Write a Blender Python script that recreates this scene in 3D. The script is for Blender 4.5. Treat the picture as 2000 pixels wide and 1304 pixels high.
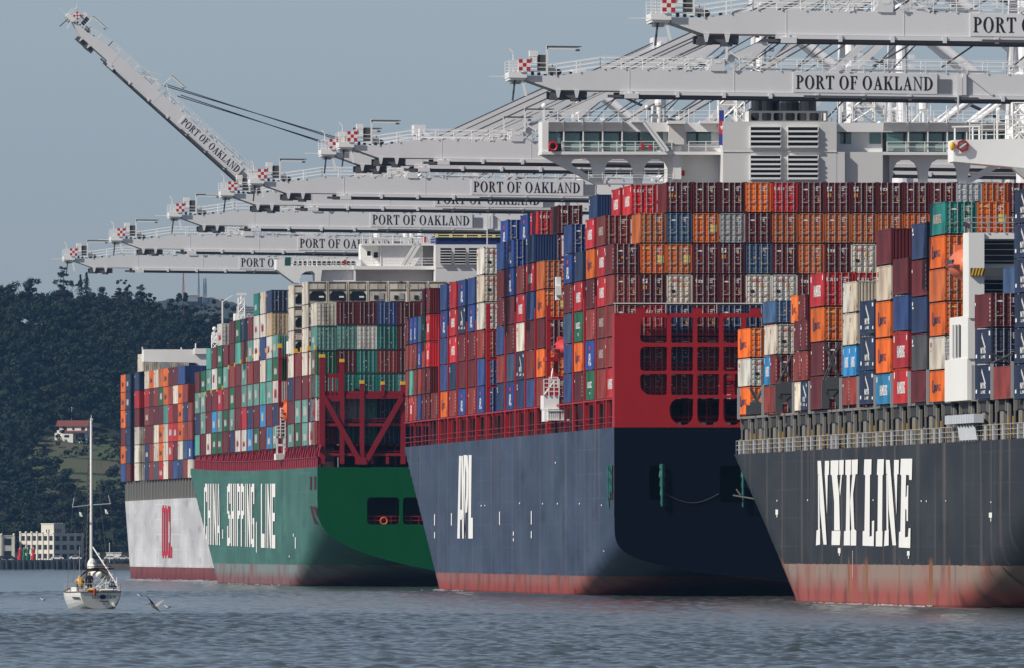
import bpy, bmesh, math, random
import numpy as np
from mathutils import Vector, Matrix
from mathutils.geometry import tessellate_polygon
random.seed(7)
for _o in list(bpy.data.objects):
    bpy.data.objects.remove(_o, do_unlink=True)
SC = bpy.context.scene
COL = SC.collection
rad = math.radians

# ------------------------------------------------------------------ camera
# World: +Y runs along the quay, +X to the right (landward), Z up, the lens is at (0, 0, CAM_H).
FPX, PHI, CAM_H, HORIZ = 37000.0, math.atan(2270 / 37000.0), 4.5, 1066.0
cam_d = bpy.data.cameras.new("camera")
cam = bpy.data.objects.new("camera", cam_d)
COL.objects.link(cam)
cam.location = (0, 0, CAM_H)
cam.rotation_euler = (rad(90), 0, -PHI)
cam_d.sensor_width = 36.0
cam_d.lens = 36.0 * FPX / 2000.0
cam_d.shift_y = (HORIZ - 652.0) / 2000.0
cam_d.clip_start, cam_d.clip_end = 5.0, 60000.0
SC.camera = cam

# ------------------------------------------------------------------ sky, sun, exposure
SUN = Vector((-0.70, -0.30, 0.645)).normalized()
world = bpy.data.worlds.new("World")
SC.world = world
world.use_nodes = True
wn = world.node_tree
sky = wn.nodes.new("ShaderNodeTexSky")
sky.sky_type = 'NISHITA'
sky.sun_disc = False
sky.sun_elevation = math.asin(SUN.z)
sky.sun_rotation = math.atan2(SUN.x, SUN.y)
sky.air_density, sky.dust_density, sky.ozone_density = 0.55, 0.5, 2.6
bg = wn.nodes["Background"]
bg.inputs[1].default_value = 0.079
hs = wn.nodes.new("ShaderNodeHueSaturation")
hs.inputs["Saturation"].default_value = 0.62
wn.links.new(sky.outputs[0], hs.inputs["Color"])
wn.links.new(hs.outputs[0], bg.inputs[0])
sun_d = bpy.data.lights.new("sun", 'SUN')
sun_d.energy, sun_d.angle, sun_d.color = 4.6, rad(0.5), (1.0, 0.945, 0.87)
sun = bpy.data.objects.new("sun", sun_d)
COL.objects.link(sun)
sun.rotation_euler = SUN.to_track_quat('Z', 'Y').to_euler()
SC.view_settings.view_transform = 'Standard'
SC.view_settings.look = 'None'
SC.view_settings.exposure = 0.12
SC.view_settings.gamma = 1.0
SC.cycles.volume_step_rate = 1.0

# ------------------------------------------------------------------ helpers
EARTH = 6.2e6
def drop(d): return -d * d / (2 * EARTH)           # the sea falls away with distance

class MB:
    """collects boxes, bars and polygons; build() links them as ONE mesh object"""
    def __init__(s): s.v, s.f, s.m = [], [], []
    def add(s, vs, fs, m=0):
        n = len(s.v); s.v.extend([tuple(p) for p in vs])
        for f in fs: s.f.append(tuple(i + n for i in f)); s.m.append(m)
    def box(s, x0, x1, y0, y1, z0, z1, m=0):
        s.add([(x0,y0,z0),(x1,y0,z0),(x1,y1,z0),(x0,y1,z0),(x0,y0,z1),(x1,y0,z1),(x1,y1,z1),(x0,y1,z1)],
              [(3,2,1,0),(4,5,6,7),(0,1,5,4),(1,2,6,5),(2,3,7,6),(3,0,4,7)], m)
    def bar(s, p, q, w, h=None, m=0, up=(0,0,1)):
        p, q = Vector(p), Vector(q); d = q - p
        if d.length < 1e-6: return
        h = w if h is None else h
        d.normalize(); u = Vector(up)
        if abs(d.dot(u)) > .98: u = Vector((0,1,0))
        a = d.cross(u).normalized(); b = a.cross(d).normalized()
        a *= w / 2; b *= h / 2
        s.add([p-a-b, p+a-b, p+a+b, p-a+b, q-a-b, q+a-b, q+a+b, q-a+b],
              [(3,2,1,0),(4,5,6,7),(0,1,5,4),(1,2,6,5),(2,3,7,6),(3,0,4,7)], m)
    def tube(s, p, q, r, n=8, m=0, r2=None, caps=True):
        p, q = Vector(p), Vector(q); d = (q - p)
        if d.length < 1e-6: return
        d.normalize(); r2 = r if r2 is None else r2
        u = Vector((0,0,1)) if abs(d.z) < .9 else Vector((0,1,0))
        a = d.cross(u).normalized(); b = d.cross(a).normalized()
        vs = []
        for c, rr in ((p, r), (q, r2)):
            for k in range(n):
                t = 2*math.pi*k/n; vs.append(c + a*rr*math.cos(t) + b*rr*math.sin(t))
        fs = [(k, (k+1)%n, n+(k+1)%n, n+k) for k in range(n)]
        if caps: fs += [tuple(range(n-1,-1,-1)), tuple(range(n, 2*n))]
        s.add(vs, fs, m)
    def path(s, pts, r, n=6, m=0):
        for a, b in zip(pts[:-1], pts[1:]): s.tube(a, b, r, n, m)
    def ball(s, c, rx, ry=None, rz=None, m=0, n=10, k=6):
        ry = rx if ry is None else ry; rz = rx if rz is None else rz
        vs = []
        for i in range(k+1):
            t = math.pi*i/k
            for j in range(n):
                p = 2*math.pi*j/n
                vs.append((c[0]+rx*math.sin(t)*math.cos(p), c[1]+ry*math.sin(t)*math.sin(p), c[2]+rz*math.cos(t)))
        s.add(vs, [(i*n+j, (i+1)*n+j, (i+1)*n+(j+1)%n, i*n+(j+1)%n) for i in range(k) for j in range(n)], m)
    def prism(s, pts, axis, a0, a1, m=0):
        """extrude a 2D outline along an axis: 'y' takes (x,z) pairs, 'x' takes (y,z), 'z' takes (x,y)"""
        def P(u, v, w): return {'y':(u,w,v),'x':(w,u,v),'z':(u,v,w)}[axis]
        n = len(pts)
        vs = [P(u,v,a0) for u,v in pts] + [P(u,v,a1) for u,v in pts]
        tri = tessellate_polygon([[Vector((u,v,0)) for u,v in pts]])
        fs = [tuple(t) for t in tri] + [tuple(i+n for i in t[::-1]) for t in tri]
        fs += [(i,(i+1)%n,n+(i+1)%n,n+i) for i in range(n)]
        s.add(vs, fs, m)
    def flat(s, pts, fn, m=0):
        """a filled outline whose 2D points go through fn(u, v) -> xyz"""
        tri = tessellate_polygon([[Vector((u,v,0)) for u,v in pts]])
        s.add([fn(u,v) for u,v in pts], [tuple(t) for t in tri], m)
    def holed(s, outer, holes, axis, a0, a1, m=0):
        """a plate with openings, extruded from a0 to a1 along an axis"""
        def P(u, v, w): return {'y':(u,w,v),'x':(w,u,v),'z':(u,v,w)}[axis]
        loops = [outer] + holes
        flatp = [p for L in loops for p in L]; n = len(flatp)
        tri = tessellate_polygon([[Vector((u,v,0)) for u,v in L] for L in loops])
        vs = [P(u,v,a0) for u,v in flatp] + [P(u,v,a1) for u,v in flatp]
        fs = [tuple(t) for t in tri] + [tuple(i+n for i in t[::-1]) for t in tri]
        o = 0
        for L in loops:
            k = len(L)
            fs += [(o+i,o+(i+1)%k,n+o+(i+1)%k,n+o+i) for i in range(k)]
            o += k
        s.add(vs, fs, m)
    def rail(s, pts, h=1.1, step=1.6, r=.035, mid=2, m=0):
        """a guard rail along a polyline"""
        pts = [Vector(p) for p in pts]
        for a, b in zip(pts[:-1], pts[1:]):
            n = max(1, round((b-a).length/step))
            for k in range(n+1):
                p = a.lerp(b, k/n); s.bar(p, p+Vector((0,0,h)), r*2, r*2, m)
            for k in range(mid+1):
                z = Vector((0,0,h*(1-k/(mid+1)))); s.bar(a+z, b+z, r*1.6, r*1.6, m)
    def xf(s, M):
        s.v = [tuple(M @ Vector(p)) for p in s.v]; return s
    def mesh(s, name, mats):
        me = bpy.data.meshes.new(name)
        me.from_pydata(s.v, [], s.f)
        for mt in (mats if isinstance(mats, (list,tuple)) else [mats]): me.materials.append(mt)
        if any(s.m): me.polygons.foreach_set("material_index", s.m)
        bm = bmesh.new(); bm.from_mesh(me); bmesh.ops.recalc_face_normals(bm, faces=bm.faces); bm.to_mesh(me); bm.free()
        me.update(); return me
    def build(s, name, mats, parent=None, loc=None, rz=0, smooth=False):
        me = s.mesh(name, mats)
        if smooth: me.polygons.foreach_set("use_smooth", [True]*len(me.polygons))
        return put(name, me, parent, loc, rz)

def build_each(mb, name, mats, parent):
    """one object per box or bar collected (every add() of MB is a piece)"""
    seen = {}
    par = list(range(len(mb.v)))
    def fd(a):
        while par[a] != a: par[a] = par[par[a]]; a = par[a]
        return a
    for f in mb.f:
        for i in f[1:]: par[fd(i)] = fd(f[0])
    for f, k in zip(mb.f, mb.m): seen.setdefault(fd(f[0]), []).append((f, k))
    for fs in seen.values():
        ix = sorted({i for f, _ in fs for i in f}); mp = {a: b for b, a in enumerate(ix)}
        q = MB(); q.add([mb.v[i] for i in ix], []); 
        for f, k in fs: q.f.append(tuple(mp[i] for i in f)); q.m.append(k)
        q.build(name, mats, parent)
def put(name, me, parent=None, loc=None, rz=0):
    o = bpy.data.objects.new(name, me); COL.objects.link(o)
    if parent: o.parent = parent
    if loc is not None: o.location = loc
    if rz: o.rotation_euler = (0,0,rz)
    return o
def tag(o, label=None, cat=None, group=None, kind=None):
    for k, v in (("label",label),("category",cat),("group",group),("kind",kind)):
        if v: o[k] = v
    return o
def thing(name, label, cat, loc=(0,0,0), rz=0, group=None):
    o = bpy.data.objects.new(name, None); COL.objects.link(o)
    o.empty_display_size = 1; o.location = loc; o.rotation_euler = (0,0,rz)
    return tag(o, label, cat, group)
def copy_tree(o, parent=None):
    c = o.copy(); COL.objects.link(c)
    if parent: c.parent = parent
    for ch in list(o.children): copy_tree(ch, c)
    return c

# ------------------------------------------------------------------ materials
def nodes(name):
    m = bpy.data.materials.new(name); m.use_nodes = True
    t = m.node_tree; return m, t, t.nodes["Principled BSDF"], t.links.new
def N(t, kind, **kw):
    n = t.nodes.new(kind)
    for k, v in kw.items(): setattr(n, k, v)
    return n
def mixc(t, a, b, fac):
    n = N(t, "ShaderNodeMix", data_type='RGBA')
    for i, x in ((6,a),(7,b)):
        if isinstance(x, (tuple,list)): n.inputs[i].default_value = (*x[:3],1)
        else: t.links.new(x, n.inputs[i])
    if isinstance(fac, float): n.inputs[0].default_value = fac
    else: t.links.new(fac, n.inputs[0])
    return n.outputs[2]
def noise(t, scale, detail=4, vec=None, sc=(1,1,1), coord="Object"):
    tc = N(t, "ShaderNodeTexCoord"); mp = N(t, "ShaderNodeMapping"); mp.inputs[3].default_value = sc
    t.links.new(tc.outputs[coord], mp.inputs[0])
    n = N(t, "ShaderNodeTexNoise"); n.inputs["Scale"].default_value = scale; n.inputs["Detail"].default_value = detail
    t.links.new(mp.outputs[0], n.inputs["Vector"]); return n.outputs[0]
def ramp(t, x, a, b):
    n = N(t, "ShaderNodeMapRange"); n.inputs[1].default_value = a; n.inputs[2].default_value = b
    n.clamp = True
    t.links.new(x, n.inputs[0]); return n.outputs[0]
_pm = {}
def paint(name, c, rough=.5, wear=.12, scale=.6, spec=.4, sc=(1,1,.25), metal=0.0):
    if name in _pm: return _pm[name]
    m, t, b, ln = nodes(name)
    f = ramp(t, noise(t, scale, 5, sc=sc), .35, .75)
    dark = tuple(x*.72 for x in c)
    mul = N(t, "ShaderNodeMath", operation='MULTIPLY'); ln(f, mul.inputs[0]); mul.inputs[1].default_value = min(1, wear*3)
    ln(mixc(t, c, dark, mul.outputs[0]), b.inputs["Base Color"])
    b.inputs["Roughness"].default_value = rough
    b.inputs["Specular IOR Level"].default_value = spec
    b.inputs["Metallic"].default_value = metal
    _pm[name] = m; return m
WHITE = paint("white_paint", (.78,.77,.75), .45, .05)
OFFWHITE = paint("aged_white_paint", (.66,.64,.6), .5, .15)
CRANE = paint("crane_grey_paint", (.68,.675,.685), .5, .07, .5, .4, (.5,1,.12))
CRANE_D = paint("crane_dark_steel", (.09,.09,.10), .5, .1)  # dark grey steel for trolley rails, nose gear and small fittings
BLACK = paint("black_steel", (.015,.016,.02), .5, .05)
ROPE = paint("wire_rope", (.035,.036,.045), .6, .1)
STEEL = paint("galvanised_steel", (.36,.36,.36), .45, .1)
RED = paint("signal_red", (.5,.02,.025), .5, .05)
DKRED = paint("ship_red", (.34,.006,.010), .5, .1)
YELLOW = paint("safety_yellow", (.75,.42,.03), .5, .05)
CREAM = paint("pale_yellow", (.75,.68,.32), .5, .05)
BLUEBAND = paint("navy_band", (.01,.022,.12), .45, .05)
LETTER = paint("black_lettering", (.012,.013,.02), .5, .02)
LWHITE = paint("white_lettering", (.82,.81,.78), .5, .06, .3)
LRED = paint("red_lettering", (.5,.02,.04), .5, .05)
LDARK = paint("dark_blue_lettering", (.03,.015,.06), .5, .05)
ORANGEP = paint("lifeboat_orange", (.62,.11,.02), .6, .1)
REDP = paint("lifeboat_red", (.50,.03,.03), .6, .1)
GREENTARP = paint("green_netting", (.01,.10,.085), .7, .3, 2)
GREYST = paint("deck_grey", (.17,.165,.15), .6, .2, .8)
GREYDK = paint("deck_dark_grey", (.07,.072,.075), .6, .2)
GLASS, _t, _b, _l = nodes("bridge_glass")
_b.inputs["Base Color"].default_value = (.10,.20,.19,1); _b.inputs["Roughness"].default_value = .08
_b.inputs["Specular IOR Level"].default_value = .8
GLASS_D, _t, _b, _l = nodes("dark_glass")
_b.inputs["Base Color"].default_value = (.012,.016,.02,1); _b.inputs["Roughness"].default_value = .1

def container_paint(name, attr):
    m, t, b, ln = nodes(name)
    if attr:
        a = N(t, "ShaderNodeAttribute"); a.attribute_name = "paint"; c = a.outputs["Color"]
    else:
        a = N(t, "ShaderNodeObjectInfo"); c = a.outputs["Color"]
    f = ramp(t, noise(t, .8, 6, sc=(1,.4,.3), coord="Object"), .44, .66)
    dk = N(t, "ShaderNodeMix", data_type='RGBA', blend_type='MULTIPLY'); dk.inputs[0].default_value = 1
    ln(c, dk.inputs[6]); dk.inputs[7].default_value = (.6,.56,.55,1)
    c1 = mixc(t, c, dk.outputs[2], f)
    f2 = ramp(t, noise(t, 2.2, 7, sc=(1,.4,.5)), .63, .72)
    ln(mixc(t, c1, (.075,.035,.022), f2), b.inputs["Base Color"])
    b.inputs["Roughness"].default_value = .55; b.inputs["Specular IOR Level"].default_value = .3
    return m
CPAINT = container_paint("container_paint", False)
CPAINT_A = container_paint("stacked_container_paint", True)
EDGE = paint("container_edge_gap_black", (.02,.018,.018), .7, .1)

def hull_paint(name, top, boot, hb, fade, rust=.5, band=.7, rough=.45, stain=(.16,.055,.020)):
    """ship paint: top colour above hb metres, boot-topping below; plate seams, scuffs, run-down streaks, rust"""
    m, t, b, ln = nodes(name)
    tc = N(t, "ShaderNodeTexCoord"); sp = N(t, "ShaderNodeSeparateXYZ"); ln(tc.outputs["Object"], sp.inputs[0])
    def mul(a, k):
        n = N(t, "ShaderNodeMath", operation='MULTIPLY', use_clamp=True); ln(a, n.inputs[0])
        if isinstance(k, (int, float)): n.inputs[1].default_value = k
        else: ln(k, n.inputs[1])
        return n.outputs[0]
    def less(a, v):
        n = N(t, "ShaderNodeMath", operation='LESS_THAN'); ln(a, n.inputs[0]); n.inputs[1].default_value = v; return n.outputs[0]
    z = sp.outputs[2]
    light = tuple(min(1, x*1.45+.010) for x in top)
    c = mixc(t, top, light, mul(ramp(t, noise(t, .045, 6, sc=(1,1,4)), .42, .66), .7))
    c = mixc(t, c, tuple(x*.55 for x in top), mul(ramp(t, noise(t, .12, 7, sc=(1,.5,3)), .56, .70), .6))       # scuffed patches
    c = mixc(t, c, fade, mul(ramp(t, noise(t, .22, 6, sc=(1,1,.06)), .56, .70), .38))                          # washed-down streaks
    c = mixc(t, c, stain, mul(ramp(t, noise(t, .30, 5, sc=(1,1,.03)), .66, .73), .22*rust))
    for per, al in ((2.35, .5), (11.0, .35)):                                                                 # plate seams
        co = z if per < 5 else sp.outputs[1]
        w1 = N(t, "ShaderNodeMath", operation='PINGPONG'); ln(co, w1.inputs[0]); w1.inputs[1].default_value = per/2
        s = mul(less(w1.outputs[0], .04 if per < 5 else .35), ramp(t, noise(t, .03, 3), .46, .6))
        c = mixc(t, c, tuple(min(1, x*1.7+.03) for x in top), mul(s, al))
    # boot-topping: worn pale towards its upper edge, scraped, stained
    bt = mixc(t, boot, tuple(x*.45 for x in boot), mul(ramp(t, noise(t, .16, 8, sc=(1,1,.8)), .50, .62), .8))
    up = ramp(t, z, hb*.28, hb*.72)
    worn = ramp(t, noise(t, .10, 8, sc=(1,1,1.4)), .30, .50)
    bt = mixc(t, bt, fade, mul(mul(up, worn), band))
    bt = mixc(t, bt, tuple(x*.35 for x in fade), mul(ramp(t, noise(t, .25, 7, sc=(1,1,.25)), .60, .68), .6*band))
    # ragged edge between the two paints
    ed = N(t, "ShaderNodeMath", operation='MULTIPLY_ADD'); ln(noise(t, .4, 6, sc=(1,1,.6)), ed.inputs[0]); ed.inputs[1].default_value = .22*rust; ln(z, ed.inputs[2])
    c = mixc(t, c, bt, less(ed.outputs[0], hb+.11*rust))
    # rust runs starting around the boot-top line
    run = ramp(t, noise(t, .115, 3, sc=(1,1,.03)), .59, .63)
    run2 = ramp(t, noise(t, .24, 3, sc=(1,1,.02)), .63, .67)
    lo = ramp(t, z, hb*1.22, hb*.95)
    c = mixc(t, c, stain, mul(mul(run, lo), rust*1.1)); c = mixc(t, c, (.12,.035,.015), mul(mul(run2, lo), rust))
    c = mixc(t, c, tuple(x*.35 for x in boot), mul(less(z, .22), .6))                                         # wet line
    ln(c, b.inputs["Base Color"])
    b.inputs["Roughness"].default_value = rough
    b.inputs["Specular IOR Level"].default_value = .10
    bp = N(t, "ShaderNodeBump"); bp.inputs["Strength"].default_value = .3; bp.inputs["Distance"].default_value = .08
    ln(noise(t, .3, 3), bp.inputs["Height"]); ln(bp.outputs[0], b.inputs["Normal"])
    return m

# ------------------------------------------------------------------ lettering
def block(ch, t=.31, b=.13):
    """heavy block capitals in a unit box"""
    R = lambda x0,y0,x1,y1: [(x0,y0),(x1,y0),(x1,y1),(x0,y1)]
    u = 1 - t
    return {
     'C':[R(0,.06,t,.94),[(t,1-b),(t,1),(1-.1,1),(1,.94),(1,.7),(u,.7),(u,1-b)],[(t,0),(t,b),(u,b),(u,.3),(1,.3),(1,.06),(.9,0)]],
     'O':[R(0,.05,t,.95),R(u,.05,1,.95),R(t,1-b,u,1),R(t,0,u,b)],
     'L':[R(0,0,t,1),R(t,0,1,b*1.7)],
     'H':[R(0,0,t,1),R(u,0,1,1),R(t,.44,u,.56)],
     'I':[R(.3,0,.7,1)],
     'N':[R(0,0,t*.8,1),R(1-t*.8,0,1,1),[(t*.8,1),(t*.8,.62),(1-t*.8,0),(1-t*.8,.38)]],
     'A':[[(0,0),(.27,0),(.47,.86),(.47,1),(.34,1)],[(.73,0),(1,0),(.66,1),(.53,1),(.53,.86)],R(.33,.2,.67,.32)],
     'S':[R(0,.52,t,.96),R(t,1-b,1,1),R(u,.68,1,1-b),R(t,.44,u,.56),R(u,.04,1,.5),R(0,0,u,b),R(0,b,t,.32)],
     'P':[R(0,0,t,1),R(t,1-b,u,1),R(u,.5,1,.96),R(t,.44,u,.44+b)],
     'G':[R(0,.05,t,.95),R(t,1-b,1,1),R(u,.68,1,1-b),R(t,0,u,b),R(u,0,1,.46),R(.52,.36,u,.46)],
     'E':[R(0,0,t,1),R(t,1-b*1.6,1,1),R(t,.42,.9,.42+b),R(t,0,1,b*1.6)],
     'Y':[[(0,1),(t,1),(.5,.62),(.64,.5),(.36,.4)],[(1-t,1),(1,1),(.66,.5),(.52,.63)],R(.36,0,.64,.4)],
     'K':[R(0,0,t,1),[(t,.45),(1-t,1),(1,1),(t,.36+.3)],[(t+.05,.52),(1-t,0),(1,0),(t+.22,.68)]],
     'M':[R(0,0,t*.8,1),R(1-t*.8,0,1,1),[(t*.8,1),(t*.8,.6),(.5,.2),(.5,.55)],[(1-t*.8,1),(.5,.55),(.5,.2),(1-t*.8,.6)]],
     'U':[R(0,.05,t,1),R(u,.05,1,1),R(t,0,u,b)],
     'B':[R(0,0,t,1),R(t,1-b,u,1),R(t,.44,u,.56),R(t,0,u,b),R(u,.54,1,.96),R(u,.04,1,.48)],
     'R':[R(0,0,t,1),R(t,1-b,u,1),R(t,.44,u,.56),R(u,.52,1,.96),R(u-.02,0,1,.46)],
     'T':[R(.36,0,.64,1-b),R(0,1-b,1,1)],
     'X':[[(0,0),(t,0),(1,1),(1-t,1)],[(0,1),(t,1),(.52,.58),(.36,.44)],[(1-t,0),(1,0),(.64,.56),(.48,.42)]],
     'D':[R(0,0,t,1),R(t,1-b,u,1),R(t,0,u,b),R(u,.05,1,.95)],
    }.get(ch, [])
def ring(cx, cy, ro, ri, a0, a1, n=18):
    o = [(cx+ro[0]*math.cos(a0+(a1-a0)*k/n), cy+ro[1]*math.sin(a0+(a1-a0)*k/n)) for k in range(n+1)]
    i = [(cx+ri[0]*math.cos(a0+(a1-a0)*k/n), cy+ri[1]*math.sin(a0+(a1-a0)*k/n)) for k in range(n+1)]
    return [[o[k],o[k+1],i[k+1],i[k]] for k in range(n)]
def serif(ch):
    """a bold roman capital, cap height 1; returns (polygons, advance)"""
    R = lambda x0,y0,x1,y1: [(x0,y0),(x1,y0),(x1,y1),(x0,y1)]
    h = math.pi/2
    s = .055
    if ch == 'P': return [R(.09,s,.27,1-s),R(0,0,.38,s),R(0,1-s,.27,1)]+ring(.27,.735,(.37,.265),(.18,.205),-h,h), .72
    if ch == 'R': return [R(.09,s,.27,1-s),R(0,0,.37,s),R(0,1-s,.27,1)]+ring(.27,.745,(.36,.255),(.17,.2),-h,h)+[[(.32,.49),(.5,.5),(.74,s),(.82,s),(.82,0),(.58,0)]], .84
    if ch == 'O': return ring(.41,.5,(.41,.52),(.22,.47),0,4*h,28), .90
    if ch == 'D': return [R(.09,s,.27,1-s),R(0,0,.27,s),R(0,1-s,.27,1)]+ring(.27,.5,(.52,.5),(.32,.44),-h,h,22), .86
    if ch == 'T': return [R(.27,s,.45,1-s),R(.16,0,.56,s),R(0,1-s,.72,1),[(0,1-s),(0,.74),(.05,.74),(.16,1-s)],[(.72,1-s),(.56,1-s),(.67,.74),(.72,.74)]], .77
    if ch == 'F': return [R(.09,s,.27,1-s),R(0,0,.38,s),R(0,1-s,.62,1),[(.62,1-s),(.46,1-s),(.57,.74),(.62,.74)],R(.27,.49,.46,.545),R(.44,.37,.49,.67)], .68
    if ch == 'L': return [R(.09,s,.27,1-s),R(0,1-s,.38,1),R(0,0,.64,s),[(.46,s),(.64,s),(.64,.3),(.59,.3)]], .70
    if ch == 'A': return [[(.1,s),(.17,s),(.43,.86),(.43,1),(.38,1)],[(.53,s),(.74,s),(.44,1),(.40,1),(.36,.84)],R(.21,.3,.55,.36),R(0,0,.28,s),R(.45,0,.82,s)], .85
    if ch == 'K': return [R(.09,s,.27,1-s),R(0,0,.36,s),R(0,1-s,.36,1),[(.27,.42),(.62,1-s),(.71,1-s),(.27,.34+.16)],[(.32,.52),(.47,.66),(.78,s),(.57,s)],R(.5,0,.88,s),R(.52,1-s,.8,1)], .90
    if ch == 'N': return [R(.1,s,.16,1-s),R(.65,.1,.71,1-s),[(.05,1-s),(.24,1-s),(.71,.12),(.71,-.02),(.66,-.02),(.16,.86)],R(0,0,.27,s),R(0,1-s,.2,1),R(.55,1-s,.82,1)], .87
    return [], .36
def serif_text(txt, gap=.05):
    out, x = [], 0
    for ch in txt:
        ps, adv = serif(ch)
        out += [[(u+x, v) for u, v in p] for p in ps]; x += adv + (gap if ps else 0)
    return out, x - gap
def block_text(txt, lw=.8, gap=.22, space=.8):
    out, x = [], 0
    for ch in txt:
        if ch == ' ': x += space; continue
        w = lw*.45 if ch == 'I' else lw
        out += [[(u*w+x, v) for u, v in p] for p in block(ch)]; x += w + gap
    return out, x - gap

# ------------------------------------------------------------------ survey: from a place in the picture to a place on a vessel
CF, SF = math.cos(PHI), math.sin(PHI)
def ray(px):
    t = (px - 1000) / FPX
    return Vector((CF*t + SF, -SF*t + CF))
def at_depth(px, py, zc):
    d = ray(px) * zc
    return Vector((d.x, d.y, CAM_H + (HORIZ - py) * zc / FPX))
class Ship:
    def __init__(s, lateral, theta, px=None, sdist=None):
        s.th = theta
        s.F = Vector((-math.sin(theta), math.cos(theta))); s.R = Vector((math.cos(theta), math.sin(theta)))
        s.O = s.R * lateral
        s.O = s.R * lateral + s.F * (sdist if px is None else s.s_of(px))
        s.oz = drop(s.O.length + 150)
    def s_of(s, px, w=0):
        d = ray(px); p = s.O + s.R * w
        return -(p.x*d.y - p.y*d.x) / (s.F.x*d.y - s.F.y*d.x)
    def depth(s, sd, w=0):
        p = s.O + s.R*w + s.F*sd; return p.x*SF + p.y*CF
    def h_of(s, py, sd, w=0):
        return (HORIZ - py) * s.depth(sd, w) / FPX + CAM_H - s.oz
    def w_of(s, px, sd):                        # which beam position shows at px on the section sd
        d = ray(px); p = s.O + s.F*sd
        return -(p.x*d.y - p.y*d.x) / (s.R.x*d.y - s.R.y*d.x)
    def loc(s, w, sd, h):
        p = s.O + s.R*w + s.F*sd; return Vector((p.x, p.y, s.oz + h))
    def root(s, name, label):
        return thing(name, label, "container ship", (s.O.x, s.O.y, s.oz), s.th, "container ships berthed in a row")
# ------------------------------------------------------------------ hulls
class Hull:
    def __init__(s, L, B, D, h0, hb, Ls, se, rake, sheer=0, pw=4.7, bp=2.0):
        s.L, s.B, s.D, s.h0, s.hb, s.Ls, s.se, s.rake, s.sheer, s.pw, s.bp = L, B, D, h0, hb, Ls, se, rake, sheer, pw, bp
    def deck(s, x): return s.D + s.sheer * max(0, x/s.L)**3
    def w(s, x, h):
        """distance of the skin from the port extreme at station x, height h"""
        B2 = s.B / 2
        k = min(1, max(0, x / s.Ls)); ease = k*k*(3-2*k)
        h0 = s.h0 + (-6 - s.h0) * k; hb = s.hb + (-9 - s.hb) * k
        w = 0.0
        if h < h0: w = B2 * min(1, (h0-h)/max(.1, h0-hb)) ** (s.pw + 2*ease)
        q = min(1, max(0, h / s.D))
        a = s.L - (s.se[0] + (s.se[1]-s.se[0]) * q); e = s.L - s.rake * (1-q)
        if x > a: w = B2 - (B2 - w) * max(0, 1 - ((x-a)/(e-a)) ** s.bp)
        return w
    def section(s, x, nt=26, nb=18):
        k = min(1, max(0, x / s.Ls))
        h0 = s.h0 + (-6 - s.h0) * k; hb = s.hb + (-9 - s.hb) * k
        D = s.deck(x); top = max(h0, -5)
        hs = [D + (top-D)*i/nt for i in range(nt+1)] + [top + (hb-top)*((i/nb)**.75) for i in range(1, nb+1)]
        return [(s.w(x, h), h) for h in hs]
    def build(s, name, mats, parent, openings=(), top_only=None):
        xs = [s.Ls*(i/22)**1.2 for i in range(23)]
        x0 = s.Ls; xe = s.L - max(s.se) - 5
        xs += [x0 + (xe-x0)*i/8 for i in range(1, 7)] + [xe + (s.L-xe)*i/90 for i in range(1, 91)]
        secs = [s.section(x) for x in xs]; n = len(secs[0])
        mb = MB(); B = s.B
        vs = []
        for x, se in zip(xs, secs):
            vs += [(w, x, h) for w, h in se] + [(B-w, x, h) for w, h in se]
        fs = []
        for i in range(len(xs)-1):
            a, b = i*2*n, (i+1)*2*n
            for j in range(n-1):
                fs.append((a+j, a+j+1, b+j+1, b+j)); fs.append((a+n+j, b+n+j, b+n+j+1, a+n+j+1))
            fs.append((a+n-1, a+2*n-1, b+2*n-1, b+n-1))
        mb.add(vs, fs, 0); nshell = len(mb.f)
        dv = []
        for x, se in zip(xs, secs): dv += [(se[0][0], x, se[0][1]), (B-se[0][0], x, se[0][1])]
        mb.add(dv, [(2*i, 2*i+2, 2*i+3, 2*i+1) for i in range(len(xs)-1)], 0)                     # deck
        # transom: the stern section closed by a plate, with its mooring openings
        se = secs[0]
        outer = [(w, h) for w, h in se] + [(B-w, h) for w, h in se[::-1]]
        pts = []
        for p in outer:
            if not pts or (Vector(p)-Vector(pts[-1])).length > 1e-4: pts.append(p)
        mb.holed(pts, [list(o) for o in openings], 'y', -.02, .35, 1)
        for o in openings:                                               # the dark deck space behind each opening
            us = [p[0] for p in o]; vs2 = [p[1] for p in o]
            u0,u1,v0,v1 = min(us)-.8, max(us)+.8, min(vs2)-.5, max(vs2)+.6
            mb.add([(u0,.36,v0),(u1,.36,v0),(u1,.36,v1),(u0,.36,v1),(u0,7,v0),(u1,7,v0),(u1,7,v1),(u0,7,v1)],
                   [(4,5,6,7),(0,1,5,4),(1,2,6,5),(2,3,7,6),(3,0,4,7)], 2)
        o = mb.build(name, mats, parent)
        o.data.polygons.foreach_set("use_smooth", [i < nshell for i in range(len(o.data.polygons))])
        return o
def rrect(u0, u1, v0, v1, r, n=4):
    out = []
    for cx, cy, a in ((u1-r,v1-r,0),(u0+r,v1-r,90),(u0+r,v0+r,180),(u1-r,v0+r,270)):
        for k in range(n+1):
            t = rad(a + 90*k/n); out.append((cx+r*math.cos(t), cy+r*math.sin(t)))
    return out
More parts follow.
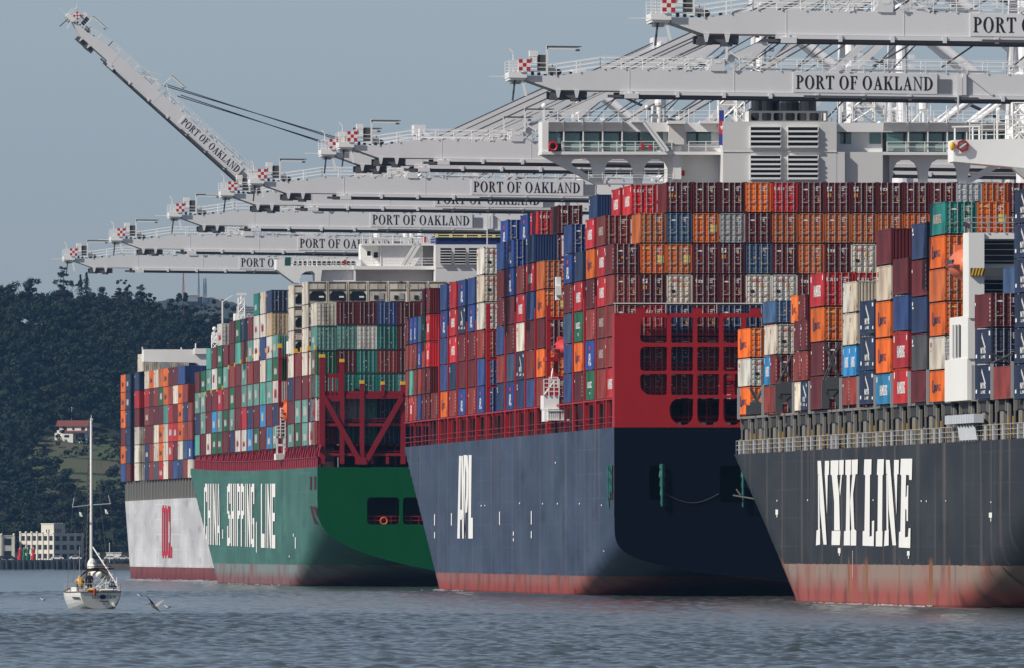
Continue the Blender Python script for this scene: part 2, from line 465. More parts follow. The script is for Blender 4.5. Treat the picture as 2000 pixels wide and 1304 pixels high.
def rrect4(u0, u1, v0, v1, rs, n=6):
    """rounded opening with its own radius at the upper right, upper left, lower left and lower right corner"""
    out = []
    for (x, y, sx, sy, a), r in zip(((u1,v1,-1,-1,0),(u0,v1,1,-1,90),(u0,v0,1,1,180),(u1,v0,-1,1,270)), rs):
        for k in range(n+1):
            t = rad(a+90*k/n); out.append((x+sx*r+r*math.cos(t), y+sy*r+r*math.sin(t)))
    return out
def hull_letters(name, polys, hull, mat, parent, ds=4.0, dh=1.0, off=.06):
    """outlines in (s, h) laid on the port skin of a hull as one raised-paint mesh"""
    bm = bmesh.new()
    for p in polys:
        vs = [bm.verts.new((u, v, 0)) for u, v in p]
        for t in tessellate_polygon([[Vector((u, v, 0)) for u, v in p]]):
            try: bm.faces.new([vs[i] for i in t])
            except ValueError: pass
    us = [v.co.x for v in bm.verts]; hs = [v.co.y for v in bm.verts]
    x = min(us) + ds
    while x < max(us):
        bmesh.ops.bisect_plane(bm, geom=bm.verts[:]+bm.edges[:]+bm.faces[:], plane_co=(x,0,0), plane_no=(1,0,0)); x += ds
    y = min(hs) + dh
    while y < max(hs):
        bmesh.ops.bisect_plane(bm, geom=bm.verts[:]+bm.edges[:]+bm.faces[:], plane_co=(0,y,0), plane_no=(0,1,0)); y += dh
    for v in bm.verts: v.co = (hull.w(v.co.x, v.co.y) - off, v.co.x, v.co.y)
    me = bpy.data.meshes.new(name); bm.to_mesh(me); bm.free(); me.materials.append(mat)
    return put(name, me, parent)

apl = Ship(118.8, 0.0, px=1200.0)
csl = Ship(135.6, .0075, px=620.0)
nyk = Ship(140.0, .013, sdist=1366.0)
ooc = Ship(183.0, .019, sdist=2757.0)

APL_H = Hull(376, 48.5, 16.0, 7.6, 1.0, 150, (94, 18), 9)
CSL_H = Hull(322, 43, 14.7, 10.6, .9, 112, (98, 22), 8, sheer=1.3, pw=3.2)
NYK_H = Hull(293, 40, 12.6, 9.4, .8, 130, (107, 36), 9, sheer=.0, pw=3.0)
OOC_H = Hull(336, 43, 12.6, 7.0, 1.0, 80, (56, 40), 8, sheer=-.2)

H_APL = hull_paint("blue_grey_hull_lit_paint", (.030,.044,.078), (.27,.040,.026), 1.95, (.22,.16,.14), .9, .45, stain=(.16,.05,.02))  # lit copy of the navy paint; sheen along the side put into the colour
H_APL_T = paint("navy_transom_shaded_paint", (.0025,.0045,.011), .7, .1, .6, .05)  # shaded copy of the same navy, darkened for the transom
H_CSL = hull_paint("green_hull_lit_paint", (.034,.112,.088), (.19,.080,.078), 2.7, (.17,.20,.195), .45, 1.0)  # faded green, also greyed in the colour for glare along the side
H_CSL_T = paint("green_transom_shaded_paint", (.003,.078,.026), .7, .1, .6, .05)  # same green darkened to stand for the transom's shade
H_NYK = hull_paint("charcoal_hull_paint", (.0155,.0148,.0165), (.30,.068,.050), 3.25, (.25,.185,.145), 1.0, .95, stain=(.22,.08,.025))
H_NYK_T = paint("charcoal_transom_paint", (.03,.03,.035), .7, .1, .6, .05)
H_OOC = hull_paint("pale_grey_hull_paint", (.43,.43,.445), (.17,.030,.034), 1.95, (.23,.205,.17), .35, .15, .5)

R_NYK = nyk.root("container_ship", "charcoal-hulled container ship with tall white lettering and rust-streaked pink boot-topping")
R_APL = apl.root("container_ship", "blue-grey container ship with a red windowed stern bulkhead and large white bridge")
R_CSL = csl.root("container_ship", "green-hulled container ship with red lashing posts and a braced red stern frame")
R_OOC = ooc.root("container_ship", "pale grey container ship with red bow lettering, partly behind the green ship")

# ------------------------------------------------------------------ blue-grey ship: hull, stern bulkhead, posts
def apl_structure():
    S, P, H = apl, R_APL, APL_H
    op = []
    for x0, x1, y0, y1 in ((1268,1300,908,975),(1406,1452,908,980)):
        op.append(rrect(S.w_of(x0,0), S.w_of(x1,0), S.h_of(y1,0), S.h_of(y0,0), .25))
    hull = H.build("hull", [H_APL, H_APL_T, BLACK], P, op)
    # letters A P L: outlines measured on the plate
    def pt(cx, cy):
        px, py = 770+cx/2.834, 740+cy/2.834; s = S.s_of(px); return (s, S.h_of(py, s))
    A = [[(352,880),(362,423),(373,423),(366,880)],[(374,423),(383,423),(397,880),(380,880)],[(369,720),(377,720),(381,775),(368,775)]]
    Pp = [[(387,418),(397,418),(395,880),(388,880)],[(397,418),(409,420),(414,500),(412,650),(406,735),(397,738),(397,690),(401,640),(402,520),(397,470)]]
    Lp = [[(415,418),(431,418),(428,765),(438,765),(438,880),(413,880)]]
    hull_letters("lettering", [[pt(*p) for p in q] for q in A+Pp+Lp], H, LWHITE, P, 6, 1.5)
    # draught marks and small plate marks
    mk = []
    for x, y, h in ((849,1003,22),(882,1001,24),(976,998,26),(1038,997,26),(849,1038,12),(1038,1036,14),(1003,1037,8),(1003,1050,6),
                    (1085,901,3),(940,985,3),(1015,980,3),(1060,981,3),(1089,981,3),(1132,981,3),(947,985,2),(1178,1074,2),(1175,984,3)):
        a = S.s_of(x); b = S.s_of(x+1.6)
        mk.append([(b,S.h_of(y+h,a)),(a,S.h_of(y+h,a)),(a,S.h_of(y,a)),(b,S.h_of(y,a))])
    hull_letters("draught_marks", mk, H, LWHITE, P, 5, 3)
    # red bulkhead over the transom, pierced with window openings
    px_c = [1250,1303,1311,1354,1362,1405,1413,1449,1457,1500,1509,1551,1560,1602,1612,1654,1664,1706,1716,1757,1768,1809,1820,1861,1872,1912,1923,1963,1974,2015,2026,2066]
    w = [S.w_of(p,0) for p in px_c]; rows = [(620,668),(676,723),(729,770),(776,829)]
    hh = [(S.h_of(b,0), S.h_of(a,0)) for a, b in rows]
    top = S.h_of(612, 0); holes = []
    for c in range(0, len(w), 2):
        for r, (v0, v1) in enumerate(hh):
            if c == 0 and r == 3: continue
            rr = .3
            if c == 0:
                holes.append(rrect4(w[0]+.02, w[1], v0, v1, ((.22,.5,.5,.22),(.22,.45,.4,.22),(.22,.35,1.05,.22))[r]))
            elif c == 2 and r == 3: holes.append(rrect4(w[c]-.15, w[c+1], v0+.02, v1, (.2,1.0,1.25,.9)))
            elif r == 3: holes.append(rrect4(w[c], w[c+1], v0+.02, v1, (.2,.2,.8,.8)))
            else: holes.append(rrect(w[c], w[c+1], v0, v1, .18))
    holes = [h for h in holes if max(p[0] for p in h) < 48.3]
    m = MB(); m.holed([(0,16.01),(48.5,16.01),(48.5,top),(0,top)], holes, 'y', 0, .5)
    m.box(0,.4,.5,3.2,16.02,top)
    for k in range(0, 9): m.box(2+k*5.4, 2.9+k*5.4, .05,.45, top, top+.5)
    m.build("stern_bulkhead", [DKRED], P)
    g = MB()                                                              # catwalk rails behind the openings
    for v0, v1 in hh:
        for k in (.35,.75): g.bar((2,1.2,v0+k), (48,1.2,v0+k), .07)
        g.box(1.8,48.2,.52,3.2,v0-.15,v0-.05); g.box(1.8,48.2,.52,.95,v1+.05,v1+.15)  # floors made solid, upper strips added to keep sun off the containers
    for k in range(28): g.bar((2+k*1.7,1.2,hh[3][0]), (2+k*1.7,1.2,hh[0][1]), .06)
    g.build("catwalk", [DKRED], P)
    # light handrail line above the bulkhead
    g = MB(); g.bar((-.1,-.1,S.h_of(593,0)), (48,-.1,S.h_of(593,0)), .1)
    for k in range(11): g.bar((.05+k*4.8,-.1,top), (.05+k*4.8,-.1,S.h_of(593,0)), .06)
    g.build("handrail", [OFFWHITE], P)
    # side: stanchions between deck and the first tier, coaming, bulwark rail
    g = MB(); s = 2.5; k = 0
    while s < 352:
        wd = H.w(s, 16) + .12
        if k % 4 == 0: g.bar((wd+.1, s, 16.0), (wd+.1, s, 18.75), .24, .6)
        elif k % 2 == 0: g.bar((wd+.05, s, 16.0), (wd+.05, s, 18.7), .07, .3)
        s += 3.65; k += 1
    build_each(g, "stanchion", [paint("post_red",(.20,.012,.018),.5,.12)], P)
    g = MB()
    for a in range(0, 38):
        sa, sb = 3+a*9.3, 3+(a+1)*9.3
        wa, wb = H.w(sa,16)+.15, H.w(min(sb,356),16)+.15
        for z in (16.5, 17.05): g.bar((wa,sa,z), (wb,sb,z), .05)
        g.bar((wa,sa,18.74), (wb,sb,18.74), .25, .14)
    g.build("side_rail", [DKRED], P)
    g = MB()
    for a in range(0, 34):
        sa, sb = 4+a*10, 4+(a+1)*10
        wa, wb = H.w(sa,16)+2.3, H.w(sb,16)+2.3
        g.add([(wa,sa,16.01),(wb,sb,16.01),(wb,sb,18.72),(wa,sa,18.72)], [(0,1,2,3)])
        g.add([(wa,sa,18.72),(wb,sb,18.72),(48.5-wb,sb,18.72),(48.5-wa,sa,18.72)], [(0,1,2,3)])
    g.build("hatch_coaming", [paint("coaming_shaded_red",(.022,.003,.004),.7,.2)], P)  # red taken near black to paint the shade behind the stanchions
    return hull
apl_structure()

def lashing_bridges(S, P, H, spots, z0, z1, wmax, mat, cap=None, pw=.5):
    """transverse frames standing between the bays: a post per column, platforms at each tier"""
    for s, top in spots:
        w0 = H.w(s, z0)
        m = MB()
        n = int((H.B - 2*w0) / 2.49)
        m.box(w0+.02, w0+.45, s-.45, s+.45, z0, top, 0)
        for k in range(1, min(n, wmax)): m.box(w0+k*2.49-.15, w0+k*2.49+.1, s-.35, s+.35, z0, top)
        z = z0 + 2.7
        while z < top:
            m.box(w0+.05, w0+min(n,wmax)*2.49-.3, s-.5, s+.5, z-.16, z); z += 2.9
        if cap: m.box(w0-.02, w0+.49, s-.5, s+.5, top, top+.55, 1)
        m.build("lashing_bridge", [mat] + ([cap] if cap else []), P)

# ------------------------------------------------------------------ green ship
def csl_structure():
    S, P, H = csl, R_CSL, CSL_H
    op = [rrect(S.w_of(a,0), S.w_of(b,0), S.h_of(1023,0), S.h_of(970,0), .45) for a, b in ((717,780),(787,850),(920,983),(990,1053),(1060,1123))]
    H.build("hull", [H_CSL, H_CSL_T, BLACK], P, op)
    g = MB()
    for o in op:
        u0, u1 = min(p[0] for p in o), max(p[0] for p in o); v0 = min(p[1] for p in o)
        for k in (.5, 1.0): g.bar((u0,.5,v0+k), (u1,.5,v0+k), .07)
        for k in range(5): g.bar((u0+(u1-u0)*k/4,.5,v0), (u0+(u1-u0)*k/4,.5,v0+1.0), .06)
    g.build("mooring_rail", [DKRED], P)
    r = MB(); c = (S.w_of(750,0), .3, S.h_of(1016,0))
    for k in range(12):
        a, b = 2*math.pi*k/12, 2*math.pi*(k+1)/12
        r.tube((c[0]+.42*math.cos(a),c[1],c[2]+.42*math.sin(a)), (c[0]+.42*math.cos(b),c[1],c[2]+.42*math.sin(b)), .1, 6)
    tag(r.build("lifebuoy", [ORANGEP], None, None), "orange lifebuoy hanging in the green ship's stern opening", "lifebuoy").matrix_world = P.matrix_basis.copy()
    # lettering, letters wide along the ship
    T = []
    for word, xa, xb in (("CHINA",400,431),("SHIPPING",445,498),("LINE",511,539)):
        ps, wd = block_text(word, 1.0, .16)
        sa, sb = S.s_of(xa), S.s_of(xb)
        for p in ps:
            q = []
            for u, v in p:
                s = sa + (sb-sa)*u/wd; f = (s - S.s_of(400)) / (S.s_of(539)-S.s_of(400))
                yt, yb = 943.5, 1062 + 8*f
                q.append((s, S.h_of(yb + (yt-yb)*v, s)))
            T.append(q)
    hull_letters("lettering", T, H, LWHITE, P, 3, .7, .09)
    mk = []
    for x, y, h in ((435,1033,18),(501,1018,60),(577,1048,22),(573,1041,6),(565,1084,3)):
        a, b = S.s_of(x), S.s_of(x+1.5)
        mk.append([(b,S.h_of(y+h,a)),(a,S.h_of(y+h,a)),(a,S.h_of(y,a)),(b,S.h_of(y,a))])
    hull_letters("draught_marks", mk, H, LWHITE, P, 5, 3)
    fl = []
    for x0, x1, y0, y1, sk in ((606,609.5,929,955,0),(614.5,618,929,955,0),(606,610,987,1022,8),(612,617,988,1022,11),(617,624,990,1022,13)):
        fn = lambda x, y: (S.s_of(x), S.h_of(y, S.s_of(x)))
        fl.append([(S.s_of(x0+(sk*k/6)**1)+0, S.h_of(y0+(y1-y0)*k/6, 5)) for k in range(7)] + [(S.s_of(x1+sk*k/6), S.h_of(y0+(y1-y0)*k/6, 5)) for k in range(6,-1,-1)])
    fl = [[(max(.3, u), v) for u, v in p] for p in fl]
    hull_letters("fairlead", fl, H, paint("fairlead_painted_dark",(.05,.003,.006),.6,.2), P, 3, .5)  # dark patches painted on the skin for the fairleads' shaded mouths
    # red side: bulwark strake, inclined stanchions
    g = MB()
    D = 14.7
    for a in range(60):
        sa, sb = a*4.85, (a+1)*4.85
        wa, wb = H.w(sa,H.deck(sa))+.05, H.w(sb,H.deck(sb))+.05; da, db = H.deck(sa), H.deck(sb)
        g.add([(wa,sa,da),(wb,sb,db),(wb,sb,db+1.25),(wa,sa,da+1.25)], [(0,1,2,3)])
        g.add([(wa+.1,sa,da),(wb+.1,sb,db),(wb+.1,sb,db+1.25),(wa+.1,sa,da+1.25)], [(3,2,1,0)])
        g.bar((wa-.03,sa,da+1.25),(wb-.03,sb,db+1.25),.22,.12)
        g.bar((wa-.08,sa+1,da+.05),(wa-.08,sa+1,da+1.2),.08,.3)
        g.bar((wa+.15,sa+1.5,da+1.2),(wa+.35,sa-.6,17.35),.13,.5)
        g.bar((wa+.4,sa,17.3),(wb+.4,sb,17.3),.3,.2)
    g.build("bulwark", [paint("crimson_bulwark",(.23,.006,.018),.5,.12)], P)
    g = MB()
    for a in range(28):
        sa, sb = 2+a*10, 2+(a+1)*10
        wa, wb = H.w(sa,15)+2.2, H.w(sb,15)+2.2
        g.add([(wa,sa,14.7),(wb,sb,14.7),(wb,sb,17.36),(wa,sa,17.36)], [(0,1,2,3)])
        g.add([(wa,sa,17.36),(wb,sb,17.36),(43-wb,sb,17.36),(43-wa,sa,17.36)], [(0,1,2,3)])
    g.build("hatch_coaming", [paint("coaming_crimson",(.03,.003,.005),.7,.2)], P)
    # braced stern frame
    CR = paint("crimson_frame",(.22,.005,.016),.5,.1)
    W = lambda px: S.w_of(px, 0); Hh = lambda py: S.h_of(py, 0)
    g = MB()
    for px, py, wd in ((629.5,697,.68),(668.5,706,.52),(707.5,748,.52),(748,750,.42),(787.5,750,.6)):
        b = 905 if px not in (748,) else 772
        g.bar((W(px),.6,Hh(b)), (W(px),.6,Hh(py)), wd, .9)
        g.box(W(px)-wd/2-.02, W(px)+wd/2+.02, .1, 1.1, Hh(py), Hh(py)+.4, 1)
    for a, b in (((631,772),(704,902)),((786,774),(714,902))): g.bar((W(a[0]),.2,Hh(a[1])), (W(b[0]),.2,Hh(b[1])), .56, .6)
    g.bar((W(675),.5,Hh(773)), (W(787),.5,Hh(773)), .5, .55); g.bar((W(630),.5,Hh(777)), (W(668),.5,Hh(777)), .5, .7)
    for py in (765, 828, 886): g.box(W(630), 42.6, .35, 2.95, Hh(py)-.2, Hh(py)+.15)  # platforms made deep and solid so the containers below fall into shade
    g.box(W(630),W(632),.4,2.95,14.7,Hh(765))  # side plate added to block sun from port
    for py in (816, 821, 880): g.bar((W(630),.6,Hh(py)), (W(788),.6,Hh(py)), .08)
    g.prism([(W(697),Hh(906)),(W(717),Hh(906)),(W(715),Hh(895)),(W(711),Hh(890)),(W(704),Hh(890)),(W(699),Hh(897))], 'y', -.2, .8)
    g.holed([(W(637),Hh(778)),(W(665),Hh(778)),(W(665),Hh(728)),(W(637),Hh(728))],
            [rrect(W(a),W(a+4.5),Hh(770),Hh(736),.12) for a in (641,648.5,656)], 'y', .3, .6)
    for k in range(5): g.box(W(664+k*30), W(670+k*30), .3, .9, Hh(905), Hh(905)+.9)
    # the other half of the beam, behind the next ship
    for k in range(4): g.bar((22+k*6.5,.6,14.7), (22+k*6.5,.6,24.5), .7, .9)
    g.bar((W(787),.5,Hh(773)), (42.5,.5,Hh(773)), .7, .75)
    g.build("stern_frame", [CR, YELLOW], P)
csl_structure()

# ------------------------------------------------------------------ charcoal ship
NYK_E = [[(1177,244),(1249,243),(1246,378),(1230,378),(1229,348),(1210,345),(1206,490),(1214,480),(1216,415),(1224,412),(1222,640),(1213,640),(1212,570),(1205,560),(1203,745),(1222,740),(1226,686),(1238,686),(1236,812),(1163,808),(1165,710),(1174,706),(1180,348),(1172,345)]]
NYK_N = [[(646,257),(668,257),(690,560),(704,790),(684,790),(662,560),(656,345),(648,345)],[(649,348),(656,348),(660,690),(650,697)],[(640,700),(662,690),(662,790),(636,795)],[(693,257),(720,257),(718,345),(711,348),(706,600),(697,420),(692,345)]]
NYK_Y = [[(730,255),(780,253),(778,345),(771,350),(783,470),(788,700),(752,700),(752,520),(737,350),(729,345)],[(784,253),(813,251),(811,343),(802,346),(790,480),(785,440),(794,346),(784,345)],[(737,703),(792,703),(788,793),(735,793)]]
NYK_K = [[(824,251),(860,250),(858,345),(852,348),(851,700),(854,703),(853,795),(813,795),(815,705),(826,702),(832,348),(823,345)],[(864,250),(903,248),(900,340),(888,343),(872,470),(880,690),(893,703),(892,796),(857,796),(858,703),(862,690),(853,520),(868,345),(863,343)]]
NYK_L = [[(944,248),(990,247),(988,343),(980,346),(977,740),(992,735),(993,640),(1007,637),(1004,800),(933,797),(934,705),(945,702),(950,348),(941,345)]]
NYK_I = [[(1028,247),(1069,246),(1066,345),(1060,348),(1057,703),(1060,706),(1058,802),(1017,801),(1018,708),(1028,704),(1032,348),(1024,345)]]
def nyk_structure():
    S, P, H = nyk, R_NYK, NYK_H
    H.build("hull", [H_NYK, H_NYK_T, BLACK], P)
    def pt(cx, cy):
        px, py = 1400+cx/3.26, 820+cy/3.26; s = S.s_of(px); return (s, S.h_of(py, s))
    N2 = [[(1070+(x-636)*1.12, y*1.02-11) for x, y in q] for q in NYK_N]
    hull_letters("lettering", [[pt(*p) for p in q] for q in NYK_N+NYK_Y+NYK_K+NYK_L+NYK_I+N2+NYK_E], H, LWHITE, P, 5, 1.2)
    mk = []
    for x, y, w, h in ((1516,994,5,10),(1518,1004,1.5,5),(1638,1069,5,10),(1640,1079,1.5,5),(1773,1075,5,9),(1775,1085,1.5,5),(1933,1000,6,10),(1936,1011,1.5,6),
                       (1518,975,1.5,3),(1578,974,1.5,3),(1706,974,1.5,3),(1800,976,1.5,3),(1810,976,1.5,3),(1848,976,1.5,2),(1936,978,1.5,3)) + tuple((1666,1075+k*4.5,1,2) for k in range(12)):
        a, b = S.s_of(x), S.s_of(x+w)
        mk.append([(b,S.h_of(y+h,a)),(a,S.h_of(y+h,a)),(a,S.h_of(y,a)),(b,S.h_of(y,a))])
    hull_letters("draught_marks", mk, H, LWHITE, P, 5, 3)
    # pedestals, hatch ends and posts on the side deck
    g = MB(); d = MB(); y = MB(); D = 12.6
    s = 4.0; k = 0; gp = MB()
    while s < 272:
        w = H.w(s+3, D) + .25
        d.box(w+.25, w+2.2, s-3.6, s+3.6, 14.8, 15.62)
        gp.box(w+.02, w+.26, s-3.9, s-3.5, 14.7, 15.7); gp.box(w+.02, w+.26, s+3.5, s+3.9, 14.7, 15.7); gp.box(w+.1, w+.3, s-6.8, s+6.8, 15.62, 15.82)
        for o in (-3.2, 2.2): gp.box(w+.35, w+.72, s+o-1.3, s+o+1.3, D, 14.8)
        gp.box(w+.12, w+.34, s-4.9, s-4.1, D, 15.3); gp.box(w+.2, w+.32, s+5.2, s+5.5, D, 15.6)
        for o in (-5.6, -.7, 4.6): y.bar((w+.05,s+o,D+.1), (w+.05,s+o,D+1.3+.4*((k+int(o))%2)), .07, .25)
        s += 13.7; k += 1
    g = gp
    for a in range(26):
        sa, sb = 2+a*10.3, 2+(a+1)*10.3; wa, wb = H.w(sa,D)+2.6, H.w(sb,D)+2.6
        d.add([(wa,sa,D),(wb,sb,D),(wb,sb,15.7),(wa,sa,15.7)], [(0,1,2,3)])
        d.add([(wa,sa,15.7),(wb,sb,15.7),(40-wb,sb,15.7),(40-wa,sa,15.7)], [(0,1,2,3)])
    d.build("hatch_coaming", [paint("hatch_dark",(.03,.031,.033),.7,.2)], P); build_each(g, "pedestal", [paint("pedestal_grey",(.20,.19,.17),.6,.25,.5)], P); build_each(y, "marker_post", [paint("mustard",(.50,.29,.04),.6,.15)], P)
    g = MB(); pts = []
    for a in range(61):
        s = a*4.95; pts.append((H.w(s,D)+.12, s, D))
    g.rail(pts, 1.15, 2.6, .028, 2)
    g.rail([(H.B-x, yy, z) for x, yy, z in pts[::3]], 1.15, 2.5, .045, 2)
    for a in range(34):
        s = 3+a*7.9+2*math.sin(a*2.3); w = H.w(s, D)+.12
        g.box(w-.05, w+.12, s-.5, s+.5, D, D+1.1)
    g.build("guard_rail", [STEEL], P)
nyk_structure()

# ------------------------------------------------------------------ pale grey ship
def ooc_structure():
    S, P, H = ooc, R_OOC, OOC_H
    H.build("hull", [H_OOC, H_OOC, BLACK], P)
    ps, wd = block_text("OOCL", 1.0, .16); sa, sb = S.s_of(317), S.s_of(336.5)
    T = []
    for p in ps:
        q = []
        for u, v in p:
            f = u/wd; s = sa + (sb-sa)*f; yt, yb = 984+4*f, 1089-1*f
            q.append((s, S.h_of(yb+(yt-yb)*v, s)))
        T.append(q)
    hull_letters("lettering", T, H, LRED, P, 3, .8, .08)
    g = MB(); D = 12.5
    for a in range(44):
        s = 2+a*7.1
        w = H.w(s, D)+.15
        g.bar((w+.15,s,D-.2), (w+.15,s,15.6), .3, 1.6)
        g.bar((w+.08,s+3.4,D-.2), (w+.08,s+3.4,15.2), .12, .8)
    build_each(g, "pedestal", [GREYST], P)
    d = MB()
    for a in range(30):
        sa, sb = 2+a*10.2, 2+(a+1)*10.2; wa, wb = H.w(sa,D)+1.2, H.w(sb,D)+1.2
        d.add([(wa,sa,D),(wb,sb,D),(wb,sb,15.6),(wa,sa,15.6)], [(0,1,2,3)])
        d.add([(wa,sa,15.6),(wb,sb,15.6),(43-wb,sb,15.6),(43-wa,sa,15.6)], [(0,1,2,3)])
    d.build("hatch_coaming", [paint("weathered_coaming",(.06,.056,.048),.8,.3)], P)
ooc_structure()
# ------------------------------------------------------------------ superstructures
def louvre_block(m, u0, u1, v0, v1, y, n, depth=.5, mdark=1, mlight=0):
    m.box(u0, u1, y+depth-.05, y+depth, v0, v1, mdark)
    step = (v1-v0)/n
    for k in range(n):
        z = v1 - step*(k+.75)
        m.add([(u0,y-.05,z-.05),(u1,y-.05,z-.05),(u1,y+depth-.1,z+step*.42),(u0,y+depth-.1,z+step*.42),
               (u0,y-.05,z-.14),(u1,y-.05,z-.14),(u1,y+depth-.1,z+step*.33),(u0,y+depth-.1,z+step*.33)],
              [(0,1,2,3),(7,6,5,4),(0,4,5,1),(1,5,6,2),(3,2,6,7),(0,3,7,4)], mlight)
def lattice(m, x, y, z0, z1, w, r=.06):
    c = [(x-w,y-w),(x+w,y-w),(x+w,y+w),(x-w,y+w)]
    for a in c: m.tube((*a,z0), (*a,z1), r, 5)
    n = max(2, round((z1-z0)/(w*2.2)))
    for k in range(n):
        za, zb = z0+(z1-z0)*k/n, z0+(z1-z0)*(k+1)/n
        for i in range(4):
            a, b = c[i], c[(i+1)%4]
            m.tube((*a,za), (*b,zb), r*.7, 4); m.tube((*b,za), (*a,zb), r*.7, 4); m.tube((*a,zb), (*b,zb), r*.7, 4)
def apl_house():
    S, P = apl, R_APL
    sa = S.s_of(1060) - 3.0                                  # aft face of the bridge
    W = lambda px: S.w_of(px, sa); Z = lambda py: S.h_of(py, sa, 24)
    y0 = sa
    m = MB()
    # wing floor slab, roof slab, parapet, sloping soffit brackets with arched openings
    m.box(W(1058), W(1996), y0-.25, y0+6, Z(303), Z(297))
    m.box(W(1060), W(1994), y0+.25, y0+6, Z(258), Z(240))
    m.box(W(1060), W(1994), y0+5.6, y0+6, Z(297), Z(258))
    m.box(W(1059), W(1071), y0-.1, y0+6, Z(300), Z(238)); m.box(W(1983), W(1995), y0-.1, y0+6, Z(300), Z(238))
    for k, px in enumerate((1101,1139,1177,1215,1774,1812,1850,1888,1926,1964)):
        m.add([(W(px-1.2),y0-.1,Z(259)),(W(px+1.2),y0-.1,Z(259)),(W(px+1.2),y0+.3,Z(259)),(W(px-1.2),y0+.3,Z(259)),
               (W(px-1.2),y0-.72,Z(238)),(W(px+1.2),y0-.72,Z(238)),(W(px+1.2),y0+.3,Z(238)),(W(px-1.2),y0+.3,Z(238))],
              [(3,2,1,0),(4,5,6,7),(0,1,5,4),(1,2,6,5),(2,3,7,6),(3,0,4,7)])
        m.box(W(px-1.2), W(px+1.2), y0-.15, y0+.2, Z(298), Z(259))
    for a, b in ((1071,1222),(1725,1983)):                   # the leaning panels over the windows
        m.add([(W(a),y0+.1,Z(257)),(W(b),y0+.1,Z(257)),(W(b),y0-.55,Z(240)),(W(a),y0-.55,Z(240))], [(0,1,2,3)])
        m.box(W(a), W(b), y0-.56, y0+.2, Z(240), Z(238.5))
    def arch(xl, xr, top, yb, lean=0):
        r = 7
        pts = [(W(xl-4),Z(yb)),(W(xr+3),Z(yb)),(W(xr+1),Z(top+20)),(W(xr-6),Z(top+6)),(W(xr-16),Z(top)),(W(xl+14),Z(top)),(W(xl+5),Z(top+6)),(W(xl),Z(top+16))]
        return pts
    for side in (0, 1):
        f = (lambda px: px) if side == 0 else (lambda px: 3054-px)
        hol = [arch(1184,1237,311,359) , arch(1260,1307,312,359)]
        tri = [(W(1117),Z(318)),(W(1122),Z(312)),(W(1147),Z(310)),(W(1154),Z(316)),(W(1159),Z(334)),(W(1161),Z(347)),(W(1157),Z(346)),(W(1120),Z(324))]
        out = [(W(1060),Z(303)),(W(1315),Z(303)),(W(1315),Z(380)),(W(1167),Z(380)),(W(1167),Z(363)),(W(1060),Z(305))]
        if side:
            cx = W(1527)
            fl = lambda pts: [(2*cx-u, v) for u, v in pts]
            hol = [fl(h) for h in hol]; tri = fl(tri); out = fl(out)
        m.holed(out, hol+[tri], 'y', y0+1.2, y0+2.2)
    m.box(W(1167), W(1415), y0+.9, y0+2.5, Z(392), Z(360))
    m.box(W(1640), W(1890), y0+.9, y0+2.5, Z(392), Z(360))
    m.box(W(1315), W(1740), y0+2.2, y0+13, Z(420), Z(300))     # house core
    m.box(W(1222), W(1415), y0+1.0, y0+6, Z(297), Z(240)); m.box(W(1625), W(1725), y0+1.0, y0+6, Z(297), Z(240))
    m.box(W(1232), W(1255), y0-.7, y0+1, Z(240), Z(237)); m.box(W(1303), W(1338), y0-.9, y0+1, Z(243), Z(237)); m.box(W(1366), W(1412), y0-.6, y0+1, Z(242), Z(237))
    bridge = m.build("bridge", [WHITE], P)
    g = MB()
    for a, b in ((1072,1100),(1103,1138),(1141,1176),(1179,1214),(1217,1250),(1254,1296),(1343,1390),(1643,1664),(1700,1722)) + tuple((1736+38*k if k else 1732, 1772+38*k) for k in range(7)):
        g.box(W(a), W(b), y0+.3 if b < 1216 or a > 1725 else y0+.9, y0+.45 if b < 1216 or a > 1725 else y0+1.05, Z(281), Z(259.5))
    build_each(g, "window", [GLASS], bridge)
    g = MB()                                                   # window posts in black
    for px in (1100,1138,1176,1214,1252,1366,1654,1770,1808,1846,1884,1922,1960): g.box(W(px-5), W(px-1), y0+.2 if px < 1216 or px > 1700 else y0+.85, y0+.28 if px<1216 or px>1700 else y0+.89, Z(281), Z(259.5))
    for a, b in ((1072,1216),(1343,1390),(1640,1664),(1732,1990)): g.box(W(a), W(b), y0+.2 if b < 1220 or a > 1725 else y0+.8, y0+.26 if b<1220 or a>1725 else y0+.86, Z(260.5), Z(258.5))
    g.build("window_frames", [BLACK], bridge)
    g = MB(); g.box(W(1097), W(1216), y0+.15, y0+.22, Z(295), Z(282)); g.box(W(1217), W(1310), y0+.0, y0+.06, Z(295), Z(282)); g.box(W(1732), W(1990), y0+.15, y0+.22, Z(295), Z(282))
    build_each(g, "glass_bulwark", [paint("tinted_bulwark_glass",(.30,.40,.38),.15,.05)], bridge)
    g = MB()
    for a, b in ((1097,1312),(1345,1412),(1732,1990)): g.rail([(W(a),y0-.2,Z(297)), (W(b),y0-.2,Z(297))], 1.0, 1.9, .04, 1)
    for a, b in ((1060,1415),(1625,1995)): g.rail([(W(a),y0+.3,Z(238)), (W(b),y0+.3,Z(238))], 1.1, 1.5, .032, 2)
    for a, b in ((1150,1315),): g.rail([(W(a),y0+.6,Z(352)), (W(b),y0+.6,Z(352))], 1.0, 1.4, .035, 3)
    # stairs: slanting flight and upright ladder
    for o in (0, 6): g.bar((W(1254+o),y0-.6,Z(236)), (W(1298+o),y0-.6,Z(296)), .16, .3)
    for k in range(9): g.bar((W(1256+k*5),y0-.6,Z(240+k*6.7)), (W(1262+k*5),y0-.6,Z(240+k*6.7)), .1, .3)
